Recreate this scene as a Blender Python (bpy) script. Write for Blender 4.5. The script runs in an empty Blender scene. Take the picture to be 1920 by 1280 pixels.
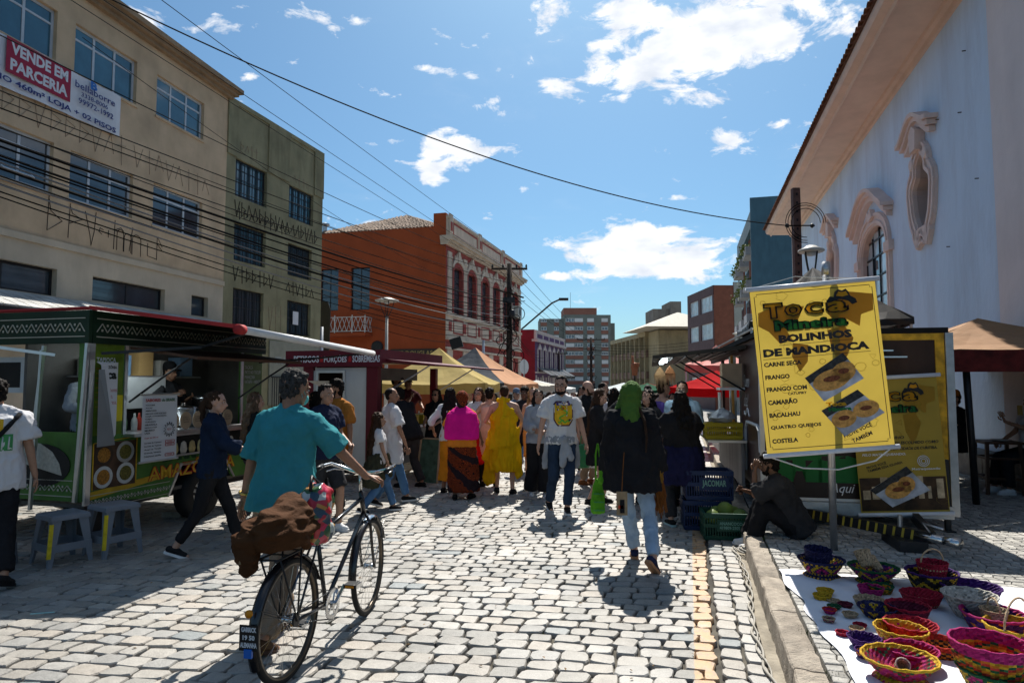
import bpy,math,random
from mathutils import Vector,Matrix,noise
from mathutils.bvhtree import BVHTree
random.seed(7)
PI=math.pi
SC=bpy.context.scene
COL=SC.collection
# ---------------------------------------------------------------- camera
F,CH=1230.0,1.72
TP=76/F
CP=1/math.sqrt(1+TP*TP);SP=TP*CP
cam_d=bpy.data.cameras.new('camera');cam_d.sensor_width=36;cam_d.lens=36*F/1920
cam_d.clip_start=.05;cam_d.clip_end=6000
cam=bpy.data.objects.new('camera',cam_d);COL.objects.link(cam)
cam.location=(0,0,CH);cam.rotation_euler=(PI/2+math.atan(TP),0,0)
SC.camera=cam
# ---------------------------------------------------------------- light
SUN_EL,SUN_AZ=52.0,9.0
SKY_STR,SUN_STR,EXPO=.058,5.0,.76
SC.view_settings.view_transform='Standard';SC.view_settings.look='None'
SC.view_settings.exposure=EXPO;SC.view_settings.gamma=1;SC.view_settings.use_curve_mapping=False
sd=bpy.data.lights.new('sun','SUN');sd.energy=SUN_STR;sd.angle=math.radians(.5);sd.color=(1,.95,.87)
so=bpy.data.objects.new('sun',sd);COL.objects.link(so)
so.rotation_euler=(math.radians(90-SUN_EL),0,math.radians(180-SUN_AZ))
so.location=(5,20,60)
def world():
 w=bpy.data.worlds.new('World');SC.world=w;w.use_nodes=True
 nt=w.node_tree;N=nt.nodes;L=nt.links;N.clear()
 def nd(t,**k):
  n=N.new(t)
  for a,b in k.items():setattr(n,a,b)
  return n
 def mth(op,a,b=None,c=None,clamp=False):
  n=nd('ShaderNodeMath',operation=op,use_clamp=clamp)
  for i,v in enumerate((a,b,c)):
   if v is None:continue
   if isinstance(v,(int,float)):n.inputs[i].default_value=v
   else:L.new(v,n.inputs[i])
  return n.outputs[0]
 sky=nd('ShaderNodeTexSky',sky_type='NISHITA');sky.sun_disc=False
 sky.sun_elevation=math.radians(SUN_EL);sky.sun_rotation=math.radians(SUN_AZ)
 sky.air_density=1.0;sky.dust_density=1.1;sky.ozone_density=3.0
 tc=nd('ShaderNodeTexCoord')
 sp=nd('ShaderNodeSeparateXYZ');L.new(tc.outputs['Generated'],sp.inputs[0])
 x,y,z=sp.outputs
 az=mth('ARCTAN2',x,y);el=mth('ARCSINE',mth('MAXIMUM',mth('MINIMUM',z,1.0),-1.0))
 zc=mth('MAXIMUM',z,.06)
 cb=nd('ShaderNodeCombineXYZ');L.new(mth('DIVIDE',x,zc),cb.inputs[0]);L.new(mth('DIVIDE',y,zc),cb.inputs[1])
 cb2=nd('ShaderNodeCombineXYZ');L.new(az,cb2.inputs[0]);L.new(mth('MULTIPLY',el,2.1),cb2.inputs[1])
 n1=nd('ShaderNodeTexNoise');n1.inputs['Scale'].default_value=13.0;n1.inputs['Detail'].default_value=9
 n1.inputs['Roughness'].default_value=.62;n1.inputs['Distortion'].default_value=.35
 L.new(cb2.outputs[0],n1.inputs['Vector'])
 n2=nd('ShaderNodeTexNoise');n2.inputs['Scale'].default_value=.8;n2.inputs['Detail'].default_value=8
 n2.inputs['Roughness'].default_value=.6
 L.new(cb.outputs[0],n2.inputs['Vector'])
 blobs=[(1265,105,190,75,1.1),(1400,45,150,55,1),(1180,20,120,30,.55),(1160,450,100,45,1.05),(1235,490,180,42,1.2),(865,283,80,36,.95),(808,315,36,28,.95),(1400,262,110,36,.72),(915,200,36,26,.75),(1050,148,60,18,.55),(1030,12,60,22,.6),(555,22,50,34,.7),(645,402,75,20,.6),(1035,518,60,9,.75),(466,148,16,13,.7),(668,40,28,11,.6),(270,30,120,30,.35),(620,340,24,12,.5),(800,128,26,9,.55),(885,145,30,12,.55),(745,262,30,8,.45),(1270,370,24,7,.4),(1100,205,22,8,.45),(1230,448,60,18,.6),(700,270,30,8,.45)]
 acc=None
 for(u,v,hw,hh,s)in blobs:
  dx,dy=(u-960)/F,-(v-640)/F
  d=Vector((dx,CP-SP*dy,SP+CP*dy)).normalized()
  a0,e0=math.atan2(d.x,d.y),math.asin(d.z)
  wa,we=hw/F*1.15/math.sqrt(1+dx*dx)/math.cos(e0),hh/F*1.1
  p=mth('POWER',mth('DIVIDE',mth('SUBTRACT',az,a0),wa),2.0)
  q=mth('POWER',mth('DIVIDE',mth('SUBTRACT',el,e0),we),2.0)
  g=mth('MULTIPLY',mth('EXPONENT',mth('MULTIPLY',mth('ADD',p,q),-1.5)),s)
  acc=g if acc is None else mth('ADD',acc,g)
 acc=mth('MINIMUM',acc,1.25)
 d1=mth('ADD',mth('MULTIPLY',acc,.62),mth('SUBTRACT',mth('MULTIPLY',n1.outputs[0],2.3),1.46))
 d1=mth('MULTIPLY',d1,4.2,clamp=True)
 d2=mth('MULTIPLY',mth('SUBTRACT',n2.outputs[0],.52),5.0,clamp=True)
 w2=mth('MULTIPLY',d2,mth('MULTIPLY',mth('SUBTRACT',n1.outputs[0],.42),3.0,clamp=True))
 out_=mth('MAXIMUM',mth('MULTIPLY',mth('SUBTRACT',el,.62),4.0,clamp=True),mth('MULTIPLY',mth('SUBTRACT',mth('ABSOLUTE',az),.8),4.0,clamp=True))  # unseen cloud added outside the view to whiten and lift the fill light
 den=mth('MAXIMUM',d1,mth('MAXIMUM',mth('MULTIPLY',w2,.22),mth('MULTIPLY',d2,out_)))
 n3=nd('ShaderNodeTexNoise');n3.inputs['Scale'].default_value=16;n3.inputs['Detail'].default_value=6
 L.new(cb2.outputs[0],n3.inputs['Vector'])
 cr=nd('ShaderNodeValToRGB');L.new(n3.outputs[0],cr.inputs[0])
 cr.color_ramp.elements[0].position=.3;cr.color_ramp.elements[0].color=(8.0,8.6,9.6,1)
 cr.color_ramp.elements[1].position=.62;cr.color_ramp.elements[1].color=(11.5,11.6,11.8,1)
 tint=nd('ShaderNodeMix',data_type='RGBA',blend_type='MULTIPLY');tint.inputs[0].default_value=1
 L.new(sky.outputs[0],tint.inputs[6]);tint.inputs[7].default_value=(SKYTINT[0],SKYTINT[1],SKYTINT[2],1)
 mx=nd('ShaderNodeMix',data_type='RGBA');L.new(den,mx.inputs[0]);L.new(tint.outputs[2],mx.inputs[6]);L.new(cr.outputs[0],mx.inputs[7])
 bg=nd('ShaderNodeBackground');bg.inputs[1].default_value=SKY_STR;L.new(mx.outputs[2],bg.inputs[0])
 out=nd('ShaderNodeOutputWorld');L.new(bg.outputs[0],out.inputs[0])
SKYTINT=(.68,1.0,1.12)
world()
# ---------------------------------------------------------------- helpers
def ray(u,v):
 dx=(u-960)/F;dy=-(v-640)/F
 return Vector((dx,CP-SP*dy,SP+CP*dy))
def at(u,v,Y):
 r=ray(u,v);return Vector((0,0,CH))+r*(Y/r.y)
def gz(Y):return 0.0 if Y<11 else(-.03*(Y-11)if Y<60 else-1.47)
def gp(u,v,z=0.0):
 r=ray(u,v);k=(z-CH)/r.z;return Vector((r.x*k,r.y*k,z))
MATS={}
def M(name,col,rough=.8,var=.12,vs=3.0,bump=.15,bs=30.0,metal=0.0,spec=.25,dirt=0.0,dirtcol=(.05,.045,.04),ds=1.2,stretch=None,trans=0,sheen=0,emit=None,objrand=0,thru=0):
 """procedural material: base colour broken by two noises, optional dirt streaks, fine bump"""
 if name in MATS:return MATS[name]
 m=bpy.data.materials.new(name);m.use_nodes=True;MATS[name]=m
 nt=m.node_tree;N=nt.nodes;L=nt.links
 b=N['Principled BSDF']
 b.inputs['Roughness'].default_value=rough;b.inputs['Metallic'].default_value=metal
 b.inputs['Specular IOR Level'].default_value=spec
 if sheen:b.inputs['Sheen Weight'].default_value=sheen
 if trans:b.inputs['Transmission Weight'].default_value=trans
 g=N.new('ShaderNodeNewGeometry')
 mp=N.new('ShaderNodeMapping');L.new(g.outputs['Position'],mp.inputs[0])
 if stretch:mp.inputs['Scale'].default_value=stretch
 def noi(s,det=5,ro=.55):
  n=N.new('ShaderNodeTexNoise');n.inputs['Scale'].default_value=s;n.inputs['Detail'].default_value=det
  n.inputs['Roughness'].default_value=ro;L.new(mp.outputs[0],n.inputs['Vector']);return n.outputs[0]
 r=N.new('ShaderNodeValToRGB');L.new(noi(vs),r.inputs[0])
 r.color_ramp.elements[0].position=.3;r.color_ramp.elements[1].position=.7
 r.color_ramp.elements[0].color=[c*(1-var)for c in col]+[1]
 r.color_ramp.elements[1].color=[min(1,c*(1+var))for c in col]+[1]
 c=r.outputs[0]
 if dirt:
  mp2=N.new('ShaderNodeMapping');L.new(g.outputs['Position'],mp2.inputs[0]);mp2.inputs['Scale'].default_value=(1,1,.22)
  n=N.new('ShaderNodeTexNoise');n.inputs['Scale'].default_value=ds;n.inputs['Detail'].default_value=8;n.inputs['Roughness'].default_value=.65
  L.new(mp2.outputs[0],n.inputs['Vector'])
  rr=N.new('ShaderNodeValToRGB');L.new(n.outputs[0],rr.inputs[0])
  rr.color_ramp.elements[0].position=.48;rr.color_ramp.elements[1].position=.72
  rr.color_ramp.elements[0].color=(0,0,0,1);rr.color_ramp.elements[1].color=(dirt,dirt,dirt,1)
  mx=N.new('ShaderNodeMix');mx.data_type='RGBA';L.new(rr.outputs[0],mx.inputs[0]);L.new(c,mx.inputs[6]);mx.inputs[7].default_value=(*dirtcol,1);c=mx.outputs[2]
 if objrand:
  oi=N.new('ShaderNodeObjectInfo');a=N.new('ShaderNodeMath');a.operation='ADD';L.new(oi.outputs['Random'],a.inputs[0]);L.new(g.outputs['Random Per Island'],a.inputs[1])
  fr=N.new('ShaderNodeMath');fr.operation='FRACT';L.new(a.outputs[0],fr.inputs[0])
  mr=N.new('ShaderNodeMapRange');L.new(fr.outputs[0],mr.inputs[0]);mr.inputs[3].default_value=1-objrand;mr.inputs[4].default_value=1+objrand
  mx=N.new('ShaderNodeVectorMath');mx.operation='SCALE';L.new(c,mx.inputs[0]);L.new(mr.outputs[0],mx.inputs['Scale']);c=mx.outputs[0]
 L.new(c,b.inputs['Base Color'])
 if bump:
  bp=N.new('ShaderNodeBump');bp.inputs['Strength'].default_value=bump;bp.inputs['Distance'].default_value=.02
  L.new(noi(bs,6,.6),bp.inputs['Height']);L.new(bp.outputs[0],b.inputs['Normal'])
 if thru:
  tl=N.new('ShaderNodeBsdfTranslucent');L.new(c,tl.inputs[0]);ms=N.new('ShaderNodeMixShader');ms.inputs[0].default_value=thru;L.new(b.outputs[0],ms.inputs[1]);L.new(tl.outputs[0],ms.inputs[2]);L.new(ms.outputs[0],N['Material Output'].inputs[0])
 if emit:
  b.inputs['Emission Color'].default_value=(*emit[:3],1);b.inputs['Emission Strength'].default_value=emit[3]
 return m
class MB:
 def __init__(s):s.v=[];s.f=[];s.mi=[];s.cur=0
 def add(s,vs,fs):
  o=len(s.v);s.v+=[tuple(p)for p in vs]
  for f in fs:s.f.append(tuple(i+o for i in f));s.mi.append(s.cur)
  return s
 def box(s,x0,x1,y0,y1,z0,z1):
  return s.add([(x0,y0,z0),(x1,y0,z0),(x1,y1,z0),(x0,y1,z0),(x0,y0,z1),(x1,y0,z1),(x1,y1,z1),(x0,y1,z1)],[(0,3,2,1),(4,5,6,7),(0,1,5,4),(1,2,6,5),(2,3,7,6),(3,0,4,7)])
 def bar(s,p,q,w,h=None,up=(0,0,1)):
  """square bar from p to q"""
  p=Vector(p);q=Vector(q);d=(q-p).normalized();h=h or w
  u=Vector(up)
  if abs(d.dot(u))>.98:u=Vector((0,1,0))
  a=d.cross(u).normalized()*w/2;b=a.cross(d).normalized()*h/2
  vs=[p-a-b,p+a-b,p+a+b,p-a+b,q-a-b,q+a-b,q+a+b,q-a+b]
  return s.add(vs,[(0,3,2,1),(4,5,6,7),(0,1,5,4),(1,2,6,5),(2,3,7,6),(3,0,4,7)])
 def tube(s,pts,r,n=8,closed=False,caps=True):
  pts=[Vector(p)for p in pts];k=len(pts);rs=r if isinstance(r,(list,tuple))else[r]*k
  vs=[];fs=[];pa=None
  for i,p in enumerate(pts):
   if closed:d=pts[(i+1)%k]-pts[i-1]
   else:d=pts[min(i+1,k-1)]-pts[max(i-1,0)]
   d.normalize()
   if pa is None:
    u=Vector((0,0,1))if abs(d.z)<.9 else Vector((1,0,0));a=d.cross(u).normalized()
   else:
    a=(pa-d*pa.dot(d))
    a=a.normalized()if a.length>1e-6 else d.orthogonal().normalized()
   pa=a;b=d.cross(a)
   for j in range(n):
    t=2*PI*j/n;vs.append(p+(a*math.cos(t)+b*math.sin(t))*rs[i])
  m=k if closed else k-1
  for i in range(m):
   i2=(i+1)%k
   for j in range(n):fs.append((i*n+j,i*n+(j+1)%n,i2*n+(j+1)%n,i2*n+j))
  if caps and not closed:fs+=[tuple(range(n))[::-1],tuple((k-1)*n+j for j in range(n))]
  return s.add(vs,fs)
 def lathe(s,prof,n=24,c=(0,0,0),sx=1,sy=1,cap0=True,cap1=True):
  vs=[];fs=[]
  for r,z in prof:
   for j in range(n):
    t=2*PI*j/n;vs.append((c[0]+math.cos(t)*r*sx,c[1]+math.sin(t)*r*sy,c[2]+z))
  for i in range(len(prof)-1):
   for j in range(n):fs.append((i*n+j,i*n+(j+1)%n,(i+1)*n+(j+1)%n,(i+1)*n+j))
  if cap0:fs.append(tuple(range(n))[::-1])
  if cap1:fs.append(tuple((len(prof)-1)*n+j for j in range(n)))
  return s.add(vs,fs)
 def prism(s,out,y0,y1):
  """outline [(x,z)] extruded along y"""
  n=len(out)
  vs=[(x,y0,z)for x,z in out]+[(x,y1,z)for x,z in out]
  return s.add(vs,[tuple(range(n)),tuple(range(n,2*n))[::-1]]+[(i,n+i,n+(i+1)%n,(i+1)%n)for i in range(n)])
 def strip(s,inner,outer,y0,y1,closed=True):
  """ring between two outlines (same count) in x,z, extruded y0..y1"""
  n=len(inner);vs=[]
  for y in(y0,y1):
   vs+=[(x,y,z)for x,z in inner]+[(x,y,z)for x,z in outer]
  fs=[]
  for i in range(n if closed else n-1):
   j=(i+1)%n
   fs+=[(i,j,n+j,n+i),(2*n+i,3*n+i,3*n+j,2*n+j),(i,2*n+i,2*n+j,j),(n+i,n+j,3*n+j,3*n+i)]
  if not closed:fs+=[(0,n,3*n,2*n),(n-1,3*n-1,4*n-1,2*n-1)]
  return s.add(vs,fs)
 def quad(s,a,b,c,d):return s.add([a,b,c,d],[(0,1,2,3)])
 def mesh(s,name,mats,smooth=False):
  me=bpy.data.meshes.new(name);me.from_pydata(s.v,[],s.f)
  for m in(mats if isinstance(mats,(list,tuple))else[mats]):me.materials.append(m)
  if any(s.mi):me.polygons.foreach_set('material_index',s.mi)
  if smooth:me.polygons.foreach_set('use_smooth',[True]*len(me.polygons))
  me.update();return me
 def build(s,name,mats,parent=None,smooth=False,loc=None,rz=0,kind=None,label=None,fix=False):
  me=s.mesh(name,mats,smooth)
  if fix:
   import bmesh
   b=bmesh.new();b.from_mesh(me);bmesh.ops.recalc_face_normals(b,faces=b.faces);b.to_mesh(me);b.free()
  return O(name,me,parent,loc,rz,kind,label)
def O(name,me,parent=None,loc=None,rz=0,kind=None,label=None):
 o=bpy.data.objects.new(name,me);COL.objects.link(o)
 if parent:o.parent=parent
 if loc is not None:o.location=loc
 if rz:o.rotation_euler=(0,0,rz)
 if kind:o['kind']=kind
 if label:o['label']=label
 return o
def tag(o,label,cat,group=None):
 o['label']=label;o['category']=cat
 if group:o['group']=group
 return o
def T(name,label,cat,loc=(0,0,0),rz=0,group=None):
 o=O(name,None,None,loc,rz);o.empty_display_size=.2
 return tag(o,label,cat,group)
def dup(o,parent=None):
 c=o.copy();COL.objects.link(c);c.parent=parent
 for ch in list(o.children):dup(ch,c)
 return c
TMP=bpy.data.scenes.new('scratch');TXO=[]
def evalmesh(o):
 TMP.collection.objects.link(o);vl=TMP.view_layers[0];vl.update()
 me=bpy.data.meshes.new_from_object(o.evaluated_get(vl.depsgraph));TMP.collection.objects.unlink(o)
 return me
def text(body,w,h,mat,parent=None,loc=(0,0,0),rot=(PI/2,0,0),bold=.02,name='lettering',keep=False,ext=.001,align='L',italic=0,outline=0):
 """lettering fitted to w x h metres, flat print; local x right, y up"""
 cu=bpy.data.curves.new(name,'FONT');cu.body=body;cu.size=1;cu.offset=bold;cu.extrude=0;cu.resolution_u=2;cu.shear=italic
 if outline:cu.fill_mode='NONE';cu.bevel_depth=outline;cu.bevel_resolution=0
 if not TXO:TXO.append(bpy.data.objects.new('t',cu));TMP.collection.objects.link(TXO[0])
 t=TXO[0];t.data=cu;vl=TMP.view_layers[0];vl.update();me=bpy.data.meshes.new_from_object(t.evaluated_get(vl.depsgraph))
 xs=[v.co.x for v in me.vertices];ys=[v.co.y for v in me.vertices]
 if not xs:return None
 x0,x1,y0,y1=min(xs),max(xs),min(ys),max(ys)
 sx=w/(x1-x0);sy=h/(y1-y0)
 if keep:sx=sy=min(sx,sy)
 for v in me.vertices:
  v.co.x=(v.co.x-x0)*sx;v.co.y=(v.co.y-y0)*sy
 me.materials.clear();me.materials.append(mat)
 o=O(name,me,parent,loc);o.rotation_euler=rot
 return o
def frame(P,d):
 """rotation z so local x runs along d"""
 return math.atan2(d[1],d[0])
WHITE=M('white_paint',(.72,.72,.70),.5,.06,4,.05)
BLACK=M('black_paint',(.012,.012,.013),.45,.2,4,.05)
STEEL=M('galvanised_steel',(.42,.43,.44),.38,.12,12,.08,40,metal=.85)
DARKMETAL=M('dark_metal',(.03,.03,.032),.42,.2,8,.08,metal=.5)
ALU=M('aluminium',(.62,.63,.65),.3,.06,8,.03,metal=.9)
RUBBER=M('rubber',(.014,.014,.014),.75,.2,8,.1)
WIRE=M('wire_black',(.010,.010,.010),.9,.1,4,0,spec=.02)
# ================================================================= GROUND
KO=Vector((1.58,3.87));KD=Vector((.27,1)).normalized();KN=Vector((-KD.y,KD.x))
def ab(x,y):
 d=Vector((x,y))-KO;return d.dot(KD),d.dot(KN)
def shader_street_far():
 m=bpy.data.materials.new('street_bed');m.use_nodes=True;nt=m.node_tree;N=nt.nodes;L=nt.links;b=N['Principled BSDF']
 b.inputs['Roughness'].default_value=.95
 g=N.new('ShaderNodeNewGeometry')
 mp=N.new('ShaderNodeMapping');mp.inputs['Rotation'].default_value=(0,0,math.radians(15));L.new(g.outputs['Position'],mp.inputs[0])
 br=N.new('ShaderNodeTexBrick');L.new(mp.outputs[0],br.inputs['Vector']);br.inputs['Scale'].default_value=1
 br.inputs['Brick Width'].default_value=.25;br.inputs['Row Height'].default_value=.18;br.inputs['Mortar Size'].default_value=.018
 br.inputs['Color1'].default_value=(.36,.34,.31,1);br.inputs['Color2'].default_value=(.27,.26,.24,1);br.inputs['Mortar'].default_value=(.06,.055,.045,1)
 n=N.new('ShaderNodeTexNoise');n.inputs['Scale'].default_value=5;n.inputs['Detail'].default_value=8;L.new(g.outputs['Position'],n.inputs['Vector'])
 r=N.new('ShaderNodeValToRGB');L.new(n.outputs[0],r.inputs[0]);r.color_ramp.elements[0].position=.35;r.color_ramp.elements[0].color=(.022,.019,.015,1)
 r.color_ramp.elements[1].position=.7;r.color_ramp.elements[1].color=(.10,.088,.065,1)
 sp=N.new('ShaderNodeSeparateXYZ');L.new(g.outputs['Position'],sp.inputs[0])
 mr=N.new('ShaderNodeMapRange');mr.inputs[1].default_value=29.4;mr.inputs[2].default_value=29.9;L.new(sp.outputs[1],mr.inputs[0])
 mx=N.new('ShaderNodeMix');mx.data_type='RGBA';L.new(mr.outputs[0],mx.inputs[0]);L.new(r.outputs[0],mx.inputs[6]);L.new(br.outputs[0],mx.inputs[7])
 L.new(mx.outputs[2],b.inputs['Base Color'])
 bp=N.new('ShaderNodeBump');bp.inputs['Strength'].default_value=.5;L.new(n.outputs[0],bp.inputs['Height']);L.new(bp.outputs[0],b.inputs['Normal'])
 return m
mb=MB()
ys=[-40,0,11]+[11+i*7 for i in range(1,7)]+[60,200,1000,4000]
for i in range(len(ys)-1):
 a,b=ys[i],ys[i+1];za,zb=gz(a)-.03,gz(b)-.03
 mb.quad((-3000,a,za),(3000,a,za),(3000,b,zb),(-3000,b,zb))
street=mb.build('street',shader_street_far(),kind='structure')
def cobble_mat():
 m=bpy.data.materials.new('cobble_granite');m.use_nodes=True;nt=m.node_tree;N=nt.nodes;L=nt.links;b=N['Principled BSDF']
 b.inputs['Roughness'].default_value=.5;b.inputs['Specular IOR Level'].default_value=.4
 g=N.new('ShaderNodeNewGeometry');oi=N.new('ShaderNodeObjectInfo')
 def mth(op,a,c=None,cl=False):
  n=N.new('ShaderNodeMath');n.operation=op;n.use_clamp=cl
  for i,v in enumerate((a,c)):
   if v is None:continue
   if isinstance(v,(int,float)):n.inputs[i].default_value=v
   else:L.new(v,n.inputs[i])
  return n.outputs[0]
 rnd=mth('FRACT',mth('ADD',oi.outputs['Random'],g.outputs['Random Per Island']))
 r=N.new('ShaderNodeValToRGB');L.new(rnd,r.inputs[0]);cr=r.color_ramp;cr.interpolation='LINEAR'
 cr.elements[0].position=0;cr.elements[0].color=(.28,.27,.245,1);cr.elements[1].position=1;cr.elements[1].color=(.46,.44,.40,1)
 for p,c in((.25,(.39,.365,.325,1)),(.4,(.30,.295,.28,1)),(.55,(.44,.42,.385,1)),(.7,(.36,.335,.295,1)),(.86,(.42,.375,.32,1)),(.94,(.37,.365,.345,1)),(.955,(.22,.245,.25,1)),(.975,(.24,.26,.26,1)),(.985,(.40,.385,.35,1))):
  e=cr.elements.new(p);e.color=c
 n1=N.new('ShaderNodeTexNoise');n1.inputs['Scale'].default_value=14;n1.inputs['Detail'].default_value=8;n1.inputs['Roughness'].default_value=.65;L.new(g.outputs['Position'],n1.inputs['Vector'])
 n2=N.new('ShaderNodeTexNoise');n2.inputs['Scale'].default_value=110;n2.inputs['Detail'].default_value=5;n2.inputs['Roughness'].default_value=.7;L.new(g.outputs['Position'],n2.inputs['Vector'])
 n3=N.new('ShaderNodeTexNoise');n3.inputs['Scale'].default_value=.7;n3.inputs['Detail'].default_value=5;L.new(g.outputs['Position'],n3.inputs['Vector'])
 f=mth('ADD',mth('ADD',mth('MULTIPLY',n1.outputs[0],.55),mth('MULTIPLY',n2.outputs[0],.9)),mth('MULTIPLY',n3.outputs[0],1.0))
 f=mth('ADD',f,-.46)
 vm=N.new('ShaderNodeVectorMath');vm.operation='SCALE';L.new(r.outputs[0],vm.inputs[0]);L.new(f,vm.inputs['Scale'])
 dt=N.new('ShaderNodeVectorMath');dt.operation='DOT_PRODUCT';L.new(g.outputs['Position'],dt.inputs[0]);dt.inputs[1].default_value=(KN.x,KN.y,0)
 bb=mth('SUBTRACT',dt.outputs['Value'],KO.dot(KN))
 bb=mth('ADD',bb,mth('MULTIPLY',mth('SUBTRACT',n1.outputs[0],.5),.05))
 band=mth('MULTIPLY',mth('LESS_THAN',bb,.515),mth('GREATER_THAN',bb,.375))
 wear=mth('MULTIPLY',mth('SUBTRACT',mth('ADD',n1.outputs[0],mth('MULTIPLY',n2.outputs[0],.6)),.56),3.5,True)
 band=mth('MULTIPLY',mth('MULTIPLY',band,wear),.85)
 mx=N.new('ShaderNodeMix');mx.data_type='RGBA';L.new(band,mx.inputs[0]);L.new(vm.outputs[0],mx.inputs[6]);mx.inputs[7].default_value=(.50,.29,.13,1)
 L.new(mx.outputs[2],b.inputs['Base Color'])
 bp=N.new('ShaderNodeBump');bp.inputs['Strength'].default_value=.55;bp.inputs['Distance'].default_value=.012
 L.new(mth('ADD',mth('MULTIPLY',n1.outputs[0],1.0),mth('MULTIPLY',n2.outputs[0],.5)),bp.inputs['Height']);L.new(bp.outputs[0],b.inputs['Normal'])
 return m
COB=cobble_mat()
def stone(e1,e2,l,w,zt,simple=False,rj=.012):
 """stone top outline around origin: half-vectors along e1 (length l), e2 (width w)"""
 R=random.uniform
 a,b=l/2,w/2
 if simple:
  out=[(-a,-b),(a,-b),(a,b),(-a,b)]
 else:
  c=.22;out=[(-a,-b*(1-2*c)),(-a*(1-c),-b),(a*(1-c),-b),(a,-b*(1-2*c)),(a,b*(1-2*c)),(a*(1-c),b),(-a*(1-c),b),(-a,b*(1-2*c))]
 out=[(p+R(-rj,rj),q+R(-rj,rj))for p,q in out]
 tx,ty=R(-.012,.012),R(-.02,.02)
 n=len(out);vs=[]
 for z,s in((-.06,1.02),(zt-.009,1.0),(zt,.93)):
  for p,q in out:
   zz=z+(tx*p/a*a*3+ty*q if z>0-.05 else 0)
   vs.append((e1[0]*p*s+e2[0]*q*s,e1[1]*p*s+e2[1]*q*s,zz+R(-.001,.001)))
 vs.append((0,0,zt+.003))
 fs=[]
 for k in range(2):
  for i in range(n):fs.append((k*n+i,k*n+(i+1)%n,(k+1)*n+(i+1)%n,(k+1)*n+i))
 for i in range(n):fs.append((2*n+i,2*n+(i+1)%n,3*n))
 return vs,fs
E1=Vector((-1,.15)).normalized();E2=KD
def visible(x,y):return y>3.2 and abs(x)<.80*y+.3
recs=[]
a=-.75;row=0
while a<27:
 pitch=.142+random.uniform(-.008,.012)
 b=.37+random.uniform(0,.02)-(0 if row%2 else.0)
 if row%2:b+=0
 first=True
 while b<13.5:
  l=random.uniform(.145,.222)
  if first and row%2:l*=.6
  first=False
  s=(b+l/2)/E1.dot(KN)
  c=KO+KD*(a+pitch/2)+E1*s+KD*(.02*math.sin((b+a*.3)*1.3))
  if(visible(c.x,c.y)and c.x>-9.5):recs.append((c.x,c.y,E1,E2,l-.010,pitch-.010))
  b+=l
 a+=pitch;row+=1
a=-.75
while a<24:
 l=random.uniform(.13,.19)
 for bo_,ww in((.285,.135),(.145,.125)):
  c=KO+KD*(a+l/2+bo_*.3)+KN*bo_
  recs.append((c.x,c.y,KN,KD,ww,l-.018))
 a+=l
recs.sort(key=lambda r:(r[1]+abs(r[0])*.2)if(abs(r[0])<.78*r[1]and r[1]>3.75)else 99)
rest=MB();variants={}
for i,(x,y,e1,e2,l,w)in enumerate(recs):
 z=gz(y)+random.uniform(-.004,.006)
 if i<300:
  k=(i%60)if e1 is E1 else None
  vs,fs=stone(e1,e2,l,w,.0,rj=.012)
  m=MB().add(vs,fs).mesh('cobblestone',COB)
  o=O('cobblestone',m,street,(x,y,z))
 else:
  vs,fs=stone(e1,e2,l,w,0,simple=y>13)
  rest.add([(p[0]+x,p[1]+y,p[2]+z)for p in vs],fs)
rest.build('cobblestone',COB,street,kind='stuff')
GUT=M('gutter_mortar',(.27,.24,.19),.95,.25,6,.6,30,dirt=.5,dirtcol=(.1,.085,.06))
mb=MB();n=60
pts0=[];
for i in range(n+1):
 t=-.9+i*.45
 p=KO+KD*t+KN*.08;q=KO+KD*t+KN*-.02
 zz=gz(p.y)
 pts0.append(((p.x,p.y,zz-.012),(q.x,q.y,zz-.018)))
for i in range(n):mb.quad(pts0[i][1],pts0[i+1][1],pts0[i+1][0],pts0[i][0])
mb.build('gutter',GUT,street)
KERB=M('kerb_granite',(.34,.295,.24),.85,.30,9,1.0,60,dirt=.55,dirtcol=(.16,.13,.10),ds=4,objrand=.08)
kerb=O('kerb',None,kind='structure');kerb['kind']='structure'
PZ=.15
def plz(Y):return PZ+gz(Y)
a=-.95;i=0
while a<32:
 L_=random.uniform(.75,1.0)
 mb=MB();nx,ny=12,4
 w0,w1=0.0,.175
 def P(u,v,z):
  p=KO+KD*(a+.006+u*(L_-.012))-KN*(w0+v*(w1-w0))
  return Vector((p.x,p.y,z+gz(p.y)))
 prof=[(-.03,-.05),(-.01,.0),(.0,.06),(.02,.142),(.07,.154),(.35,.157),(.65,.155),(.95,.153),(1,.10)]
 vs=[]
 for(v,z)in prof:
  for k in range(nx+1):
   u=k/nx;e=min(u,1-u)*L_
   zz=z-(.012 if(e<.02 and z>.1)else 0)
   p=P(u,v,zz);nn=noise.noise(p*8)*.010+noise.noise(p*27)*.010
   p+=Vector((-KN.x*0+nn*.8,nn*.3,nn*(.8 if z>.1 else.2)));vs.append(p)
 fs=[]
 m_=nx+1
 for r_ in range(len(prof)-1):
  for k in range(nx):fs.append((r_*m_+k,r_*m_+k+1,(r_+1)*m_+k+1,(r_+1)*m_+k))
 fs.append(tuple(r_*m_ for r_ in range(len(prof))));fs.append(tuple(r_*m_+nx for r_ in range(len(prof)))[::-1])
 mb.add(vs,fs).build('kerb_stone',KERB,kerb)
 a+=L_;i+=1
def sett_mat():
 m=M('sett_stone',(.31,.30,.275),.7,.25,18,.5,70,objrand=.3)
 return m
SETT=sett_mat()
PLB=M('plaza_bed',(.055,.05,.042),.95,.3,8,.6,40)
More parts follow.
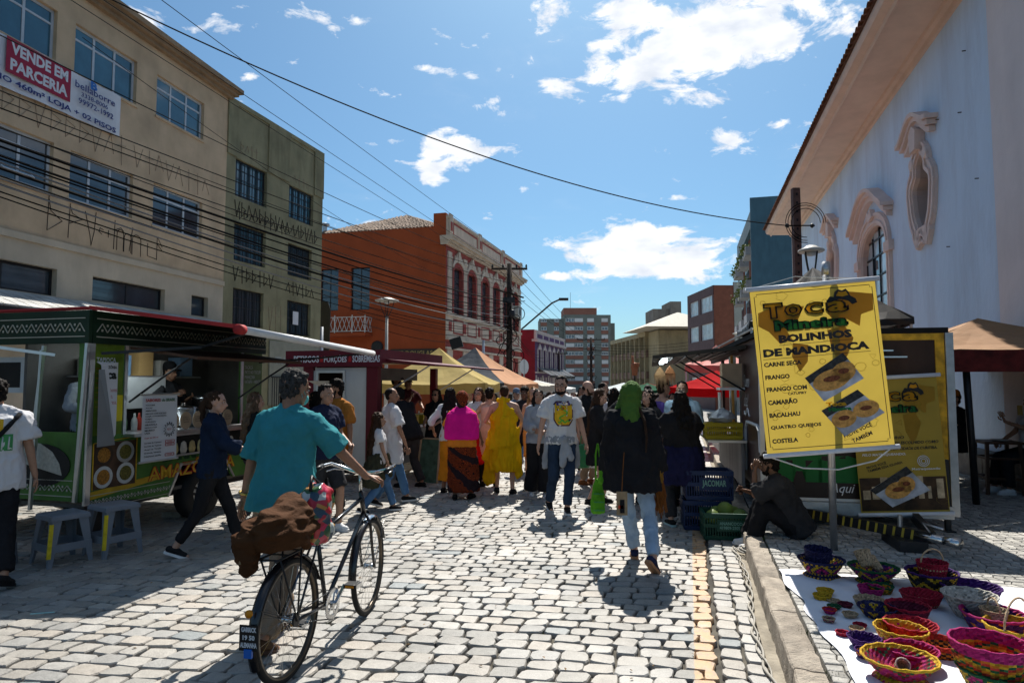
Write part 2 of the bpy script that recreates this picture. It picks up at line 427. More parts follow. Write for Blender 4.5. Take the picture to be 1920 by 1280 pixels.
def plaza_far():
 m=bpy.data.materials.new('plaza_far');m.use_nodes=True;nt=m.node_tree;N=nt.nodes;L=nt.links;b=N['Principled BSDF'];b.inputs['Roughness'].default_value=.9
 g=N.new('ShaderNodeNewGeometry');v=N.new('ShaderNodeTexVoronoi');v.feature='DISTANCE_TO_EDGE';v.inputs['Scale'].default_value=13;L.new(g.outputs['Position'],v.inputs['Vector'])
 r=N.new('ShaderNodeValToRGB');L.new(v.outputs[0],r.inputs[0]);r.color_ramp.elements[0].position=.02;r.color_ramp.elements[0].color=(.06,.055,.045,1);r.color_ramp.elements[1].position=.1;r.color_ramp.elements[1].color=(.32,.31,.285,1)
 L.new(r.outputs[0],b.inputs['Base Color']);return m
mb=MB()
for i in range(30):
 t0,t1=-3+i*1.5,-1.5+i*1.5
 p0=KO+KD*t0-KN*.14;p1=KO+KD*t1-KN*.14;q1=KO+KD*t1-KN*14;q0=KO+KD*t0-KN*14
 mb.cur=0 if t0<9.9 else 1
 mb.quad((p0.x,p0.y,plz(p0.y)-.018),(q0.x,q0.y,plz(p0.y)-.018),(q1.x,q1.y,plz(p1.y)-.018),(p1.x,p1.y,plz(p1.y)-.018))
plaza=mb.build('plaza_pavement',[PLB,plaza_far()],kind='structure')
cs=.078;NA,NB=145,115
grid={}
for i in range(NA+1):
 for j in range(NB+1):
  sh=.5*(i%2)
  p=KO+KD*(-.9+i*cs)-KN*(.187+(j+(0 if j==0 else sh*.7))*cs)
  grid[i,j]=p+(Vector((random.uniform(-.4,.4),random.uniform(-.4,.4)))*cs*(.55 if j else.0))
sr=[]
for i in range(NA):
 for j in range(NB):
  q=[grid[i,j],grid[i+1,j],grid[i+1,j+1],grid[i,j+1]]
  c=sum(q,Vector((0,0)))/4
  if visible(c.x,c.y)and c.x<.8*c.y:sr.append((c,q))
sr.sort(key=lambda r:r[0].length if(r[0].x<.77*r[0].y and r[0].y>3.45)else 99)
rest=MB()
for i,(c,q)in enumerate(sr):
 zz=plz(c.y)+random.uniform(-.004,.004);vs=[]
 for z,s in((-.03,.93),(-.004,.9),(0,.76)):
  for p in q:d=p-c;vs.append((d.x*s,d.y*s,z))
 fs=[(k*4+e,k*4+(e+1)%4,k*4+4+(e+1)%4,k*4+4+e)for k in range(2)for e in range(4)]+[(8,9,10,11)]
 fs=[f[::-1]for f in fs]
 if i<300:O('paving_sett',MB().add(vs,fs).mesh('paving_sett',SETT),plaza,(c.x,c.y,zz))
 else:rest.add([(p[0]+c.x,p[1]+c.y,p[2]+zz)for p in vs],fs)
rest.build('paving_sett',SETT,plaza,kind='stuff')
GR=M('joint_grass',(.075,.10,.025),.8,.35,9,0)
mb=MB()
cl=[(random.uniform(-3.5,1.6),random.uniform(3.8,9.5))for _ in range(60)]+[((KO+KD*t-KN*random.uniform(.175,.195)).x,(KO+KD*t-KN*.185).y)for t in[random.uniform(-.5,4)for _ in range(22)]]
for k,(cx,cy)in enumerate(cl):
 z0=0 if k<60 else PZ
 for _ in range(random.randint(8,34)):
  x=cx+random.gauss(0,.05);y=cy+random.gauss(0,.035);h=random.uniform(.004,.014)if k<60 else random.uniform(.006,.02)
  an=random.uniform(0,PI);dx,dy=math.cos(an)*.004,math.sin(an)*.004;ox,oy=random.uniform(-.01,.01),random.uniform(-.01,.01)
  mb.add([(x-dx,y-dy,z0-.02),(x+dx,y+dy,z0-.02),(x+ox,y+oy,z0+h-.004)],[(0,1,2)])
g_=mb.build('joint_grass',GR,kind='stuff');tag(g_,'small green grass tufts growing in the cobblestone joints','grass')
# ================================================================= BUILDINGS
def wall(mb,x0,x1,z0,z1,holes,rev=.22,y=0.0):
 xs=sorted({x0,x1,*[h[0]for h in holes],*[h[1]for h in holes]});zs=sorted({z0,z1,*[h[2]for h in holes],*[h[3]for h in holes]})
 for i in range(len(xs)-1):
  for j in range(len(zs)-1):
   cx,cz=(xs[i]+xs[i+1])/2,(zs[j]+zs[j+1])/2
   if any(h[0]<cx<h[1]and h[2]<cz<h[3]for h in holes):continue
   mb.quad((xs[i],y,zs[j]),(xs[i+1],y,zs[j]),(xs[i+1],y,zs[j+1]),(xs[i],y,zs[j+1]))
 for a,b,c,d in holes:
  mb.quad((a,y,c),(a,y,d),(a,y+rev,d),(a,y+rev,c));mb.quad((b,y,c),(b,y+rev,c),(b,y+rev,d),(b,y,d))
  mb.quad((a,y,d),(b,y,d),(b,y+rev,d),(a,y+rev,d));mb.quad((a,y,c),(a,y+rev,c),(b,y+rev,c),(b,y,c))
def shell(mb,x0,x1,y0,y1,z0,z1):
 """box without its front face (front at y0 is the pierced wall)"""
 mb.quad((x0,y0,z0),(x0,y0,z1),(x0,y1,z1),(x0,y1,z0));mb.quad((x1,y0,z0),(x1,y1,z0),(x1,y1,z1),(x1,y0,z1))
 mb.quad((x0,y1,z0),(x0,y1,z1),(x1,y1,z1),(x1,y1,z0));mb.quad((x0,y0,z1),(x1,y0,z1),(x1,y1,z1),(x0,y1,z1))
GLASS=M('window_glass',(.035,.05,.065),.06,.3,1.5,.03,3,spec=.9)
GLASSB=M('window_glass_blue',(.03,.10,.14),.06,.3,1.5,.03,3,spec=.9)
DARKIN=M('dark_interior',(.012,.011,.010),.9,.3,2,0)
WCACHE={}
def window(root,x0,x1,z0,z1,xf,zf,mf,mg,y=.12,fw=.05,bars=0,mbar=None,label=None,back=True):
 """frame mesh (part) with panes (sub-parts). xf/zf: interior mullion fractions"""
 w,h=x1-x0,z1-z0;key=(round(w,2),round(h,2),tuple(xf),tuple(zf),mf.name,fw,bars,mbar.name if mbar else '')
 if key not in WCACHE:
  b=MB()
  b.box(0,w,0,.05,0,fw);b.box(0,w,0,.05,h-fw,h);b.box(0,fw,0,.05,fw,h-fw);b.box(w-fw,w,0,.05,fw,h-fw)
  for f in xf:b.box(w*f-fw/2,w*f+fw/2,.003,.047,fw,h-fw)
  for f in zf:b.box(fw,w-fw,.006,.044,h*f-fw*.4,h*f+fw*.4)
  me=b.mesh('window',mf)
  bm=None
  if bars:
   b=MB()
   for i in range(1,bars):b.bar((w*i/bars,-.04,.02),(w*i/bars,-.04,h-.02),.014)
   for q in(.05,.5,.95):b.bar((.02,-.035,h*q),(w-.02,-.035,h*q),.02)
   bm=b.mesh('security_bar',mbar)
  xs=[0]+list(xf)+[1];zs=[0]+list(zf)+[1];ps=[]
  for i in range(len(xs)-1):
   for j in range(len(zs)-1):
    pb=MB();pb.box(w*xs[i]+fw*.45,w*xs[i+1]-fw*.45,.02,.028,h*zs[j]+fw*.35,h*zs[j+1]-fw*.35);ps.append(pb.mesh('pane',mg))
  WCACHE[key]=(me,bm,ps)
 me,bm,ps=WCACHE[key]
 o=O('window',me,root,(x0,y,z0),label=label)
 for p in ps:
  q=O('pane',p,o)
  if p.materials[0]is not mg:q.material_slots[0].link='OBJECT';q.material_slots[0].material=mg
 if bm:O('security_bars',bm,o)
 return o
def graffiti(root,strokes,mat,r=.018,y=-.006,name='graffiti'):
 b=MB()
 for s in strokes:
  b.tube([(x,y,z)for x,z in s],r,4)
 return b.build(name,mat,root)
def wild(x0,z0,w,h,n,seed):
 """angular tag lettering strokes"""
 R=random.Random(seed);out=[]
 for i in range(n):
  cx=x0+w*(i+.5)/n;cw=w/n*.8
  k=R.choice([0,1,2,3])
  a=[(cx-cw/2,z0+R.uniform(0,.2)*h),(cx+R.uniform(-.2,.2)*cw,z0+h*R.uniform(.8,1.1)),(cx+cw/2,z0+R.uniform(-.1,.3)*h)]
  if k==1:a=[(cx-cw/3,z0+h),(cx-cw/3,z0),(cx+cw/2,z0+h*.55),(cx-cw/3,z0+h*.7)]
  if k==2:a=[(cx,z0+h*1.1),(cx+cw*.1,z0-.2*h)];out.append([(cx-cw/2,z0+h*.6),(cx+cw/2,z0+h*.7)])
  if k==3:a=[(cx-cw/2,z0+h),(cx-cw*.1,z0-h*.1),(cx+cw*.5,z0+h)]
  out.append(a)
 return out
 # ---- tan building
TANW=M('tan_stucco',(.55,.405,.26),.9,.16,1.3,.45,60,dirt=.30,dirtcol=(.2,.16,.11),ds=.9)
TANL=M('tan_stucco_lower',(.52,.44,.33),.9,.12,1.3,.45,60,dirt=.3,dirtcol=(.2,.17,.13),ds=.9)
CORN=M('tan_cornice',(.30,.21,.13),.85,.15,2,.3,40,dirt=.4)
FRW=M('window_frame_grey',(.46,.50,.54),.5,.08,5,.05)
d=Vector((.195,1)).normalized()
tan=T('apartment_building','tan stuccoed three storey building with white framed windows and sale banner','building',(-9.31,21,0),frame(0,d))
top=[(-3.2,-1.18,9.15,10.32),(-5.9,-3.94,9.1,10.3),(-8.6,-6.4,9.1,10.3),(-11.4,-9.2,9.1,10.3)]
mid=[(-3.2,-1.13,6.05,7.22),(-5.9,-3.94,6.03,7.2),(-8.6,-6.35,6.03,7.2),(-11.4,-9.2,6.03,7.2)]
low=[(-1.5,-.73,3.72,4.33),(-5.12,-2.62,3.72,4.32),(-8.6,-6.12,3.68,4.31),(-11.6,-9.4,3.68,4.31)]
mb=MB();wall(mb,-18,0,4.95,11.0,top+mid);shell(mb,-18,0,.22,11,4.95,11.0)
mb.quad((0,0,4.95),(0,.22,4.95),(0,.22,11),(0,0,11));mb.quad((-18,0,11),(0,0,11),(0,.22,11),(-18,.22,11))
mb.build('wall',TANW,tan)
mb=MB();wall(mb,-18,0,-3,4.8,low);shell(mb,-18,0,.22,11,-3,4.8);mb.quad((0,0,-3),(0,.22,-3),(0,.22,4.8),(0,0,4.8));mb.build('ground_floor_wall',TANL,tan)
mb=MB();mb.box(-18,0,-.05,.3,4.8,4.95);mb.build('string_course',TANL,tan)
mb=MB();mb.box(-18,.12,-.14,.2,11.0,11.1);mb.box(-18,.2,-.26,.2,11.1,11.2);mb.box(-18,.28,-.38,.2,11.2,11.34);mb.box(-18,.2,-.30,.2,11.34,11.40);mb.build('cornice',CORN,tan)
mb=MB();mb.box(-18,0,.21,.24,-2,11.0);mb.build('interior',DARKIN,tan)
for h in top+mid:window(tan,*h,(.33,.66),(.72,),FRW,GLASSB if h[2]>8 else GLASS,y=.1,fw=.065)
for h in low:window(tan,*h,(.5,)if h[1]-h[0]>1 else(),(),DARKMETAL,DARKIN if 0 else GLASS,y=.14,fw=.06)
for h in top+mid:
 mb=MB();mb.box(h[0]-.04,h[1]+.04,-.035,.1,h[2]-.07,h[2]-.003);mb.build('window_sill',TANW,tan)
sash=MB();sash.box(0,.75,-.02,.02,0,.05);sash.box(0,.75,-.02,.02,.65,.7);sash.box(0,.05,-.02,.02,.05,.65);sash.box(.7,.75,-.02,.02,.05,.65)
s_=sash.build('open_sash',FRW,tan,loc=(-7.5,.05,6.25));s_.rotation_euler=(math.radians(-48),0,0)
MB().box(.05,.7,-.005,.005,.05,.65).build('pane',M('sash_glass',(.3,.42,.5),.1,.1,2,0,spec=.9),s_)
PNT=M('graffiti_grey',(.30,.22,.16),.8,.3,5,0)
PNB=M('graffiti_black',(.02,.018,.016),.8,.3,5,0)
def arc_(x,z,w,h):return[(x,z)]+[(x+w*(1-math.cos(t))/2,z+h*(.75+.25*math.sin(t)))for t in[PI*q/8 for q in range(9)]]+[(x+w,z)]
graffiti(tan,[[(-6.42,5.98),(-6.44,5.15),(-6.05,5.45),(-6.15,5.5),(-6.36,5.62),(-6.42,5.9)],[(-5.85,5.92),(-5.88,5.1)],[(-5.86,5.88),(-5.78,5.7),(-5.5,5.62),(-5.86,5.45)],[(-5.42,5.85),(-5.26,5.3),(-5.22,5.05),(-5.14,5.4),(-5.1,5.9)],[(-4.86,5.52),(-4.96,5.55),(-5.0,5.45),(-4.9,5.4)],[(-4.78,5.46),(-4.62,5.46)],[(-4.7,5.55),(-4.7,5.36)],[(-4.5,5.85),(-4.52,5.1)],[(-4.5,5.6),(-4.3,5.7),(-4.2,5.62)],arc_(-4.42,5.1,.22,.55),arc_(-4.18,5.1,.24,.5),arc_(-3.9,5.08,.3,.55),[(-3.35,5.5),(-3.35,5.15),(-3.0,5.12)],[(-3.0,5.55),(-2.8,5.4)]],PNB,.010)
graffiti(tan,[[(-4.0,5.15),(-3.9,5.8)],[(-3.0,5.1),(-3.0,5.75),(-2.8,5.5)]],PNB,.01)
graffiti(tan,wild(-8.5,7.45,4.3,.6,11,5)+wild(-4.0,7.5,3.2,.5,8,9),PNT,.008)
BRED=M('banner_red',(.30,.015,.045),.6,.06,3,0);BWHT=M('banner_white',(.62,.63,.66),.6,.05,2,.05,5);BBLU=M('banner_navy',(.02,.03,.16),.6,.05,3,0)
ban=T('sale_banner','white and crimson VENDE EM PARCERIA sale banner on the tan facade','banner',tuple(tan.matrix_basis@Vector((-10.2,-.07,7.9))),frame(0,d))
mb=MB()
nx=40
for i in range(nx):
 x0_,x1_=i*5.65/nx,(i+1)*5.65/nx
 f_=lambda x:.02*math.sin(x*3.1)+.012*math.sin(x*9)
 tz=lambda x:1.13+.03*x/5.65
 mb.quad((x0_,f_(x0_),-.04+.03*x0_/5.65*5),(x1_,f_(x1_),-.04+.03*x1_/5.65*5),(x1_,f_(x1_),tz(x1_)),(x0_,f_(x0_),tz(x0_)))
mb.build('sheet',BWHT,ban)
MB().box(2.52,4.12,-.040,-.036,.36,1.13).build('red_panel',BRED,ban)
text('VENDE EM',1.42,.26,BWHT,ban,(2.62,-.043,.80),bold=.04)
text('PARCERIA',1.42,.26,BWHT,ban,(2.62,-.043,.44),bold=.04)
text('bellaborre',1.2,.17,BBLU,ban,(4.24,-.043,.80),bold=.01)
text('B',.2,.2,M('logo_blue',(.03,.15,.45),.6,0,1,0),ban,(4.68,-.043,.94),bold=.05)
text('3338-8006',.8,.11,BBLU,ban,(4.42,-.043,.64),bold=.015)
text('99972-1992',1.05,.14,BBLU,ban,(4.35,-.043,.45),bold=.015)
text('PRÉDIO 460m² LOJA + 02 PISOS',3.75,.2,BBLU,ban,(1.75,-.043,.10),bold=.025)
text('Scarini',1.1,.2,BBLU,ban,(1.2,-.043,.78),bold=.01);text('3015-0102',1.0,.14,BLACK,ban,(1.35,-.043,.56),bold=.015);text('99657-0446',1.1,.14,BLACK,ban,(1.3,-.043,.38),bold=.015)
MB().lathe([(.001,-.004),(.11,-.004),(.11,0),(.001,0)],12).build('logo',M('logo_green',(.15,.3,.1),.6,.5,20,0),ban,loc=(2.1,-.041,1.0)).rotation_euler=(PI/2,0,0)
CTI=M('canopy_tile',(.42,.42,.40),.6,.15,4,.2,30,dirt=.4,objrand=.15)
can=T('shop_canopy','sloping tiled canopy along the foot of the tan building','canopy',tuple(tan.matrix_basis@Vector((0,0,0))),frame(0,d))
mb=MB();mb.add([(-14,-.02,3.62),(0,-.02,3.62),(0,-1.1,3.2),(-14,-1.1,3.2),(-14,-.02,3.5),(0,-.02,3.5),(0,-1.1,3.1),(-14,-1.1,3.1)],[(0,3,2,1),(4,5,6,7),(3,7,6,2),(1,2,6,5),(0,4,7,3)]);mb.build('deck',DARKMETAL,can)
tm=MB().add([(0,0,0),(.27,0,0),(.27,-.25,-.099),(0,-.25,-.099),(0,0,.03),(.27,0,.03),(.27,-.25,-.069),(0,-.25,-.069)],[(0,1,2,3),(4,7,6,5),(0,4,5,1),(1,5,6,2),(2,6,7,3),(3,7,4,0)]).mesh('tile',CTI)
for i in range(46):
 for j in range(4):O('tile',tm,can,(-14+i*.3,-.05-j*.262,3.625-j*.104))
 # ---- olive green building
GRW=M('olive_stucco',(.255,.235,.14),.9,.2,1.2,.4,60,dirt=.75,dirtcol=(.08,.07,.04),ds=.8)
d=Vector((.28,1)).normalized()
grn=T('apartment_building','narrow olive green graffitied building with barred windows beside the tan one','building',(-9.31,21,0),frame(0,d))
gh=[(.44,2.1,7.9,9.18),(3.42,5.05,7.9,9.15),(.45,2.1,5.75,7.0),(3.43,5.0,5.72,6.93),(.47,2.06,3.6,4.83),(3.45,5.0,3.5,4.78),(.47,2.06,1.2,2.6)]
mb=MB();wall(mb,0,5.72,-3,11.08,gh);shell(mb,0,5.72,0.22,10,-3,11.08)
mb.quad((0,0,11.08),(5.72,0,11.08),(5.72,.22,11.08),(0,.22,11.08));mb.quad((5.72,0,-3),(5.72,.22,-3),(5.72,.22,11.08),(5.72,0,11.08))
mb.build('wall',GRW,grn)
mb=MB()
for(a,b,z0,z1)in((-.0,.46,9.2,10.95),(2.12,3.4,9.2,10.95),(5.06,5.72,9.2,10.95),(0,5.72,10.95,11.1)):mb.box(a,b,-.05,-.003,z0,z1)
mb.build('parapet_band',GRW,grn)
MB().box(0,5.7,.21,.24,-2,10.9).build('interior',DARKIN,grn)
for i,h in enumerate(gh):window(grn,*h,(.25,.5,.75),(.75,),DARKMETAL,GLASSB if i in(0,1,2)else GLASS,y=.12,fw=.04,bars=12,mbar=DARKMETAL)
graffiti(grn,wild(.4,7.25,5.0,.5,16,11)+wild(.4,5.1,2.2,.45,7,12)+wild(3.3,5.05,1.9,.4,6,14)+wild(.5,7.2,3.0,.3,9,13),PNB,.017)
graffiti(grn,wild(.6,9.5,1.0,.3,4,15)+wild(2.3,3.6,.9,.8,3,17)+wild(3.6,9.3,1.2,.3,4,19),PNT,.008)
MB().box(3.9,4.25,.05,.06,3.9,4.4).build('notice',BWHT,grn)
MB().box(2.4,5.6,-.06,-.01,.9,3.2).build('shop_front',M('shutter_grey',(.25,.25,.2),.6,.1,4,.1),grn)
text('TRAGOS',1.35,.3,M('sign_grey',(.30,.32,.30),.6,.05,2,0),grn,(2.7,-.07,2.35),bold=.05)
mb=MB()
for i in range(24):mb.bar((2.5+i*.13,-.12,-.2),(2.5+i*.13,-.12,1.9),.02)
mb.bar((2.45,-.12,1.9),(5.6,-.12,1.9),.04);mb.build('grille',DARKMETAL,grn)
# ---- orange / red corner building
ORG=M('orange_stucco',(.33,.068,.022),.9,.12,.9,.35,50,dirt=.55,dirtcol=(.18,.04,.015),ds=.45)
REDP=M('red_plaster',(.29,.06,.05),.85,.15,2,.3,40,dirt=.35)
CRM=M('cream_trim',(.54,.45,.36),.8,.12,2,.25,40,dirt=.45,dirtcol=(.2,.16,.12),ds=1.6)
ROOFT=M('old_roof_tile',(.20,.14,.10),.9,.35,6,.5,30,objrand=.35)
d=Vector((.274,1)).normalized()
red=T('corner_building','orange and red two storey corner house with cream window surrounds','building',(-4.03,39.6,0),frame(0,d))
RL=18.0
tx=[1.35,4.05,7.05,9.75,12.6,15.4]
th=[(x,x+1.55,5.98,8.95)for x in tx]
gd=[(x-.05,x+1.6,.0,3.4)for x in tx]
mb=MB();wall(mb,0,RL,-3,10.1,th+gd);mb.build('front_wall',REDP,red)
mb=MB();wall(mb,-9.2,0,-3,11.25,[(-6.42,-5.1,6.25,8.95),(-8.6,-7.3,6.25,8.95)],y=0)
mb.v=[(0.0+p[1],-p[0],p[2])for p in mb.v];mb.f=[f[::-1]for f in mb.f]
mb.quad((RL,0,-3),(RL,9,-3),(RL,9,11),(RL,0,11));mb.quad((0,9.2,-3),(0,9.2,11.2),(RL,9.2,11.2),(RL,9.2,-3))
mb.build('side_wall',ORG,red)
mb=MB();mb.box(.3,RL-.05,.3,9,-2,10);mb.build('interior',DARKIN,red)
mb=MB();mb.box(-.06,.35,.0,.8,10.1,12.05);mb.build('parapet_return',ORG,red)
mb=MB();mb.box(.0,RL,-.12,.3,10.62,11.75);mb.box(-.02,RL+.05,-.2,.34,11.75,11.92);mb.build('parapet',CRM,red)
for x in[0.1,5.9,11.8,17.4]:MB().box(x,x+.55,-.22,-.125,10.66,12.05).build('parapet_pier',CRM,red)
mb=MB()
for x in[0.1,5.9,11.8]:
 mb.box(x+.12,x+.42,-.245,-.222,11.0,11.55)
 a,b=x+.8,x+5.6
 for(p,q,r,s)in((a,b,11.55,11.66),(a,b,10.82,10.93),(a,a+.1,10.93,11.55),(b-.1,b,10.93,11.55)):mb.box(p,q,-.15,-.122,r,s)
mb.build('parapet_moulding',REDP,red)
mb=MB()
for k,(o_,z0,z1)in enumerate(((.18,10.1,10.22),(.32,10.22,10.36),(.52,10.36,10.52),(.6,10.52,10.62))):mb.box(-.1-o_*.3,RL+o_*.5,-o_,.3,z0,z1)
mb.build('cornice',CRM,red)
for x in[.25,3.1,6.0,8.85,11.6,14.4,17.2]:
 mb=MB();mb.box(x,x+.62,-.09,-.003,6.0,9.75);mb.box(x-.05,x+.67,-.13,-.003,9.35,9.5)
 for g_ in range(3):mb.box(x+.1+g_*.17,x+.16+g_*.17,-.105,-.092,6.2,9.2)
 mb.build('pilaster',CRM,red)
for x in tx:
 a,b=x,x+1.55;mb=MB()
 inn=[(a-.02,6.0),(a-.02,8.55)]+[(x+.775-.795*math.cos(t),8.55+.5*math.sin(t))for t in[PI*k/10 for k in range(1,10)]]+[(b+.02,8.55),(b+.02,6.0)]
 out=[(a-.24,6.0),(a-.24,8.6)]+[(x+.775-1.03*math.cos(t),8.62+.68*math.sin(t))for t in[PI*k/10 for k in range(1,10)]]+[(b+.24,8.6),(b+.24,6.0)]
 mb.strip(inn,out,-.06,-.003,closed=False);mb.build('window_surround',REDP,red)
 mb=MB()
 arc=lambda r1,r2,z:[(x+.775-r1*math.cos(t),z+r2*math.sin(t))for t in[PI*k/10 for k in range(1,10)]]
 mb.strip(arc(1.06,.72,8.62),arc(1.2,.95,8.7),-.11,-.003,closed=False)
 mb.prism([(x+.55,9.3),(x+1.0,9.3),(x+.95,9.95),(x+.775,10.05),(x+.6,9.95)],-.14,-.003)
 for s in(-1,1):mb.prism([(x+.775+s*.25,9.4),(x+.775+s*.75,9.25),(x+.775+s*.7,9.7),(x+.775+s*.5,9.55),(x+.775+s*.35,9.85)],-.1,-.003)
 mb.build('window_crest',CRM,red,fix=True)
 window(red,a,b,5.98,8.95,(.5,),(.35,.7),DARKMETAL,GLASS,y=.2,fw=.07)
mb=MB();mb.box(0,RL,-.16,-.003,5.78,5.98);mb.box(0,RL,-.12,-.003,4.42,4.6);mb.box(0,RL,-.2,-.003,4.3,4.42);mb.box(0,RL,-.05,-.003,4.6,5.78);mb.box(0,RL,-.14,-.003,3.72,3.86);mb.box(0,RL,-.05,-.003,-3,-.1);mb.build('string_course',CRM,red)
mb=MB()
for x in tx:
 for(p,q,r,s)in((x-.15,x+1.7,5.55,5.65),(x-.15,x+1.7,4.72,4.82),(x-.15,x-.05,4.82,5.55),(x+1.6,x+1.7,4.82,5.55)):mb.box(p,q,-.08,-.052,r,s)
 mb.box(x-.95,x-.45,-.08,-.052,4.85,5.5)
mb.build('panel_moulding',REDP,red)
mb=MB();
for i,x in enumerate([.2]+[t+1.75 for t in tx]):
 MB().box(x,x+.95,-.06,-.003,0,3.7).build('ground_pier',CRM,red)
for x in tx:
 mb=MB();mb.box(x-.05,x+1.6,.1,.14,0,3.4);mb.box(x+.1,x+.7,.07,.1,.3,3.1);mb.box(x+.85,x+1.45,.07,.1,.3,3.1);mb.build('shop_door',REDP if x!=7.05 else CRM,red)
mb=MB();rz_,ez=13.4,11.3
hip=[(.35,9.3,ez),(.35,.4,ez),(RL,.4,ez),(RL,9.3,ez),(4.9,4.9,rz_),(RL-4.5,4.9,rz_)]
mb.add([(p[0]-.15 if i<2 else p[0],p[1],p[2])for i,p in enumerate(hip)],[(0,4,1),(1,4,5,2),(2,5,3),(3,5,4,0)]);mb.build('roof',ROOFT,red)
mb=MB()
A=Vector((.15,9.3,ez));B=Vector((.15,.4,ez));C_=Vector((4.9,4.9,rz_))
nr=22
for r_ in range(nr):
 t=r_/nr;p=A.lerp(C_,t);q=B.lerp(C_,t);p2=A.lerp(C_,t+1/nr);w_=(q-p).length;nt_=max(1,int(w_/.24))
 up=(C_-(A+B)/2).normalized()*.30
 for k in range(nt_):
  c=p.lerp(q,(k+.5+.0)/nt_)+Vector((random.uniform(-.02,.02),0,random.uniform(0,.025)))
  hw=Vector((0,.105,0));e=Vector((0,0,.075))
  mb.add([c-hw,c+e,c+hw,c-hw+up*1.0+Vector((0,0,-.02)),c+e+up+Vector((0,0,-.02)),c+hw+up+Vector((0,0,-.02))],[(0,1,4,3),(1,2,5,4),(0,2,1)])
mb.build('roof_tile',ROOFT,red,kind='stuff')
mb=MB();mb.lathe([(.16,0),(.16,.8),(.32,.85),(.32,.95),(.01,1.05)],12);mb.build('vent_pipe',STEEL,red,loc=(.9,8.9,11.2))
for(y0,y1)in((5.1,6.42),(7.3,8.6)):
 w=window(red,0,1.32,6.25,8.95,(.5,),(.33,.66),DARKMETAL,GLASS,fw=.06);w.location=(.15,y1,6.25);w.rotation_euler=(0,0,-PI/2)
MB().box(-.9,0,4.9,9.0,4.55,4.75).build('balcony_slab',ORG,red)
RW=M('railing_white',(.55,.55,.53),.5,.1,4,.05)
mb=MB()
for(p,q)in(((-.88,4.92),(-.88,9.0)),((-.88,4.92),(0,4.92))):
 P0=Vector((*p,0));P1=Vector((*q,0));n_=int((P1-P0).length/.3)
 for z in(4.85,5.72):mb.bar(P0+Vector((0,0,z)),P1+Vector((0,0,z)),.04)
 for k in range(n_):
  a=P0.lerp(P1,k/n_);b=P0.lerp(P1,(k+1)/n_)
  mb.bar(a+Vector((0,0,4.85)),b+Vector((0,0,5.72)),.025);mb.bar(b+Vector((0,0,4.85)),a+Vector((0,0,5.72)),.025)
for y_ in(4.92,5.8,7,8.2):mb.bar((-.88,y_,4.75),(-.88,y_,5.85),.05)
mb.build('balcony_railing',RW,red)
sg=MB().box(-.06,-.02,.5,3.6,3.2,3.75).build('shop_sign',M('sign_board',(.04,.03,.025),.6,.1,2,0),red)
text('OFF-DOUGLAS',2.6,.3,M('sign_gold',(.35,.25,.1),.6,.1,2,0),sg,(-.065,3.4,3.33),rot=(PI/2,0,-PI/2),bold=.02)
mb=MB();mb.lathe([(.38,0),(.38,.1),(.3,.14)],20);o=mb.build('fan_housing',DARKMETAL,red,loc=(-.02,3.3+1.2,3.9));o.rotation_euler=(0,-PI/2,0)
o=T('air_conditioner','grey air conditioning unit high on the red facade by the utility pole','air conditioner',tuple(red.matrix_basis@Vector((14.1,-.85,6.95))),frame(0,d))
MB().box(0,1.1,0,.55,0,.95).build('casing',M('ac_grey',(.42,.42,.38),.5,.08,3,.05),o);MB().lathe([(.3,0),(.3,.02),(.27,.03)],18).build('fan_grille',DARKMETAL,o,loc=(.55,0,.48)).rotation_euler=(PI/2,0,0)
mb=MB();mb.bar((.1,.2,-.03),(.1,.84,-.03),.05);mb.bar((1.0,.2,-.03),(1.0,.84,-.03),.05);mb.build('bracket',DARKMETAL,o)
# ---- maroon / violet house
MAR=M('maroon_stucco',(.19,.018,.03),.85,.15,1,.3,dirt=.3);VIO=M('violet_stucco',(.10,.055,.13),.85,.15,1,.3);PAL=M('pale_trim',(.50,.45,.44),.8,.1,2,.2)
mar=T('corner_building','maroon and violet old house with white mouldings beyond the red one','building',(2.26,64.5,0),frame(0,d))
mx_=[1.2+i*2.35 for i in range(6)]
mb=MB();wall(mb,0,15.1,-3,5.9,[(x,x+1.1,3.0,4.9)for x in mx_]);mb.build('front_wall',VIO,mar)
mb=MB();mb.quad((0,0,-3),(0,0,5.9),(0,9,5.9),(0,9,-3));mb.box(-.03,.5,.1,9,5.9,6.9);mb.build('side_wall',MAR,mar);MB().quad((15.1,0,-3),(15.1,9,-3),(15.1,9,6),(15.1,0,6)).build('side_wall',MAR,mar)
mb=MB();mb.box(.05,15.05,.25,8.9,-2,5.9);mb.build('interior',DARKIN,mar)
mb=MB();mb.box(0,15.1,-.1,.3,5.95,6.7);mb.box(-.1,15.2,-.3,.3,5.72,5.95);mb.box(0,15.15,-.16,.3,6.7,6.85);mb.box(0,15.1,-.12,-.003,2.6,2.75)
for x in mx_:
 mb.box(x-.28,x-.05,-.08,-.003,2.75,5.0);mb.box(x+1.15,x+1.38,-.08,-.003,2.75,5.0);mb.prism([(x-.3,5.0),(x+1.4,5.0),(x+.55,5.6)],-.14,-.003)
mb.build('moulding',PAL,mar)
mb=MB()
for i in range(5):mb.box(.6+i*2.9,2.9+i*2.9,-.13,-.102,6.1,6.5)
mb.build('parapet_panel',VIO,mar)
for x in mx_:window(mar,x,x+1.1,3.0,4.9,(.5,),(.5,),PAL,GLASS,y=.15)
for i in range(5):
 mb=MB();x=.8+i*2.9;mb.add([(x,-.02,3.2),(x+2.5,-.02,3.2),(x+2.5,-1.4,2.4),(x,-1.4,2.4),(x,-1.38,2.15),(x+2.5,-1.38,2.15)],[(0,3,2,1),(3,4,5,2)]);mb.build('awning',BLACK,mar)
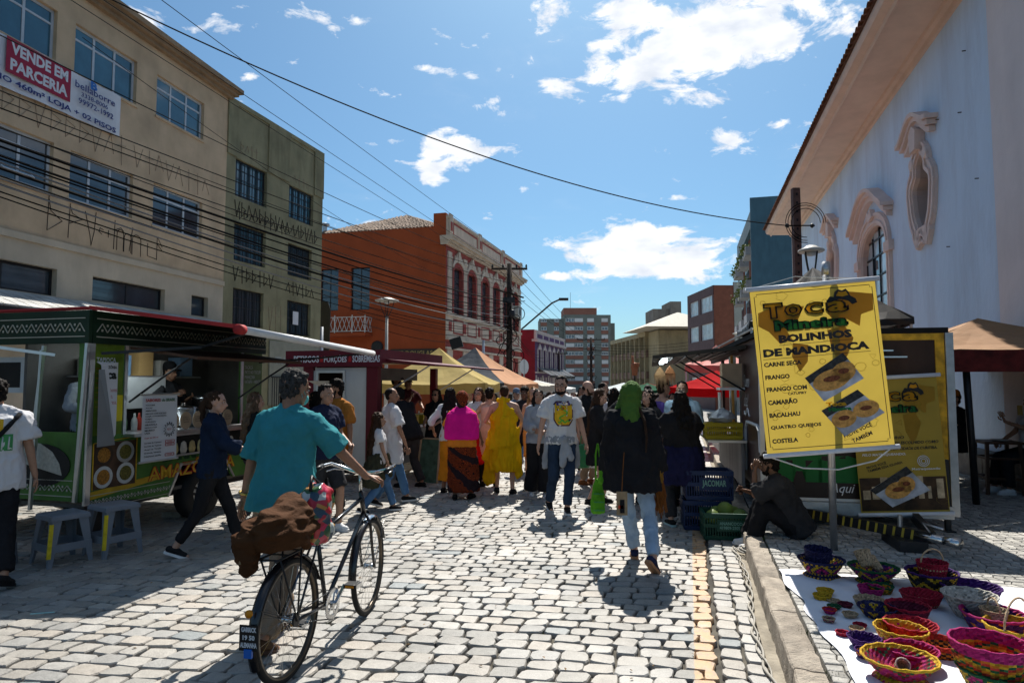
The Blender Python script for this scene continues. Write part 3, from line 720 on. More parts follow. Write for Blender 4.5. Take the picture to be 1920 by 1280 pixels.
for i in range(6):MB().box(.2+i*2.9,.6+i*2.9,-.07,-.003,-1.5,2.4).build('ground_pier',PAL,mar)
for i in range(12):MB().box(1.05+i*1.2,1.55+i*1.2,-.05,-.003,-1.5,2.2).build('ground_shutter',PAL,mar)
# ---- apartment tower at the end of the street
TG=M('tower_green_grey',(.165,.185,.165),.85,.08,.4,.1);TR=M('tower_brick_red',(.25,.115,.085),.85,.12,.5,.1);TW=M('tower_white',(.62,.63,.62),.6,.05,1,0)
twr=T('apartment_tower','green grey and brick red nine storey apartment tower closing the street','building',(9.5,225,0),0)
mb=MB();mb.box(0,8.4,1.5,14,-3,23.6);mb.box(19.6,24.5,0,14,-3,24.8);mb.box(24.5,26.5,4,14,-3,22.3);mb.box(8.4,19.6,.02,14,-3,24.9);mb.build('wall',TG,twr)
mb=MB();mb.box(8.3,19.7,-.02,12,24.9,27.2);mb.build('roof_house',TR,twr)
bm_=MB()
cols_=[(.4,2.6,1.45),(5.0,6.8,1.45),(8.9,15.0,-.02),(16.3,18.8,-.02),(21.2,23.6,-.04)]
WF=M('tower_window',(.12,.16,.19),.15,.5,.8,0,spec=.8)
for fl in range(8):
 z=1.0+fl*2.88
 for(a,b,y_)in cols_:
  bm_.box(a,b,y_-.05,y_-.003,z-.05,z+1.12)
  k=2 if b-a>4 else 1
  for q in range(k):
   xa=a+(b-a)*q/k+.1;xb=a+(b-a)*(q+1)/k-.1
   window(twr,xa,xb,z+1.2,z+2.45,(.33,.66)if(fl+q)%2 else(.5,),(),TW,TW if(fl*7+q*3+int(a))%5<2 else WF,y=y_-.06,fw=.12)
bm_.build('brick_spandrel',TR,twr)
MB().bar((10.9,3,27.2),(10.9,3,33),.1).build('antenna',DARKMETAL,twr)
# ---- olive office block with brise-soleil
OB=M('ochre_concrete',(.31,.26,.155),.85,.12,.7,.2,20,dirt=.4);OBR=M('brown_band',(.16,.10,.075),.85,.12,.7,.2)
d2=Vector((.076,-1)).normalized()
olv=T('office_block','ochre three storey block with vertical concrete fins and pale hipped roof','building',(20.65,135.6,0),frame(0,d2))
mb=MB();mb.box(0,25.8,.6,12,-3,10.1);mb.box(25.8,31.5,.3,12,-3,10.0);mb.box(-.2,25.9,-.3,.6,9.4,10.15);mb.build('wall',OB,olv)
mb=MB()
for z in(-1.2,2.3,5.9):mb.box(0,25.8,-.1,.6,z,z+1.2)
mb.build('spandrel',OBR,olv)
for i in range(9):
 MB().box(i*3.15,i*3.15+.35,-.35,.6,-3,9.4).build('fin',OB,olv)
for i in range(8):
 for z in(0.05,3.55,7.15):window(olv,i*3.15+.4,i*3.15+3.1,z,z+2.25,(.5,),(),DARKMETAL,GLASS,y=.45,fw=.09)
mb=MB();mb.add([(21,-3,10.2),(36,-3,10.2),(36,12,10.2),(21,12,10.2),(28,4,13),(30,4,13)],[(0,1,5,4),(1,2,5),(2,3,4,5),(3,0,4),(0,3,2,1)]);mb.build('roof',M('fibre_roof',(.42,.39,.32),.7,.1,2,.2,8,stretch=(3,.2,1)),olv)
# ---- block of dark concrete towers on the skyline
CON=M('old_concrete',(.20,.18,.155),.9,.2,.4,.2,dirt=.5)
o=T('concrete_tower','windowless grey concrete stair tower rising behind the ochre block','building',(0,0,0))
p=at(1226,700,175);q=at(1257,700,175)
mb=MB();mb.box(p.x,q.x-.0,175,185,-3,at(0,579,175).z);mb.build('wall',CON,o);mb=MB();mb.box(at(1248,0,174).x,at(1268,0,174).x,174,184,-3,at(0,565,174).z);mb.build('shaft',CON,o)
o=T('low_block','low dark building with water tanks behind the concrete stair tower','building',(0,0,0))
mb=MB();mb.box(at(1268,0,190).x,at(1300,0,190).x,190,200,-3,at(0,600,190).z);mb.box(at(1272,0,190).x,at(1285,0,190).x,191,195,at(0,601,190).z,at(0,596,190).z);mb.build('wall',CON,o)
# ---- brown block
BRN=M('brown_mosaic',(.115,.075,.075),.8,.12,1,.15,20);BRK=M('red_brick',(.19,.065,.04),.85,.15,2,.2,20);GRY=M('grey_render',(.30,.29,.26),.85,.1,1,.2)
d3=Vector((.03,-1)).normalized()
brn=T('brown_block','dark brown tiled three storey block with curtained windows and brick end','building',(22.85,85,0),frame(0,d3))
bh=[(.9,4.4,9.95,11.8),(5.3,9.6,9.95,11.8),(.9,4.4,6.7,8.6),(5.3,9.6,6.7,8.6),(.9,4.4,3.4,5.3),(5.3,9.6,3.4,5.3),(.9,4.4,.4,2.3),(5.3,9.6,.4,2.3)]
mb=MB();wall(mb,0,10,-3,12.85,bh,rev=.3);shell(mb,0,10,.3,9,-3,12.85);mb.quad((0,0,12.85),(10,0,12.85),(10,.3,12.85),(0,.3,12.85));mb.build('wall',BRN,brn)
MB().box(.05,9.9,.29,.32,-2,12.5).build('interior',DARKIN,brn)
CUR=M('window_bright',(.42,.50,.54),.3,.35,1.4,0,spec=.7)
for h in bh:window(brn,*h,(.33,.66),(.3,),TW,CUR,y=.15,fw=.08)
mb=MB();mb.box(10.003,10.2,.03,2.3,-3,12.8);mb.build('brick_end',BRK,brn)
mb=MB();mb.box(10.003,10.3,2.3,6.2,-3,13.2);mb.build('render_end',GRY,brn)
for z in(3.4,7.2,9.6):
 w=window(brn,0,1.9,0,1.3,(.5,),(),DARKMETAL,GLASS,fw=.08);w.location=(10.36,3.2,z);w.rotation_euler=(0,0,PI/2)
mb=MB();mb.box(9.0,10.35,6.2,9,-3,14.0);mb.build('brick_tower',BRK,brn)
# ---- blue apartment house with planters
SKB=M('pale_blue_render',(.36,.50,.56),.8,.08,1,.15,dirt=.3,dirtcol=(.2,.25,.28));TEA=M('teal_render',(.055,.115,.15),.85,.15,.8,.25,dirt=.5,dirtcol=(.02,.05,.07));CONL=M('planter_concrete',(.36,.37,.38),.85,.15,2,.2,dirt=.4)
d4=Vector((-.267,-1)).normalized()
blu=T('blue_apartment_house','pale blue and teal apartment house with concrete balcony planters','building',(23.3,67.2,0),frame(0,d4))
BLN=17.8
mb=MB();mb.box(0,BLN,.35,6,-3,15.4);mb.build('wall',SKB,blu)
mb=MB();mb.box(0,BLN,.0,6,14.3,15.7);mb.box(BLN,BLN+.25,-.3,4.2,-3,15.9);mb.build('end_wall',TEA,blu)
mb=MB();mb.box(BLN+.05,BLN+.3,4.2,12,-3,17.3);mb.box(BLN-9,BLN+.05,4.4,12,-3,17.2);mb.build('brick_wing',BRK,blu)
bk=MB()
for x in(3.5,9.5,15.2):
 bk.box(x,x+1.2,.28,.35,-1,14.2)
bk.build('brick_panel',BRK,blu)
LEAF=M('planter_leaf',(.10,.13,.025),.7,.4,6,0)
for fl in range(5):
 z=1.6+fl*2.75
 for x in(0.6,6.2,12.0):
  MB().box(x,x+2.9,-.45,.35,z-.55,z+.15).build('planter',CONL,blu)
  window(blu,x+.1,x+2.8,z+.25,z+1.9,(.5,),(),DARKMETAL,GLASSB,y=.26,fw=.08)
  lf=MB();R=random.Random(fl*7+int(x))
  if(fl+int(x))%3!=2:
   for _ in range(150):
    c=Vector((x+R.uniform(0,2.9),-.35+R.gauss(0,.18),z+.2+R.gauss(0,.22)-R.random()*.3));a=Vector((R.uniform(-1,1),R.uniform(-1,1),R.uniform(-1,1))).normalized()*.13;b=a.orthogonal().normalized()*.08
    lf.add([c-a,c+b,c+a,c-b],[(0,1,2,3)])
   lf.build('planter_plant',LEAF,blu)
   # ---- church
CHW=M('church_whitewash',(.58,.70,.84),.7,.07,.7,1.0,5.5,dirt=.5,dirtcol=(.40,.44,.52),ds=1.3,stretch=(1,1,.5))
PNK=M('church_pink_trim',(.70,.56,.50),.75,.07,2,.25,20,dirt=.2,dirtcol=(.3,.22,.2))
CPL=M('church_pale_pink',(.74,.66,.64),.8,.06,1,.4,8,dirt=.15,dirtcol=(.4,.36,.36))
CTL=M('clay_roof_tile',(.16,.075,.045),.85,.3,6,.3,30,objrand=.3)
dc=Vector((-.274,-1)).normalized()
chu=T('church','white and pink church side wall with tiled eave, arched and oval windows','church',(8.05,11.24,0),frame(0,dc))
def cw(pts):return[(-s,z)for s,z in pts]
def sm(pts,n=4):
 """closed catmull-rom"""
 out=[];k=len(pts)
 for i in range(k):
  p0,p1,p2,p3=[Vector(pts[(i+j)%k])for j in(-1,0,1,2)]
  for q in range(n):
   t=q/n
   out.append(tuple(.5*((2*p1)+(-p0+p2)*t+(2*p0-5*p1+4*p2-p3)*t*t+(-p0+3*p1-3*p2+p3)*t**3)))
 return out
def oval_out(cx,cz,s=1.0,k=1.0):
 h=[(0,1.0),(.30,.80),(.36,.52),(.66,.28),(.62,-.1),(.52,-.45),(.32,-.72),(.27,-.95),(.12,-.80)]
 pts=h+[(-x,z)for x,z in h[::-1]][:-1]
 return[(cx+x*s*.95,cz+z*s*1.0)for x,z in sm(pts,3)]
def offset(out,d):
 n=len(out);r=[]
 for i in range(n):
  a=Vector(out[i-1]);b=Vector(out[(i+1)%n]);t=(b-a);nn=Vector((t.y,-t.x)).normalized();r.append((out[i][0]+nn.x*d,out[i][1]+nn.y*d))
 return r
def poly_area(o):return sum(o[i-1][0]*o[i][1]-o[i][0]*o[i-1][1]for i in range(len(o)))
def arch_out(x0,x1,z0,zs,rise,n=14):
 c=(x0+x1)/2;r=(x1-x0)/2
 return[(x0,z0),(x1,z0)]+[(c+r*math.cos(PI*k/n),zs+rise*math.sin(PI*k/n)**.8)for k in range(n+1)]
ops=[('oval',-2.55,5.62,.98),('arch',-7.75,0,0),('oval',-12.15,5.75,.98),('arch',-16.5,0,0)]
ops=[('oval',-2.5,5.66,.88),('arch',-6.5,0,0),('oval',-11.65,5.78,.88)]
outl=[]
for t_,x_,z_,s_ in ops:
 if t_=='oval':outl.append(oval_out(x_,z_,s_))
 else:outl.append(arch_out(x_-1.3,x_+1.3,2.95,5.05,.85))
mb=MB();boxes=[]
for o_ in outl:
 xs=[p[0]for p in o_];zs=[p[1]for p in o_];boxes.append((min(xs)-.3,max(xs)+.3,min(zs)-.3,max(zs)+.3))
wall(mb,-20.2,9,-1,8.95,boxes,rev=0)
def rays_box(c,ang,bx):
 dx,dz=math.cos(ang),math.sin(ang);t=1e9
 if dx>1e-9:t=min(t,(bx[1]-c[0])/dx)
 if dx<-1e-9:t=min(t,(bx[0]-c[0])/dx)
 if dz>1e-9:t=min(t,(bx[3]-c[1])/dz)
 if dz<-1e-9:t=min(t,(bx[2]-c[1])/dz)
 return(c[0]+dx*t,c[1]+dz*t)
for(t_,_a,_b,_c),o_,bx in zip(ops,outl,boxes):
 RV=.30 if t_=='oval' else.2
 if poly_area(o_)<0:o_.reverse()
 n=len(o_);c=((bx[0]+bx[1])/2,(bx[2]+bx[3])/2)
 B=[]
 for p in o_:
  B.append(rays_box(c,math.atan2(p[1]-c[1],p[0]-c[0]),bx))
 for i in range(n):
  j=(i+1)%n
  mb.quad((o_[i][0],0,o_[i][1]),(B[i][0],0,B[i][1]),(B[j][0],0,B[j][1]),(o_[j][0],0,o_[j][1]))
  for cx_,cz_ in((bx[0],bx[2]),(bx[1],bx[2]),(bx[1],bx[3]),(bx[0],bx[3])):
   e=1e-6
   on_i=(abs(B[i][0]-cx_)<e,abs(B[i][1]-cz_)<e);on_j=(abs(B[j][0]-cx_)<e,abs(B[j][1]-cz_)<e)
   if(on_i[0]and not on_i[1]and on_j[1]and not on_j[0])or(on_i[1]and not on_i[0]and on_j[0]and not on_j[1]):
    mb.add([(B[i][0],0,B[i][1]),(cx_,0,cz_),(B[j][0],0,B[j][1])],[(0,1,2)])
  mb.quad((o_[i][0],0,o_[i][1]),(o_[j][0],0,o_[j][1]),(o_[j][0],RV,o_[j][1]),(o_[i][0],RV,o_[i][1]))
shell(mb,-20.2,9,0,14,-1,8.95)
mb.build('wall',CHW,chu)
REV=M('church_reveal',(.52,.39,.34),.8,.08,2,.2)
for(t_,x_,z_,s_),o_ in zip(ops,outl):
 mb=MB();mb.strip(offset(o_,-.012),offset(o_,.03),.02,.30);mb.build('window_reveal',REV,chu,fix=True)
 if t_=='oval':
  fr=T
  mb=MB();mb.strip(offset(o_,-.02),offset(o_,.30),-.06,.03);mb.strip(offset(o_,.03),offset(o_,.11),-.10,-.06);mb.strip(offset(o_,.21),offset(o_,.28),-.10,-.06)
  mb.build('window_surround',PNK,chu,smooth=False,fix=True)
  ztop=max(p[1]for p in o_)+.02
  hood=[]
  for k in range(13):
   t=k/12*2-1;hood.append((x_+t*.82,ztop+.14+.42*max(0,math.cos(t*PI/2))**1.6+.05*abs(t)**4))
  for lay,(o0,hh,yy)in enumerate(((0,.12,-.12),(.12,.1,-.19),(.22,.09,-.26))):
   mb=MB();lo=[(a*1+(a-x_)*.10*lay,b+o0)for a,b in hood];hi=[(a,b+hh)for a,b in lo]
   mb.strip(lo,hi,yy,.02,closed=False);mb.build('hood_moulding',PNK,chu,fix=True)
  mb=MB();mb.prism([(x_-.16,ztop+.05),(x_+.16,ztop+.05),(x_+.22,ztop+.45),(x_,ztop+.6),(x_-.22,ztop+.45)],-.2,0);mb.build('keystone',PNK,chu,fix=True)
  for sg_ in(-1,1):
   mb=MB();mb.lathe([(.02,-.06),(.11,-.05),(.13,0),(.11,.02)],14);o=mb.build('scroll',PNK,chu,loc=(x_+sg_*.42,-.1,ztop-.12));o.rotation_euler=(PI/2,0,0)
  zb=min(p[1]for p in o_)
  mb=MB()
  mb.prism([(x_-.36,zb+.15),(x_-.38,zb-.16),(x_-.2,zb-.25),(x_-.12,zb-.08),(x_,zb-.02),(x_+.12,zb-.08),(x_+.2,zb-.25),(x_+.38,zb-.16),(x_+.36,zb+.15)],-.1,0);mb.build('apron',PNK,chu,fix=True)
  MB().box(x_-.8,x_+.8,.28,.31,z_-1.1,z_+1.1).build('pane',GLASS,chu)
 else:
  x0_,x1_=x_-1.3,x_+1.3
  def ar(off,z0):return[(x0_-off,z0),(x0_-off,5.05)]+[(x_-(1.3+off)*math.cos(PI*k/14),5.05+(.85+off)*math.sin(PI*k/14)**.8)for k in range(1,14)]+[(x1_+off,5.05),(x1_+off,z0)]
  mb=MB();mb.strip(ar(-.01,2.95),ar(.34,2.95),-.045,.03,closed=False);mb.strip(ar(.04,2.95),ar(.12,2.95),-.075,-.045,closed=False);mb.strip(ar(.24,2.95),ar(.32,2.95),-.08,-.045,closed=False)
  mb.box(x0_-.48,x0_-.0,-.12,0,4.95,5.2);mb.box(x1_,x1_+.48,-.12,0,4.95,5.2);mb.box(x0_-.5,x0_-.3,-.1,0,2.7,3.3);mb.box(x1_+.3,x1_+.5,-.1,0,2.7,3.3)
  mb.build('window_surround',PNK,chu,fix=True)
  mb=MB();mb.box(x0_-.5,x1_+.5,-.16,.3,2.72,2.95);mb.box(x0_-.3,x1_+.3,-.12,0,2.55,2.72);mb.build('window_sill',PNK,chu)
  for lay,(o0,hh,yy)in enumerate(((.0,.13,-.14),(.13,.11,-.22),(.24,.10,-.30))):
   hood=[]
   for k in range(25):
    t=k/24*2-1;c=math.cos(t*PI/2)
    hood.append((x_+t*(1.75+lay*.06),5.62+.95*max(0,c)**.9-.0+(.16*max(0,(abs(t)-.72)/.28))+o0))
   mb=MB();mb.strip(hood,[(a,b+hh)for a,b in hood],yy,.02,closed=False);mb.build('hood_moulding',PNK,chu,fix=True)
  mb=MB()
  for sg_ in(-1,1):
   for k in range(3):mb.lathe([(.02,-.05),(.09-k*.015,-.04),(.1-k*.015,0)],10,c=(0,0,0));
  mb=MB();mb.prism([(x_-.3,6.12),(x_-.15,6.35),(x_,6.25),(x_+.15,6.35),(x_+.3,6.12),(x_,6.02)],-.12,0);mb.build('keystone',PNK,chu,fix=True)
  w=MB()
  for k in range(5):w.bar((x0_+2.6*k/4,.14,2.95),(x0_+2.6*k/4,.14,5.05+.84*math.sin(PI*k/4)**.8),.05)
  for z in(2.98,3.5,4.05,4.6,5.15,5.6):w.bar((x0_,.145,z),(x1_,.145,z),.045)
  wf=w.build('window',DARKMETAL,chu)
  CG=M('church_glass',(.40,.50,.55),.15,.25,2,.05,4,spec=.8)
  for k in range(4):
   for zi,(za,zb_)in enumerate(((2.98,3.5),(3.5,4.05),(4.05,4.6),(4.6,5.15),(5.15,5.85))):
    MB().box(x0_+.65*k+.03,x0_+.65*k+.62,.15,.16,za+.03,zb_-.03).build('pane',CG if(k*5+zi*3)%7 else GLASS,wf)
  MB().box(x0_-.1,x1_+.1,.20,.22,2.8,6).build('interior',DARKIN,chu)
mb=MB()
eprof=[(0.02,8.55),(-.06,8.57),(-.08,8.66),(-.16,8.69),(-.18,8.76),(-.95,8.80),(-.98,8.74),(-1.02,8.74),(-1.05,8.82),(-1.2,8.86),(-1.24,8.95),(-1.24,9.05),(.02,9.1)]
vs=[(x,y,z)for x in(-20.6,9)for y,z in eprof];n=len(eprof)
mb.add(vs,[(i,i+1,n+i+1,n+i)for i in range(n-1)]+[tuple(range(n)),tuple(range(n,2*n))[::-1]]);mb.build('eave',M('eave_beige',(.66,.49,.39),.75,.07,2,.2,20,dirt=.2,dirtcol=(.35,.25,.2)),chu,fix=True)
mb=MB();mb.add([(-20.7,-1.3,9.05),(9,-1.3,9.05),(9,4,10.7),(-20.7,4,10.7)],[(0,1,2,3)]);mb.build('roof',CTL,chu)
tb=MB();K=6;vs=[]
for y_,z_,r_ in((-.0,0,.095),(.42,.135,.08)):
 for k in range(K+1):t=PI*k/K;vs.append((math.cos(t)*r_,y_,z_+math.sin(t)*r_*.8))
tb.add(vs,[(k,k+1,K+2+k,K+1+k)for k in range(K)]);
tmesh=tb.mesh('roof_tile',CTL)
for i in range(125):
 O('roof_tile',tmesh,chu,(-20.6+i*.235,-1.36,9.06+random.uniform(0,.015)))
 if i%1==0:O('roof_tile',tmesh,chu,(-20.6+i*.235,-1.02,9.20+random.uniform(0,.015)))
MB().box(1.02,9,-.10,-.003,-.5,8.54).build('pilaster',CPL,chu)
MB().box(-20.4,-19.2,-.1,-.003,-.5,8.54).build('pilaster',CPL,chu)
MB().box(-20.25,-19.4,-.3,-.1,5.2,5.45).build('corbel',CPL,chu)
STB=M('stone_base',(.18,.17,.155),.95,.35,4,.9,12,dirt=.5)
mb=MB();n=60
for i in range(n):
 x0_=-19+i*28/n
 v=[(x0_+random.uniform(-.02,.02),-.30+random.uniform(-.03,.03),-.4),(x0_+.46,-.30+random.uniform(-.03,.03),-.4),(x0_+.46,-.28,.53+random.uniform(-.04,.03)),(x0_,-.28,.53+random.uniform(-.04,.03)),(x0_,-.003,.58),(x0_+.46,-.003,.58)]
 MB().add(v,[(0,1,2,3),(3,2,5,4),(0,3,4),(1,5,2)]).build('base_stone',STB,chu)
mb=MB()
for(s_,z_)in((.4,6.6),(1.5,6.9),(-.2,5.2),(1.2,4.3),(.1,7.6)):mb.bar((-s_,-.06,z_),(-s_,.02,z_),.016)
mb.build('wall_hook',DARKMETAL,chu)
# ================================================================= STALLS AND STREET FURNITURE
V=Vector
def inv(root):
 m=Matrix.Translation(root.location)@Matrix.Rotation(root.rotation_euler[2],4,'Z');mi=m.inverted();return lambda p:mi@V(p)
GRN=M('truck_green',(.06,.15,.03),.4,.35,3,.05,8);GRD=M('truck_dark_green',(.010,.028,.014),.45,.3,3,.05);GRL=M('truck_lime',(.13,.20,.02),.4,.35,5,.05)
ZIG=M('zigzag_cream',(.45,.42,.34),.6,.1,4,0);YBAND=M('truck_yellow',(.50,.30,.02),.5,.3,5,0);REDF=M('awning_red',(.38,.03,.03),.7,.1,3,.1);FABR=M('awning_shaded_fabric',(.045,.02,.018),.85,.2,2,.2,20,spec=.1)  # dark awning fabric is red cloth with its underside shade in the colour
KRAFT=M('kraft_card',(.40,.29,.19),.8,.1,8,.1);PRINT=M('print_dark',(.03,.03,.03),.7,.1,4,0);PRR=M('print_red',(.40,.02,.02),.6,.1,4,0)
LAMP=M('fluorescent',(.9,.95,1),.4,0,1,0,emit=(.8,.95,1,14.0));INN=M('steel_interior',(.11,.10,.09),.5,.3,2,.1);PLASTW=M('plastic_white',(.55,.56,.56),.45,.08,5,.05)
tk=T('food_truck','green Amazonian food trailer with zigzag fascia and menus, counter open to the street','food truck',(-4.375,6.8,0),frame(0,(.28,1)))
TL_=2.8
mb=MB()
mb.prism([(0,.5),(1.12,.36),(1.30,.74),(2.06,.74),(2.25,.45),(TL_,.45),(TL_,1.15),(0,1.15)],0,.04)
mb.box(0,.43,0,.04,1.15,2.3);mb.box(2.36,TL_,0,.04,1.15,2.3)
mb.build('side_panel',GRN,tk,fix=True)
mb=MB();mb.box(-.04,0,0.0,2.3,.5,1.2);mb.box(-.04,0,0,.10,1.2,2.2);mb.build('front_panel',GRN,tk)
MB().box(.03,.41,-.006,-.002,1.16,2.12).build('side_poster',GRL,tk)
MB().box(2.38,TL_-.02,-.006,-.002,1.2,2.12).build('side_poster',M('truck_pale_green',(.16,.22,.10),.5,.2,5,0),tk)
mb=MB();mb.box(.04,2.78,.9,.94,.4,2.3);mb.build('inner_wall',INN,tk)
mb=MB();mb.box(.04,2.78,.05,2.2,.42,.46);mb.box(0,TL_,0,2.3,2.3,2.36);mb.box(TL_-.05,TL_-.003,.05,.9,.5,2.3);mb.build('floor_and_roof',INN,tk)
mb=MB();mb.box(.44,2.35,-.16,.4,1.12,1.155);mb.build('counter',ALU,tk)
MB().box(-.03,.03,-.035,-.003,.46,2.48).build('corner_post',ALU,tk);MB().bar((-.06,-.03,2.12),(-.06,.06,.5),.035).build('corner_rod',ALU,tk)
[MB().box(x_,x_+.04,-.02,-.003,1.15,2.2).build('hatch_jamb',ALU,tk)for x_ in(.42,2.34)]
mb=MB();mb.box(-.02,TL_+.02,-.05,-.01,2.12,2.46);mb.build('fascia',GRD,tk)
mb=MB();mb.box(-.07,-.03,-.05,2.4,2.12,2.46);mb.build('fascia',GRD,tk)
def zig(y,x0,x1,z0,h,n,par,ax='x',t=.012):
 b=MB()
 for i in range(n*2):
  a=x0+(x1-x0)*i/(2*n);c=x0+(x1-x0)*(i+1)/(2*n);za,zb=(z0,z0+h)if i%2==0 else(z0+h,z0)
  P1,P2=((a,y,za),(c,y,zb))if ax=='x' else((y,a,za),(y,c,zb));b.bar(P1,P2,t,t*.5)
 for z in(z0-.05,z0+h+.05):
  P1,P2=((x0,y,z),(x1,y,z))if ax=='x' else((y,x0,z),(y,x1,z));b.bar(P1,P2,t*.8,t*.8)
 for i in range(n):
  a=x0+(x1-x0)*(i+.5)/n;c=x0+(x1-x0)*(i+1)/n
  for q,zz in((a,z0+h*.2),(c,z0+h*.8)):
   if ax=='x':b.box(q-.01,q+.01,y-.004,y,zz-.012,zz+.012)
   else:b.box(y-.004,y,q-.01,q+.01,zz-.012,zz+.012)
 return b.build('zigzag_print',ZIG,par)
zig(-.054,.02,TL_,2.24,.09,22,tk);zig(-.074,.0,2.35,2.24,.09,18,tk,'y');zig(-.046,0.12,2.25,.60,.06,18,tk,'y',.010)
zig(-.008,.03,1.12,.455,.04,12,tk,'x',.008)
L=inv(tk);A0,A1=L((-2.80,6.72,2.26)),L((-2.10,9.9,2.15))
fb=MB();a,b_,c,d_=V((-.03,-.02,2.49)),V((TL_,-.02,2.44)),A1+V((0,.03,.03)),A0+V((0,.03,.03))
fb.add([a,b_,c,d_,a+V((0,0,.012)),b_+V((0,0,.012)),c+V((0,0,.012)),d_+V((0,0,.012))],[(0,1,2,3),(4,7,6,5),(0,3,7,4),(1,5,6,2)]);fb.build('awning_shaded_fabric',FABR,tk)
MB().bar(a+V((-.012,0,.0)),d_+V((-.02,0,0)),.03,.04).build('awning_sunlit_edge',REDF,tk)  # bright red bars put in as the sunlit edge of the translucent fabric
MB().tube([V((-.03,-.03,2.485)),V((-.03,2.4,2.485))],.02,6).build('awning_sunlit_edge',REDF,tk)
MB().tube([A0,A1],.042,14).build('awning_roller',M('roller_white',(.62,.62,.62),.35,.1,4,.05),tk,True)
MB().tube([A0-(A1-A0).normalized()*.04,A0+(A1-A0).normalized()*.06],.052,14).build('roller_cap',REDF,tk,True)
mb=MB();mb.bar(V((.1,-.04,2.02)),V((.62,A0.y*.55,2.10)),.03);mb.bar(V((.62,A0.y*.55,2.10)),A0+V((.15,.03,-.03)),.025);mb.build('awning_arm',DARKMETAL,tk)
mb=MB();mb.bar(V((2.7,-.03,2.0)),V((2.75,-.9,2.05)),.03);mb.bar(V((2.75,-.9,2.05)),A1+V((-.3,.05,-.02)),.025);mb.build('awning_arm',DARKMETAL,tk)
mb=MB();mb.add([(.44,-.06,2.11),(2.36,-.06,2.11),(2.36,-.95,1.99),(.44,-.95,1.99),(.44,-.06,2.08),(2.36,-.06,2.08),(2.36,-.95,1.96),(.44,-.95,1.96)],[(0,3,2,1),(4,5,6,7),(0,4,7,3),(1,2,6,5),(3,7,6,2),(0,1,5,4)]);mb.build('hatch_flap',M('hatch_board',(.10,.05,.03),.6,.2,3,.1),tk)
for x in(.5,2.3):MB().tube([(x,-.01,1.5),(x,-.5,1.80),(x,-.8,1.97)],.012,6).build('gas_strut',DARKMETAL,tk)
for x in(.55,.85):
 o=MB().box(0,.26,.2,.3,2.16,2.19).build('fluorescent_tube',LAMP,tk,loc=(x,0,0))
MB().bar((-.1,.35,2.0),(-.75,.9,2.12),.03).build('awning_arm',ALU,tk)
mb=MB();mb.bar((-.06,.55,2.1),(-.08,.62,1.2),.03);mb.bar((-.12,.50,2.05),(-.16,.52,.42),.03);mb.build('support_rod',ALU,tk)
mb=MB();mb.box(-.0,.9,1.0,1.6,1.6,2.0);mb.build('microwave',PLASTW,tk,loc=(.2,.1,0));MB().box(.195,.2,1.2,1.65,1.66,1.94).build('microwave_door',BLACK,tk)
MB().box(.9,1.6,.55,.85,1.4,1.78).build('cool_box',PLASTW,tk)
for x,r,h in((1.55,.16,.20),(1.95,.17,.32)):
 o=MB().lathe([(r,0),(r,h),(r*1.06,h+.01),(r*.9,h+.03),(.03,h+.05),(.03,h+.08),(.001,h+.08)],24).build('cooking_pot',M('pot_steel',(.55,.55,.55),.22,.1,5,0,metal=1),tk,True,(x,.22,1.18))
for i,x in enumerate((1.02,1.22,1.42,1.95)):
 o=MB().lathe([(.001,0),(.092,0),(.092,.008),(.001,.008)],20,sy=1.15).build('card_sign',KRAFT,tk,False,(x,-.12,1.26));o.rotation_euler=(PI/2,0,0)
 q=text('Cupuaçu\nAçaí R$12\nTaperebá',.11,.08,PRINT,o,(-.055,-.03,.010),(0,0,0),bold=.0);
mn=MB().box(0,.21,-.005,0,0,.32).build('menu_card',BWHT,tk,loc=(1.56,-.17,1.16));text('VATAPÁ\nTACACÁ\nMANIÇOBA\nPATO',.15,.22,PRINT,mn,(.03,-.008,.06),bold=.0)
R=random.Random(8)
for i in range(9):MB().lathe([(.03,0),(.035,.09),(.03,.13),(.012,.16),(.012,.2),(.001,.2)],10).build('bottle',M('truck_bottle_%d'%(i%4),((.45,.05,.03),(.5,.4,.08),(.1,.2,.08),(.5,.5,.48))[i%4],.35,.1,5,0),tk,True,(.52+i*.105+R.uniform(-.02,.02),.30+R.uniform(-.05,.05),1.157))
for i in range(5):MB().box(0,.22,0,.2,0,.2+.05*(i%3)).build('container',M('truck_box_%d'%(i%3),((.35,.33,.3),(.12,.2,.3),(.4,.25,.1))[i%3],.6,.1,5,0),tk,loc=(.6+i*.34,.66,1.80))
MB().box(.5,2.3,.62,.9,1.775,1.795).build('shelf',ALU,tk)
mb=MB();mb.box(1.0,2.3,-.10,-.07,.84,.86);mb.box(1.0,2.3,-.10,-.07,1.08,1.11);mb.box(1.0,1.03,-.10,-.07,.86,1.08);mb.build('display_case',ALU,tk);MB().box(1.03,2.3,-.066,-.006,.85,1.1).build('display_back',DARKIN,tk)
R=random.Random(3)
for i in range(8):MB().lathe([(.05,0),(.065,.05),(.05,.13),(.02,.16),(.03,.19)],10).build('food_bag',M('farinha_'+str(i%3),((.5,.42,.2),(.55,.5,.42),(.45,.33,.14))[i%3],.6,.2,20,.2),tk,True,(1.12+i*.14,-.036,.86))
ph=MB().box(.07,.62,-.010,-.004,.60,1.08).build('food_photo',M('photo_brown',(.07,.035,.02),.5,.5,8,0),tk)
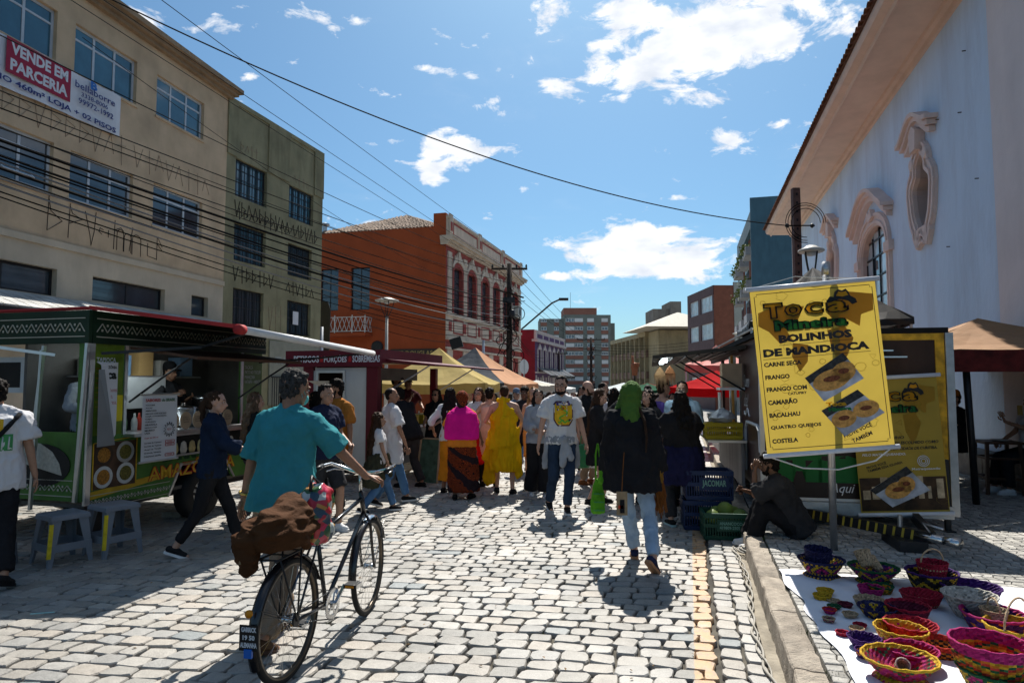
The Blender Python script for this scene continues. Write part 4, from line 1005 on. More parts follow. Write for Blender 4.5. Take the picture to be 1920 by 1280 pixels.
for i,(x,z,c1)in enumerate(((.20,.95,(.05,.03,.02)),(.47,.96,(.35,.33,.3)),(.20,.72,(.5,.5,.48)),(.48,.73,(.5,.5,.48)))):
 MB().lathe([(.001,0),(.115,0),(.115,.003),(.001,.003)],22).build('plate',M('plate_%d'%i,c1,.5,.1,20,0),ph,False,(x,-.012,z)).rotation_euler=(PI/2,0,0)
 MB().lathe([(.001,0),(.08,0),(.07,.006),(.001,.008)],16).build('food',M('food_%d'%(i%2),((.30,.13,.02),(.12,.10,.02))[i%2],.6,.6,60,.3),ph,False,(x,-.015,z)).rotation_euler=(PI/2,0,0)
mb=MB();[mb.bar(p,q,.012,.006)for p,q in(((.07,-.012,.60),(.07,-.012,1.08)),((.07,-.012,1.08),(.62,-.012,1.12)),((.62,-.012,.60),(.62,-.012,1.1)))];mb.build('photo_border',YBAND,tk)
mb=MB();mb.add([(.02,-.007,.50),(1.2,-.007,.62),(1.2,-.007,.68),(.02,-.007,.58)],[(0,1,2,3)]);mb.build('yellow_band',YBAND,tk)
text('BARRACA',.95,.15,M('sign_dkgreen',(.01,.05,.02),.5,0,1,0),tk,(1.0,-.008,.87-.09),bold=.06)
text('AMAZÔNICA',1.45,.19,YBAND,tk,(.80,-.012,.72-.13),bold=.01);text('AMAZÔNICA',1.47,.20,PRR,tk,(.79,-.009,.715-.13),bold=.06)
text('TAPIOCA',.24,.05,BWHT,tk,(.07,-.010,1.93),bold=.03)
for i in range(9):text('açaí com queijo',.26,.022,YBAND if i%3 else PRR,tk,(.07,-.010,1.85-i*.05),bold=0)
text('TACACÁ\nPATO NO TUCUPI\nMANIÇOBA\nVATAPÁ + ARROZ',.34,.26,BWHT,tk,(2.42,-.010,1.70),bold=0)
MB().box(2.44,2.74,-.012,-.008,1.24,1.5).build('notice',M('notice_green',(.18,.26,.12),.5,.2,5,0),tk);text('TACACÁ\nMANIÇOBA\nVATAPÁ',.22,.2,PRINT,tk,(2.47,-.014,1.27),bold=0)
yn=MB().box(.25,.41,-.016,-.012,1.30,1.58).build('yellow_notice',M('paper_yellow',(.60,.48,.02),.7,.05,3,0),tk)
mb=MB();
mb.add([(.03,-.05,1.93),(.30,-.05,1.93),(.30,-.05,1.16),(.20,-.06,1.05),(.14,-.10,1.5),(.08,-.06,1.9)],[(0,5,4,3,2,1)]);rm=mb.build('rolled_menu',BWHT,tk)
mb=MB();mb.add([(.05,-.065,1.85),(.09,-.10,1.85),(.22,-.13,1.06),(.03,-.10,1.05)],[(0,3,2,1)]);mb.build('menu_back',M('banner_grey',(.20,.20,.20),.7,.1,3,0),tk)
text('AMAZÔNIA',.18,.04,PRINT,rm,(.10,-.056,1.86),bold=.04);text('ca',.12,.07,PRINT,rm,(.16,-.056,1.75),bold=.05)
text('2 sabores\nqueijo,\ncalabresa,\nPará.',.15,.24,PRR,rm,(.14,-.056,1.42),bold=0)
o=MB().lathe([(.001,0),(.40,0),(.40,.003),(.001,.003)],28,sy=.55).build('food_photo',BLACK,tk,False,(-.047,.55,.86));o.rotation_euler=(PI/2,0,-PI/2)
MB().prism([(-.28,-.02),(.30,-.14),(.26,-.02),(.16,.1),(-.0,.18),(-.15,.20),(-.26,.12)],0,.004).build('food',M('tapioca_white',(.42,.40,.34),.6,.2,30,.2),tk,False,(-.055,.55,.90)).rotation_euler=(0,0,-PI/2)
wh=MB().lathe([(.17,-.09),(.26,-.10),(.31,-.085),(.325,-.04),(.325,.04),(.31,.085),(.26,.10),(.17,.09)],32,cap0=False,cap1=False).build('wheel',RUBBER,tk,True,(1.68,.08,.325));wh.rotation_euler=(PI/2,0,0)
MB().lathe([(.18,.07),(.175,.085),(.14,.05),(.10,.06),(.06,.09),(.03,.095),(.001,.095)],28,cap0=False,cap1=False).build('rim',M('rim_silver',(.5,.5,.5),.35,.1,6,0,metal=.8),wh,True)
mb=MB()
for i in range(10):t=2*PI*i/10;mb.lathe([(.018,.055),(.018,.064)],8,c=(math.cos(t)*.12,math.sin(t)*.12,0))
mb.build('wheel_vent',BLACK,wh)
mb=MB();mb.box(.1,2.9,.1,.2,.35,.45);mb.box(.1,2.9,1.9,2.0,.35,.45);mb.bar((1.68,.1,.33),(1.68,2.1,.33),.07);mb.tube([(1.68,2.0,.325),(1.68,2.18,.325)],.32,20);mb.build('chassis',DARKMETAL,tk)
mb=MB();mb.prism([(1.28,.74),(1.10,.38),(1.13,.38),(1.31,.71),(2.05,.71),(2.24,.45),(2.27,.45),(2.07,.74)],-.012,0);mb.build('arch_trim',ALU,tk,fix=True)
mb=MB();mb.box(-.1,.1,-.05,.2,0,.35);mb.build('jack_stand',DARKMETAL,tk,loc=(.4,.3,0))
mt=T('menu_banner','white SABORES DO BRASIL price banner hanging from the green truck counter','banner',tuple(tk.matrix_basis@V((.50,-.19,.84))),tk.rotation_euler[2])
mb=MB();W_,H_=.50,.74
mb.add([(0,0,0),(W_,-.01,0),(W_,0,H_),(0,0,H_),(W_*.5,.012,H_*.5)],[(0,1,4),(1,2,4),(2,3,4),(3,0,4)]);mb.build('sheet',BWHT,mt)
for z in(0,H_):MB().tube([(-.03,-.005,z),(W_+.03,-.005,z)],.012,8).build('rod',ALU,mt)
text('SABORES',.21,.035,PRR,mt,(.03,-.014,.66),bold=.03);text('do BRASIL',.20,.035,M('print_green_dark',(.02,.12,.04),.6,0,1,0),mt,(.26,-.014,.66),bold=.03)
for i,s in enumerate(('TUCUMÃ','AÇAÍ','ABACAXI','ABACAXI COM HORTELÃ','CAJÁ (TAPEREBÁ)','CAJU','CUPUAÇU','GRAVIOLA','MARACUJÁ','MURICI','UVA')):text(s,min(.30,.019*len(s)+.02),.017,PRINT,mt,(.03,-.014,.615-i*.031),bold=.04)
text('Copo de 400 ml',.19,.022,PRR,mt,(.03,-.014,.25),bold=.02)
for i,s in enumerate(('Sorvete de Cupuaçu','Sorvete de Tapioca','Açaí na Tigela','Granola, banana,','Cobertura à escolha')):text(s,.24,.02,PRINT,mt,(.03,-.014,.195-i*.036),bold=.03)
for z in(.19,.155,.04):
 mb=MB()
 for(p,q)in(((.33,z),(.46,z)),((.33,z+.028),(.46,z+.028)),((.33,z),(.33,z+.028)),((.46,z),(.46,z+.028))):mb.bar((p[0],-.014,p[1]),(q[0],-.014,q[1]),.004)
 mb.build('price_box',PRR,mt);text('12,00',.07,.014,PRR,mt,(.36,-.014,z+.007),bold=.03)
st_=[(.38+(.085 if i%2 else.05)*math.cos(2*PI*i/28),-.014,.34+(.085 if i%2 else.05)*math.sin(2*PI*i/28))for i in range(28)];MB().tube(st_,.004,4,closed=True).build('price_star',PRINT,mt);text('R$10',.06,.03,PRR,mt,(.35,-.014,.325),bold=.0)
def stool(label,X,Y,rz,hgt):
 t=T('plastic_stool',label,'stool',(X,Y,0),rz,'grey plastic stools');G=M('plastic_grey',(.17,.19,.22),.45,.08,5,.05);YP_=M('plastic_yellow_mark',(.60,.46,.02),.5,.2,30,0)
 a,b=.155,.195
 mb=MB();mb.lathe([(.001,hgt),(a*1.40,hgt),(a*1.52,hgt-.012),(a*1.56,hgt-.05),(a*1.48,hgt-.05)],4,cap0=False,cap1=False);me=mb;o=me.build('seat',G,t);o.rotation_euler=(0,0,PI/4)
 for sx in(-1,1):
  for sy in(-1,1):
   mb=MB();P0=V((sx*a,sy*a,hgt-.03));P1=V((sx*b,sy*b,0))
   ox,oy=V((-sx*.055,0,0)),V((0,-sy*.055,0));oz=V((0,0,.0))
   for o_ in(ox,oy):
    mb.add([P0,P0+o_*1.5,P1+o_*.6,P1,P0*1+V((-sx*.006,-sy*.006,0)),P0+o_*1.5+V((-sx*.006,-sy*.006,0)),P1+o_*.6+V((-sx*.006,-sy*.006,0)),P1+V((-sx*.006,-sy*.006,0))],[(0,1,2,3),(4,7,6,5),(1,5,6,2),(0,3,7,4)])
   lg=mb.build('leg',G,t)
   if sx<0 and sy<0:MB().bar(P0.lerp(P1,.1)+V((-.004,-.004,0)),P0.lerp(P1,.8)+V((-.004,-.004,0)),.035,.012).build('yellow_mark',YP_,lg)
 zz=hgt*.36;c=a+(b-a)*.64
 mb=MB()
 for(p,q)in(((-c,-c),(c,-c)),((c,-c),(c,c)),((c,c),(-c,c)),((-c,c),(-c,-c))):mb.bar((*p,zz),(*q,zz),.008,.07)
 mb.build('brace',G,t)
stool('lower grey plastic stool with yellow marked leg at the green truck corner',-4.33,6.42,1.0,.47)
stool('taller grey plastic stool with yellow mark below the food photos of the green truck',-4.02,6.72,1.05,.50)
stool('grey plastic stool at the left edge behind the man in the white tee',-4.85,6.15,.3,.45)
# ---- maroon and white kiosk
MRN=M('kiosk_maroon',(.11,.008,.018),.4,.12,3,.05);KW=M('kiosk_white',(.52,.54,.53),.5,.08,2,.15,6,dirt=.3,dirtcol=(.3,.32,.32),ds=3)
ks=T('snack_kiosk','maroon and white snack kiosk with PETISCOS PORÇÕES SOBREMESAS sign and raised hatch','kiosk',(-2.31,11.3,0),frame(0,(.27,1)))
mb=MB();mb.box(-.02,.02,.19,.60,.2,1.97);mb.box(-.02,.02,.60,1.2,.2,.95);mb.box(-.02,.02,.60,1.2,1.92,1.97);mb.box(-.02,.02,1.16,1.23,.95,1.92);mb.build('front_panel',KW,ks)
[MB().box(*q_).build('corner_post',MRN,ks)for q_ in((-.05,.08,-.02,.19,0,2.0),(-.05,.05,1.23,1.42,0,2.0),(2.6,2.72,-.03,.1,0,2.0))]
mb=MB();mb.box(-.10,-.02,-.10,1.75,1.985,2.27);mb.box(-.02,2.80,-.10,-.02,2.05,2.28);mb.box(-.02,2.8,-.02,1.75,2.1,2.2);mb.build('fascia',MRN,ks)
o=text('PETISCOS',.50,.12,BWHT,ks,(-.105,1.58,2.06),(PI/2,0,-PI/2),bold=.025);text('PORÇÕES',.44,.15,BWHT,ks,(-.105,.98,2.04),(PI/2,0,-PI/2),bold=.025);text('SOBREMESAS',.52,.12,BWHT,ks,(-.105,.43,2.06),(PI/2,0,-PI/2),bold=.025)
for y in(1.035,.485):
 MB().add([(-.106,y+.02,2.07),(-.106,y-.035,2.07),(-.106,y-.035,2.13),(-.106,y-.0075,2.18),(-.106,y+.02,2.13)],[(0,1,2,3,4)]).build('bottle_print',PRR,ks)
mb=MB();mb.box(-.05,-.02,.60,.64,.95,1.92);mb.box(-.05,-.02,1.12,1.16,.95,1.92);mb.box(-.05,-.02,.64,1.12,1.88,1.92);mb.build('window_frame',ALU,ks)
MB().add([(-.05,.62,1.66),(-.05,1.14,1.66),(-.35,1.14,1.74),(-.35,.62,1.74)],[(0,1,2,3)]).build('window_flap',KW,ks)
mb=MB();mb.box(.1,2.6,1.2,1.25,.1,2.05);mb.box(.3,.34,.2,1.2,.1,.9);mb.build('inner_wall',DARKIN,ks)
mb=MB();mb.box(.1,2.6,-.0,.06,.2,.88);mb.build('side_panel',M('kiosk_grey',(.12,.12,.12),.6,.3,3,.1),ks);MB().box(.05,2.7,-.3,.3,.88,.92).build('counter',ALU,ks)
mb=MB();mb.add([(.1,-.1,2.12),(2.7,-.1,2.12),(3.2,-1.35,1.98),(-.0,-1.05,2.02),(.1,-.1,2.09),(2.7,-.1,2.09),(3.2,-1.35,1.95),(-.0,-1.05,1.99)],[(0,3,2,1),(4,5,6,7),(0,4,7,3),(1,2,6,5),(3,7,6,2),(0,1,5,4)]);mb.build('hatch_flap',MRN,ks)
for x in(.15,2.6):MB().tube([(x,-.03,1.5),(x+.1,-.85,2.0)],.014,6).build('gas_strut',STEEL,ks)
MB().box(.3,2.4,.3,.5,1.75,1.98).build('roller_shutter',M('shutter_dark',(.10,.10,.095),.6,.2,3,.1),ks)
for i,(x,w_)in enumerate(((.5,.3),(.95,.3),(1.45,.3),(1.9,.3))):
 MB().box(x,x+w_,-.24,.05,.922,1.10).build('crate',M('crate_yellow',(.55,.38,.02),.5,.1,5,0),ks)
for i in range(7):MB().lathe([(.03,0),(.032,.12),(.012,.17),(.012,.2)],10).build('bottle',M('bottle_%d'%(i%3),((.5,.5,.5),(.3,.05,.03),(.5,.4,.1))[i%3],.3,.1,5,0),ks,True,(.45+i*.27,.12,.93))
MB().box(.12,.38,.22,.23,1.45,1.7).build('yellow_notice',M('paper_yellow',(.60,.48,.02),.7,.05,3,0),ks)
cb=T('menu_board','green A-frame menu board standing on the cobbles by the kiosk','menu board',(-1.42,11.6,gz(11.6)),-.5)
mb=MB();mb.add([(-.22,-.12,0),(.22,-.12,0),(.2,0,.75),(-.2,0,.75),(-.22,.12,0),(.22,.12,0)],[(0,1,2,3),(4,3,2,5)]);mb.build('board',M('chalkboard',(.06,.11,.08),.8,.4,9,.1),cb);mb=MB();mb.bar((-.22,-.125,0),(-.2,-.01,.76),.025);mb.bar((.22,-.125,0),(.2,-.01,.76),.025);mb.bar((-.2,-.01,.75),(.2,-.01,.75),.025);mb.build('board_frame',KRAFT,cb)
# ---- peaked market tents
def tent(label,c,hw,hd_,ze,zp,cols,val=.22,rz=-.26,poles=True,cat='market tent',name='market_tent',sag=.35):
 z0=gz(c[1]);t=T(name,label,cat,(c[0],c[1],z0),rz)
 cs_=[(-hw,-hd_),(hw,-hd_),(hw,hd_),(-hw,hd_)];nm=('front','right','back','left')
 for i in range(4):
  a,b=cs_[i],cs_[(i+1)%4];mb=MB();n,m=12,8;vs=[]
  for r in range(m+1):
   tt=r/m;z=ze+(zp-ze)*(tt*(1-sag)+sag*tt**2.2)
   for q in range(n+1):
    s=q/n;x=(a[0]+(b[0]-a[0])*s)*(1-tt);y=(a[1]+(b[1]-a[1])*s)*(1-tt)
    w=noise.noise(V((x*3,y*3,i*5.1)))*.03*(1-tt)+.02*math.sin(s*PI*5)*tt*(1-tt)
    sg_=-.05*math.sin(s*PI)*(1-tt)
    vs.append((x,y,z+w+sg_))
  mb.add(vs,[(r*(n+1)+q,r*(n+1)+q+1,(r+1)*(n+1)+q+1,(r+1)*(n+1)+q)for r in range(m)for q in range(n)])
  vs=[]
  for q in range(n+1):
   s=q/n;x=a[0]+(b[0]-a[0])*s;y=a[1]+(b[1]-a[1])*s;nx_,ny_=(b[1]-a[1]),-(b[0]-a[0]);l=math.hypot(nx_,ny_);k=.015*math.sin(s*40)
   vs.append((x,y,ze-.05*math.sin(s*PI)+noise.noise(V((x*3,y*3,i*5.1)))*.03));vs.append((x+nx_/l*k,y+ny_/l*k,ze-val-.04*math.sin(s*PI)))
  mb.add(vs,[(2*q,2*q+1,2*q+3,2*q+2)for q in range(n)])
  mb.build('roof_panel',cols[i%len(cols)],t)
 if poles:
  for x,y in cs_:MB().bar((x*.97,y*.97,0),(x*.97,y*.97,ze-.01),.035).build('pole',STEEL,t)
 return t
TY=M('tent_yellow',(.50,.39,.15),.8,.12,2,.5,8,spec=.08,thru=.35);TGR=M('tent_shaded_grey',(.05,.06,.075),.8,.2,2,.5,8,spec=.08);TOR=M('tent_orange',(.56,.31,.18),.8,.12,2,.5,8,spec=.08,thru=.3)  # the grey stands in for shade on two sides of the orange tent
TRE=M('tent_red',(.48,.008,.012),.85,.12,2,.4,8,spec=.04,thru=.4);TBR=M('tent_brown',(.27,.15,.075),.85,.1,3,.4,10);TGN=M('tent_green',(.012,.07,.035),.85,.2,2,.4,8,spec=.04)
tent('yellow peaked market tent with sagging valance left of the crowd',(-1.80,16.2),1.35,1.35,1.86,2.72,[TY],rz=-.1)
tent('orange peaked market tent, two sides coloured grey as shade, behind the yellow one',(-1.10,19.7),1.5,1.5,1.95,3.02,[TGR,TOR,TOR,TGR],rz=-.35)
for i,(x,y,c_,lb)in enumerate(((-.2,23.5,M('tent_cream',(.35,.33,.28),.8,.15,2,.4,8),'cream canopy further down the left row of stalls'),(1.1,29,M('tent_pale',(.42,.43,.42),.8,.15,2,.4,8),'pale grey canopy at the far end of the left row of stalls'),(5.6,33,M('tent_pale2',(.38,.42,.42),.8,.15,2,.4,8),'pale canopy far down the street in front of the ochre block'))):tent(lb,(x,y),1.5,1.5,2.0,2.35,[c_],rz=-.25)
tent('red peaked market tent behind the dark food stall',(5.6,18.0),1.25,1.4,1.80,2.25,[TRE],rz=-.25)
tent('red and green striped canopy at the end of the right stalls',(3.3,16.0),.5,.9,1.72,1.85,[TGN,TRE],rz=-.25,val=.3)
tent('red tent with pale stripe showing above the dark stall roof',(6.7,21.5),1.0,1.0,2.6,3.25,[M('tent_redwhite',(.55,.14,.12),.7,.3,3,.4,8)],rz=-.25)
tent('black pyramid topped gazebo behind the yellow banner',(5.55,12.0),1.25,1.25,2.78,3.86,[BLACK],rz=-.25,val=.1,sag=.02)
um=tent('brown square market tent shading the seats by the church wall',(6.95,9.75),1.55,1.55,2.10,2.60,[TBR],val=.20,rz=-.27,poles=False)
um.location.z=PZ-.08
REDV=M('tent_valance_dark',(.12,.015,.012),.8,.5,6,.3)
for(a,b)in(((-1.57,-1.57),(1.57,-1.57)),((-1.57,-1.57),(-1.57,1.57))):
 MB().quad((*a,2.06),(*b,2.06),(*b,1.78),(*a,1.78)).build('valance',REDV,um)
for x,y in((1.5,1.5),(-1.5,1.5),(1.5,-1.5)):MB().bar((x,y,0),(x,y,2.08),.05).build('pole',DARKMETAL,um)
pm=MB().tube([(0,0,0),(-.06,0,2.0)],.042,10).build('pole',DARKMETAL,um,True);pm.location=inv(um)(V((5.98,8.56,PZ-.0)))
# ---- brown food trailer (right)
WD=M('trailer_wood',(.045,.022,.013),.5,.35,3,.08,20,stretch=(1,1,.15));BRP=M('trailer_brown',(.05,.02,.018),.35,.15,3,.03);GLD=M('trailer_gold',(.62,.33,.02),.45,.45,9,0)
TGNL=M('logo_green_dark',(.03,.22,.06),.5,.05,3,0,thru=.45);YLB=M('banner_yellow',(.60,.43,.07),.6,.08,2.5,.05,4,thru=.38);YLD=M('logo_orange',(.90,.50,.03),.5,.05,3,0,thru=.6);MAPC=M('banner_map_print',(.60,.40,.06),.6,.1,3,0,thru=.65);LNE=M('banner_line',(.42,.29,.03),.6,.1,3,0)  # map shapes are part of the banner print
BUN=M('fritter',(.55,.28,.07),.55,.4,25,.4,60);BUNF=M('fritter_filling',(.17,.05,.02),.6,.6,60,.6,90)
tr=T('food_trailer','dark brown wood look food trailer with gold frame and green Mineira lettering','food truck',(2.85,7.45,PZ),frame(0,(.21,1)))
ZB,ZT=.27,2.10
mb=MB();mb.box(0,.04,-1.85,0,ZB,ZT);mb.build('front_wall',WD,tr)
mb=MB();mb.box(.04,1.9,-.04,0,ZB,ZT);mb.box(1.9,6.5,-.04,0,ZB,.80);mb.box(1.9,6.5,-.04,0,1.95,ZT);mb.box(4.3,4.5,-.04,0,.8,1.95);mb.build('side_wall',BRP,tr)
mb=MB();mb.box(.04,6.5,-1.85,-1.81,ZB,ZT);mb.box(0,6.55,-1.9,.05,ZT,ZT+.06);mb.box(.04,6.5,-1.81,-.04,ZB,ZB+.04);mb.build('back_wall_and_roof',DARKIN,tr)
mb=MB();mb.box(-.012,0,-1.85,0,ZT-.075,ZT-.003);mb.box(-.012,0,-1.85,-1.76,ZB,ZT-.075);mb.build('gold_frame',GLD,tr)
mb=MB();mb.box(-.035,0.03,-1.93,-1.853,ZB-.12,ZT);mb.build('corner_post',STEEL,tr);
mb=MB();mb.box(-.02,.03,0.003,.05,.1,ZT-.02);mb.box(.06,.10,0.003,.02,.1,ZT-.5);mb.build('side_post',PLASTW,tr)
rt=(PI/2,0,-PI/2)
MB().box(-.006,0,-1.2,-.0,.27,.95).build('sign_panel',M('sign_black',(.02,.013,.01),.4,.1,3,0),tr)
text('Mineira',1.75,.40,TGNL,tr,(-.010,-.12,.46),rt,bold=.10)
text('Toca',1.3,.3,YLD,tr,(-.010,-.2,.92),rt,bold=.1)
text('Aqui',.26,.13,BWHT,tr,(-.010,-.66,.33),rt,bold=.0,italic=.35)
mb=MB();mb.box(-.012,-.007,-1.2,-.02,.265,.295);mb.build('white_strip',PLASTW,tr)
mb=MB();mb.box(-.09,0.3,-1.85,0,.13,.262);mb.build('frame_rail',STEEL,tr)
mb=MB();mb.box(-.20,-.012,-1.42,-.2,1.83,1.845);mb.box(-.16,-.012,-1.3,-.2,1.90,1.915);mb.build('window_flap',ALU,tr);mb=MB();mb.box(-.008,-.001,-1.12,-.3,1.42,1.80);mb.build('service_window',DARKIN,tr);MB().box(-.02,-.009,-1.16,-1.12,1.40,1.82).build('window_jamb',ALU,tr)
mb=MB();mb.tube([(-.015,-1.62,.5),(-.015,-1.72,.6),(-.015,-1.74,1.5),(-.015,-1.68,1.6)],.022,6);mb.build('white_outline',PLASTW,tr,True)
rs_=(PI/2,0,PI)
text('Bom\ndia!',.5,.42,BWHT,tr,(1.52,.012,1.25),rs_,bold=-.005,italic=.3);MB().tube([(1.5-.03*i,.012,1.18-.05*math.sin(i*.5))for i in range(16)],.01,4).build('flourish',BWHT,tr)
mb=MB();mb.tube([(.25,.01,.75),(.3,.01,1.0),(.45,.01,1.05),(1.3,.01,1.05),(1.42,.01,.95),(1.45,.01,.4)],.02,6);mb.build('white_outline',PLASTW,tr)
mb=MB();
def slab(b,pts,t):b.add([V(p)for p in pts]+[V(p)-V((0,0,t))for p in pts],[(0,1,2,3),(7,6,5,4),(0,4,5,1),(1,5,6,2),(2,6,7,3),(3,7,4,0)]);return b
slab(mb,[(1.2,.01,2.06),(5.6,.01,2.06),(5.6,1.22,1.93),(1.2,1.22,1.93)],.05);mb.build('hatch_flap',M('hatch_dark',(.045,.04,.033),.6,.3,2,.1),tr)
mb=MB()
for i in range(7):mb.bar((1.25,.1+i*.17,1.99-i*.018),(5.55,.1+i*.17,1.99-i*.018),.02)
mb.build('flap_rib',DARKMETAL,tr)
for x in(1.35,3.5,5.4):MB().tube([(x,.02,1.45),(x,.8,1.93)],.014,6).build('gas_strut',DARKMETAL,tr)
for(x,y)in((1.35,1.02),(2.2,1.05)):MB().box(x,x+.5,y,y+.06,1.85,1.885).build('fluorescent_tube',LAMP,tr)
mb=MB();mb.bar((.3,.06,2.2),(6.6,.06,2.2),.02);mb.build('roof_rail',ALU,tr)
mb=MB();slab(mb,[(1.25,.02,.80),(4.2,.02,.80),(4.2,.52,.80),(1.25,.52,.80)],.03);mb.build('counter',ALU,tr)
MB().box(1.3,4.2,.05,.09,.2,.76).build('counter_skirt',M('skirt_grey',(.25,.24,.23),.5,.35,2,.2,6,stretch=(4,4,.3)),tr)
mb=MB();mb.bar((1.95,.1,.8),(2.05,.1,1.95),.07,.03);mb.build('timber_post',M('timber',(.40,.20,.05),.7,.2,8,.1),tr);MB().box(2.3,2.42,.01,.10,.8,1.95).build('side_post',PLASTW,tr)
MB().box(1.92,4.2,-.5,-.47,.8,1.9).build('inner_shelf',DARKIN,tr)
MB().box(1.4,1.7,.05,.3,1.50,1.82).build('cardboard_box',KRAFT,tr);MB().box(1.35,1.8,.02,.34,1.46,1.495).build('shelf',PLASTW,tr)
MB().box(2.1,2.35,.25,.27,1.1,1.42).build('notice',PLASTW,tr)
for i in range(6):MB().lathe([(.05,0),(.05,.1),(.045,.12),(.001,.12)],12).build('jar',M('jar_%d'%(i%2),((.2,.2,.2),(.3,.25,.2))[i%2],.4,.1,5,0),tr,True,(1.5+.22*i,-.1+.02*i,.83))
hz_=T('trailer_hitch','trailer drawbar with yellow and black hazard stripes and jockey coupling on the paving','trailer hitch',(2.85,7.45,PZ),tr.rotation_euler[2])
L=inv(hz_);HP=L(V((3.86,6.12,PZ+.14)));A_=V((0.02,-.35,.14));B_=V((.02,-1.5,.14))
YHZ=M('hazard_yellow',(.40,.30,.04),.6,.2,9,.1)
for q,nm in((A_,'drawbar'),(B_,'drawbar')):
 MB().bar(q,HP,.06,.10).build(nm,DARKMETAL,hz_)
dv=(HP-A_);n=26;mb=MB();sd=dv.normalized().cross(V((0,0,1)))*-1
sd=V((-1,0,0))if sd.x>0 else sd
for i in range(n):
 if i%2:
  a=A_+dv*(.1+.8*i/n);b=A_+dv*(.1+.8*(i+.55)/n)
  for yy in(.034,-.034):
   s_=dv.normalized().cross(V((0,0,1))).normalized()*yy
   mb.quad(a+s_+V((0,0,-.045)),b+s_+V((0,0,-.045)),b+s_+dv*.012+V((0,0,.048)),a+s_+dv*.012+V((0,0,.048)))
  mb.quad(a+V((-.03,-.03,.0525)),b+V((-.03,-.03,.0525)),b+V((.03,.03,.0525)),a+V((.03,.03,.0525)))
mb.build('hazard_stripe',YHZ,hz_)
mb=MB();dn_=dv.normalized();mb.tube([HP-dn_*.15,HP+dn_*.1],.04,12);mb.tube([HP+dn_*.08,HP+dn_*.24],[.035,.05],12);mb.build('coupling',M('coupling_chrome',(.55,.55,.54),.25,.1,5,.05,metal=1),hz_,True)
MB().tube([HP+V((0,0,.02)),HP-dn_*.08+V((0,0,.12)),HP+dn_*.1+V((0,0,.10))],.012,6).build('coupling_handle',STEEL,hz_,True)
MB().tube([HP-dn_*.3+V((0,0,-.13)),HP-dn_*.3+V((0,0,.16))],.022,8).build('jockey_stem',STEEL,hz_);MB().box(-.06,.06,-.06,.06,-.015,0).build('jockey_foot',STEEL,hz_,loc=HP-dn_*.3+V((0,0,-.13)))
MB().box(-.25,.25,-.12,.12,0,.10).build('wheel_chock',DARKMETAL,hz_,loc=HP-dn_*.25+V((.05,.0,-.14)))
jk=MB();jk.bar((-.05,-1.80,-.003),(-.05,-1.80,.75),.05);jk.box(-.1,0,-1.86,-1.74,-.01,.01);jk.build('jack_leg',DARKMETAL,tr)
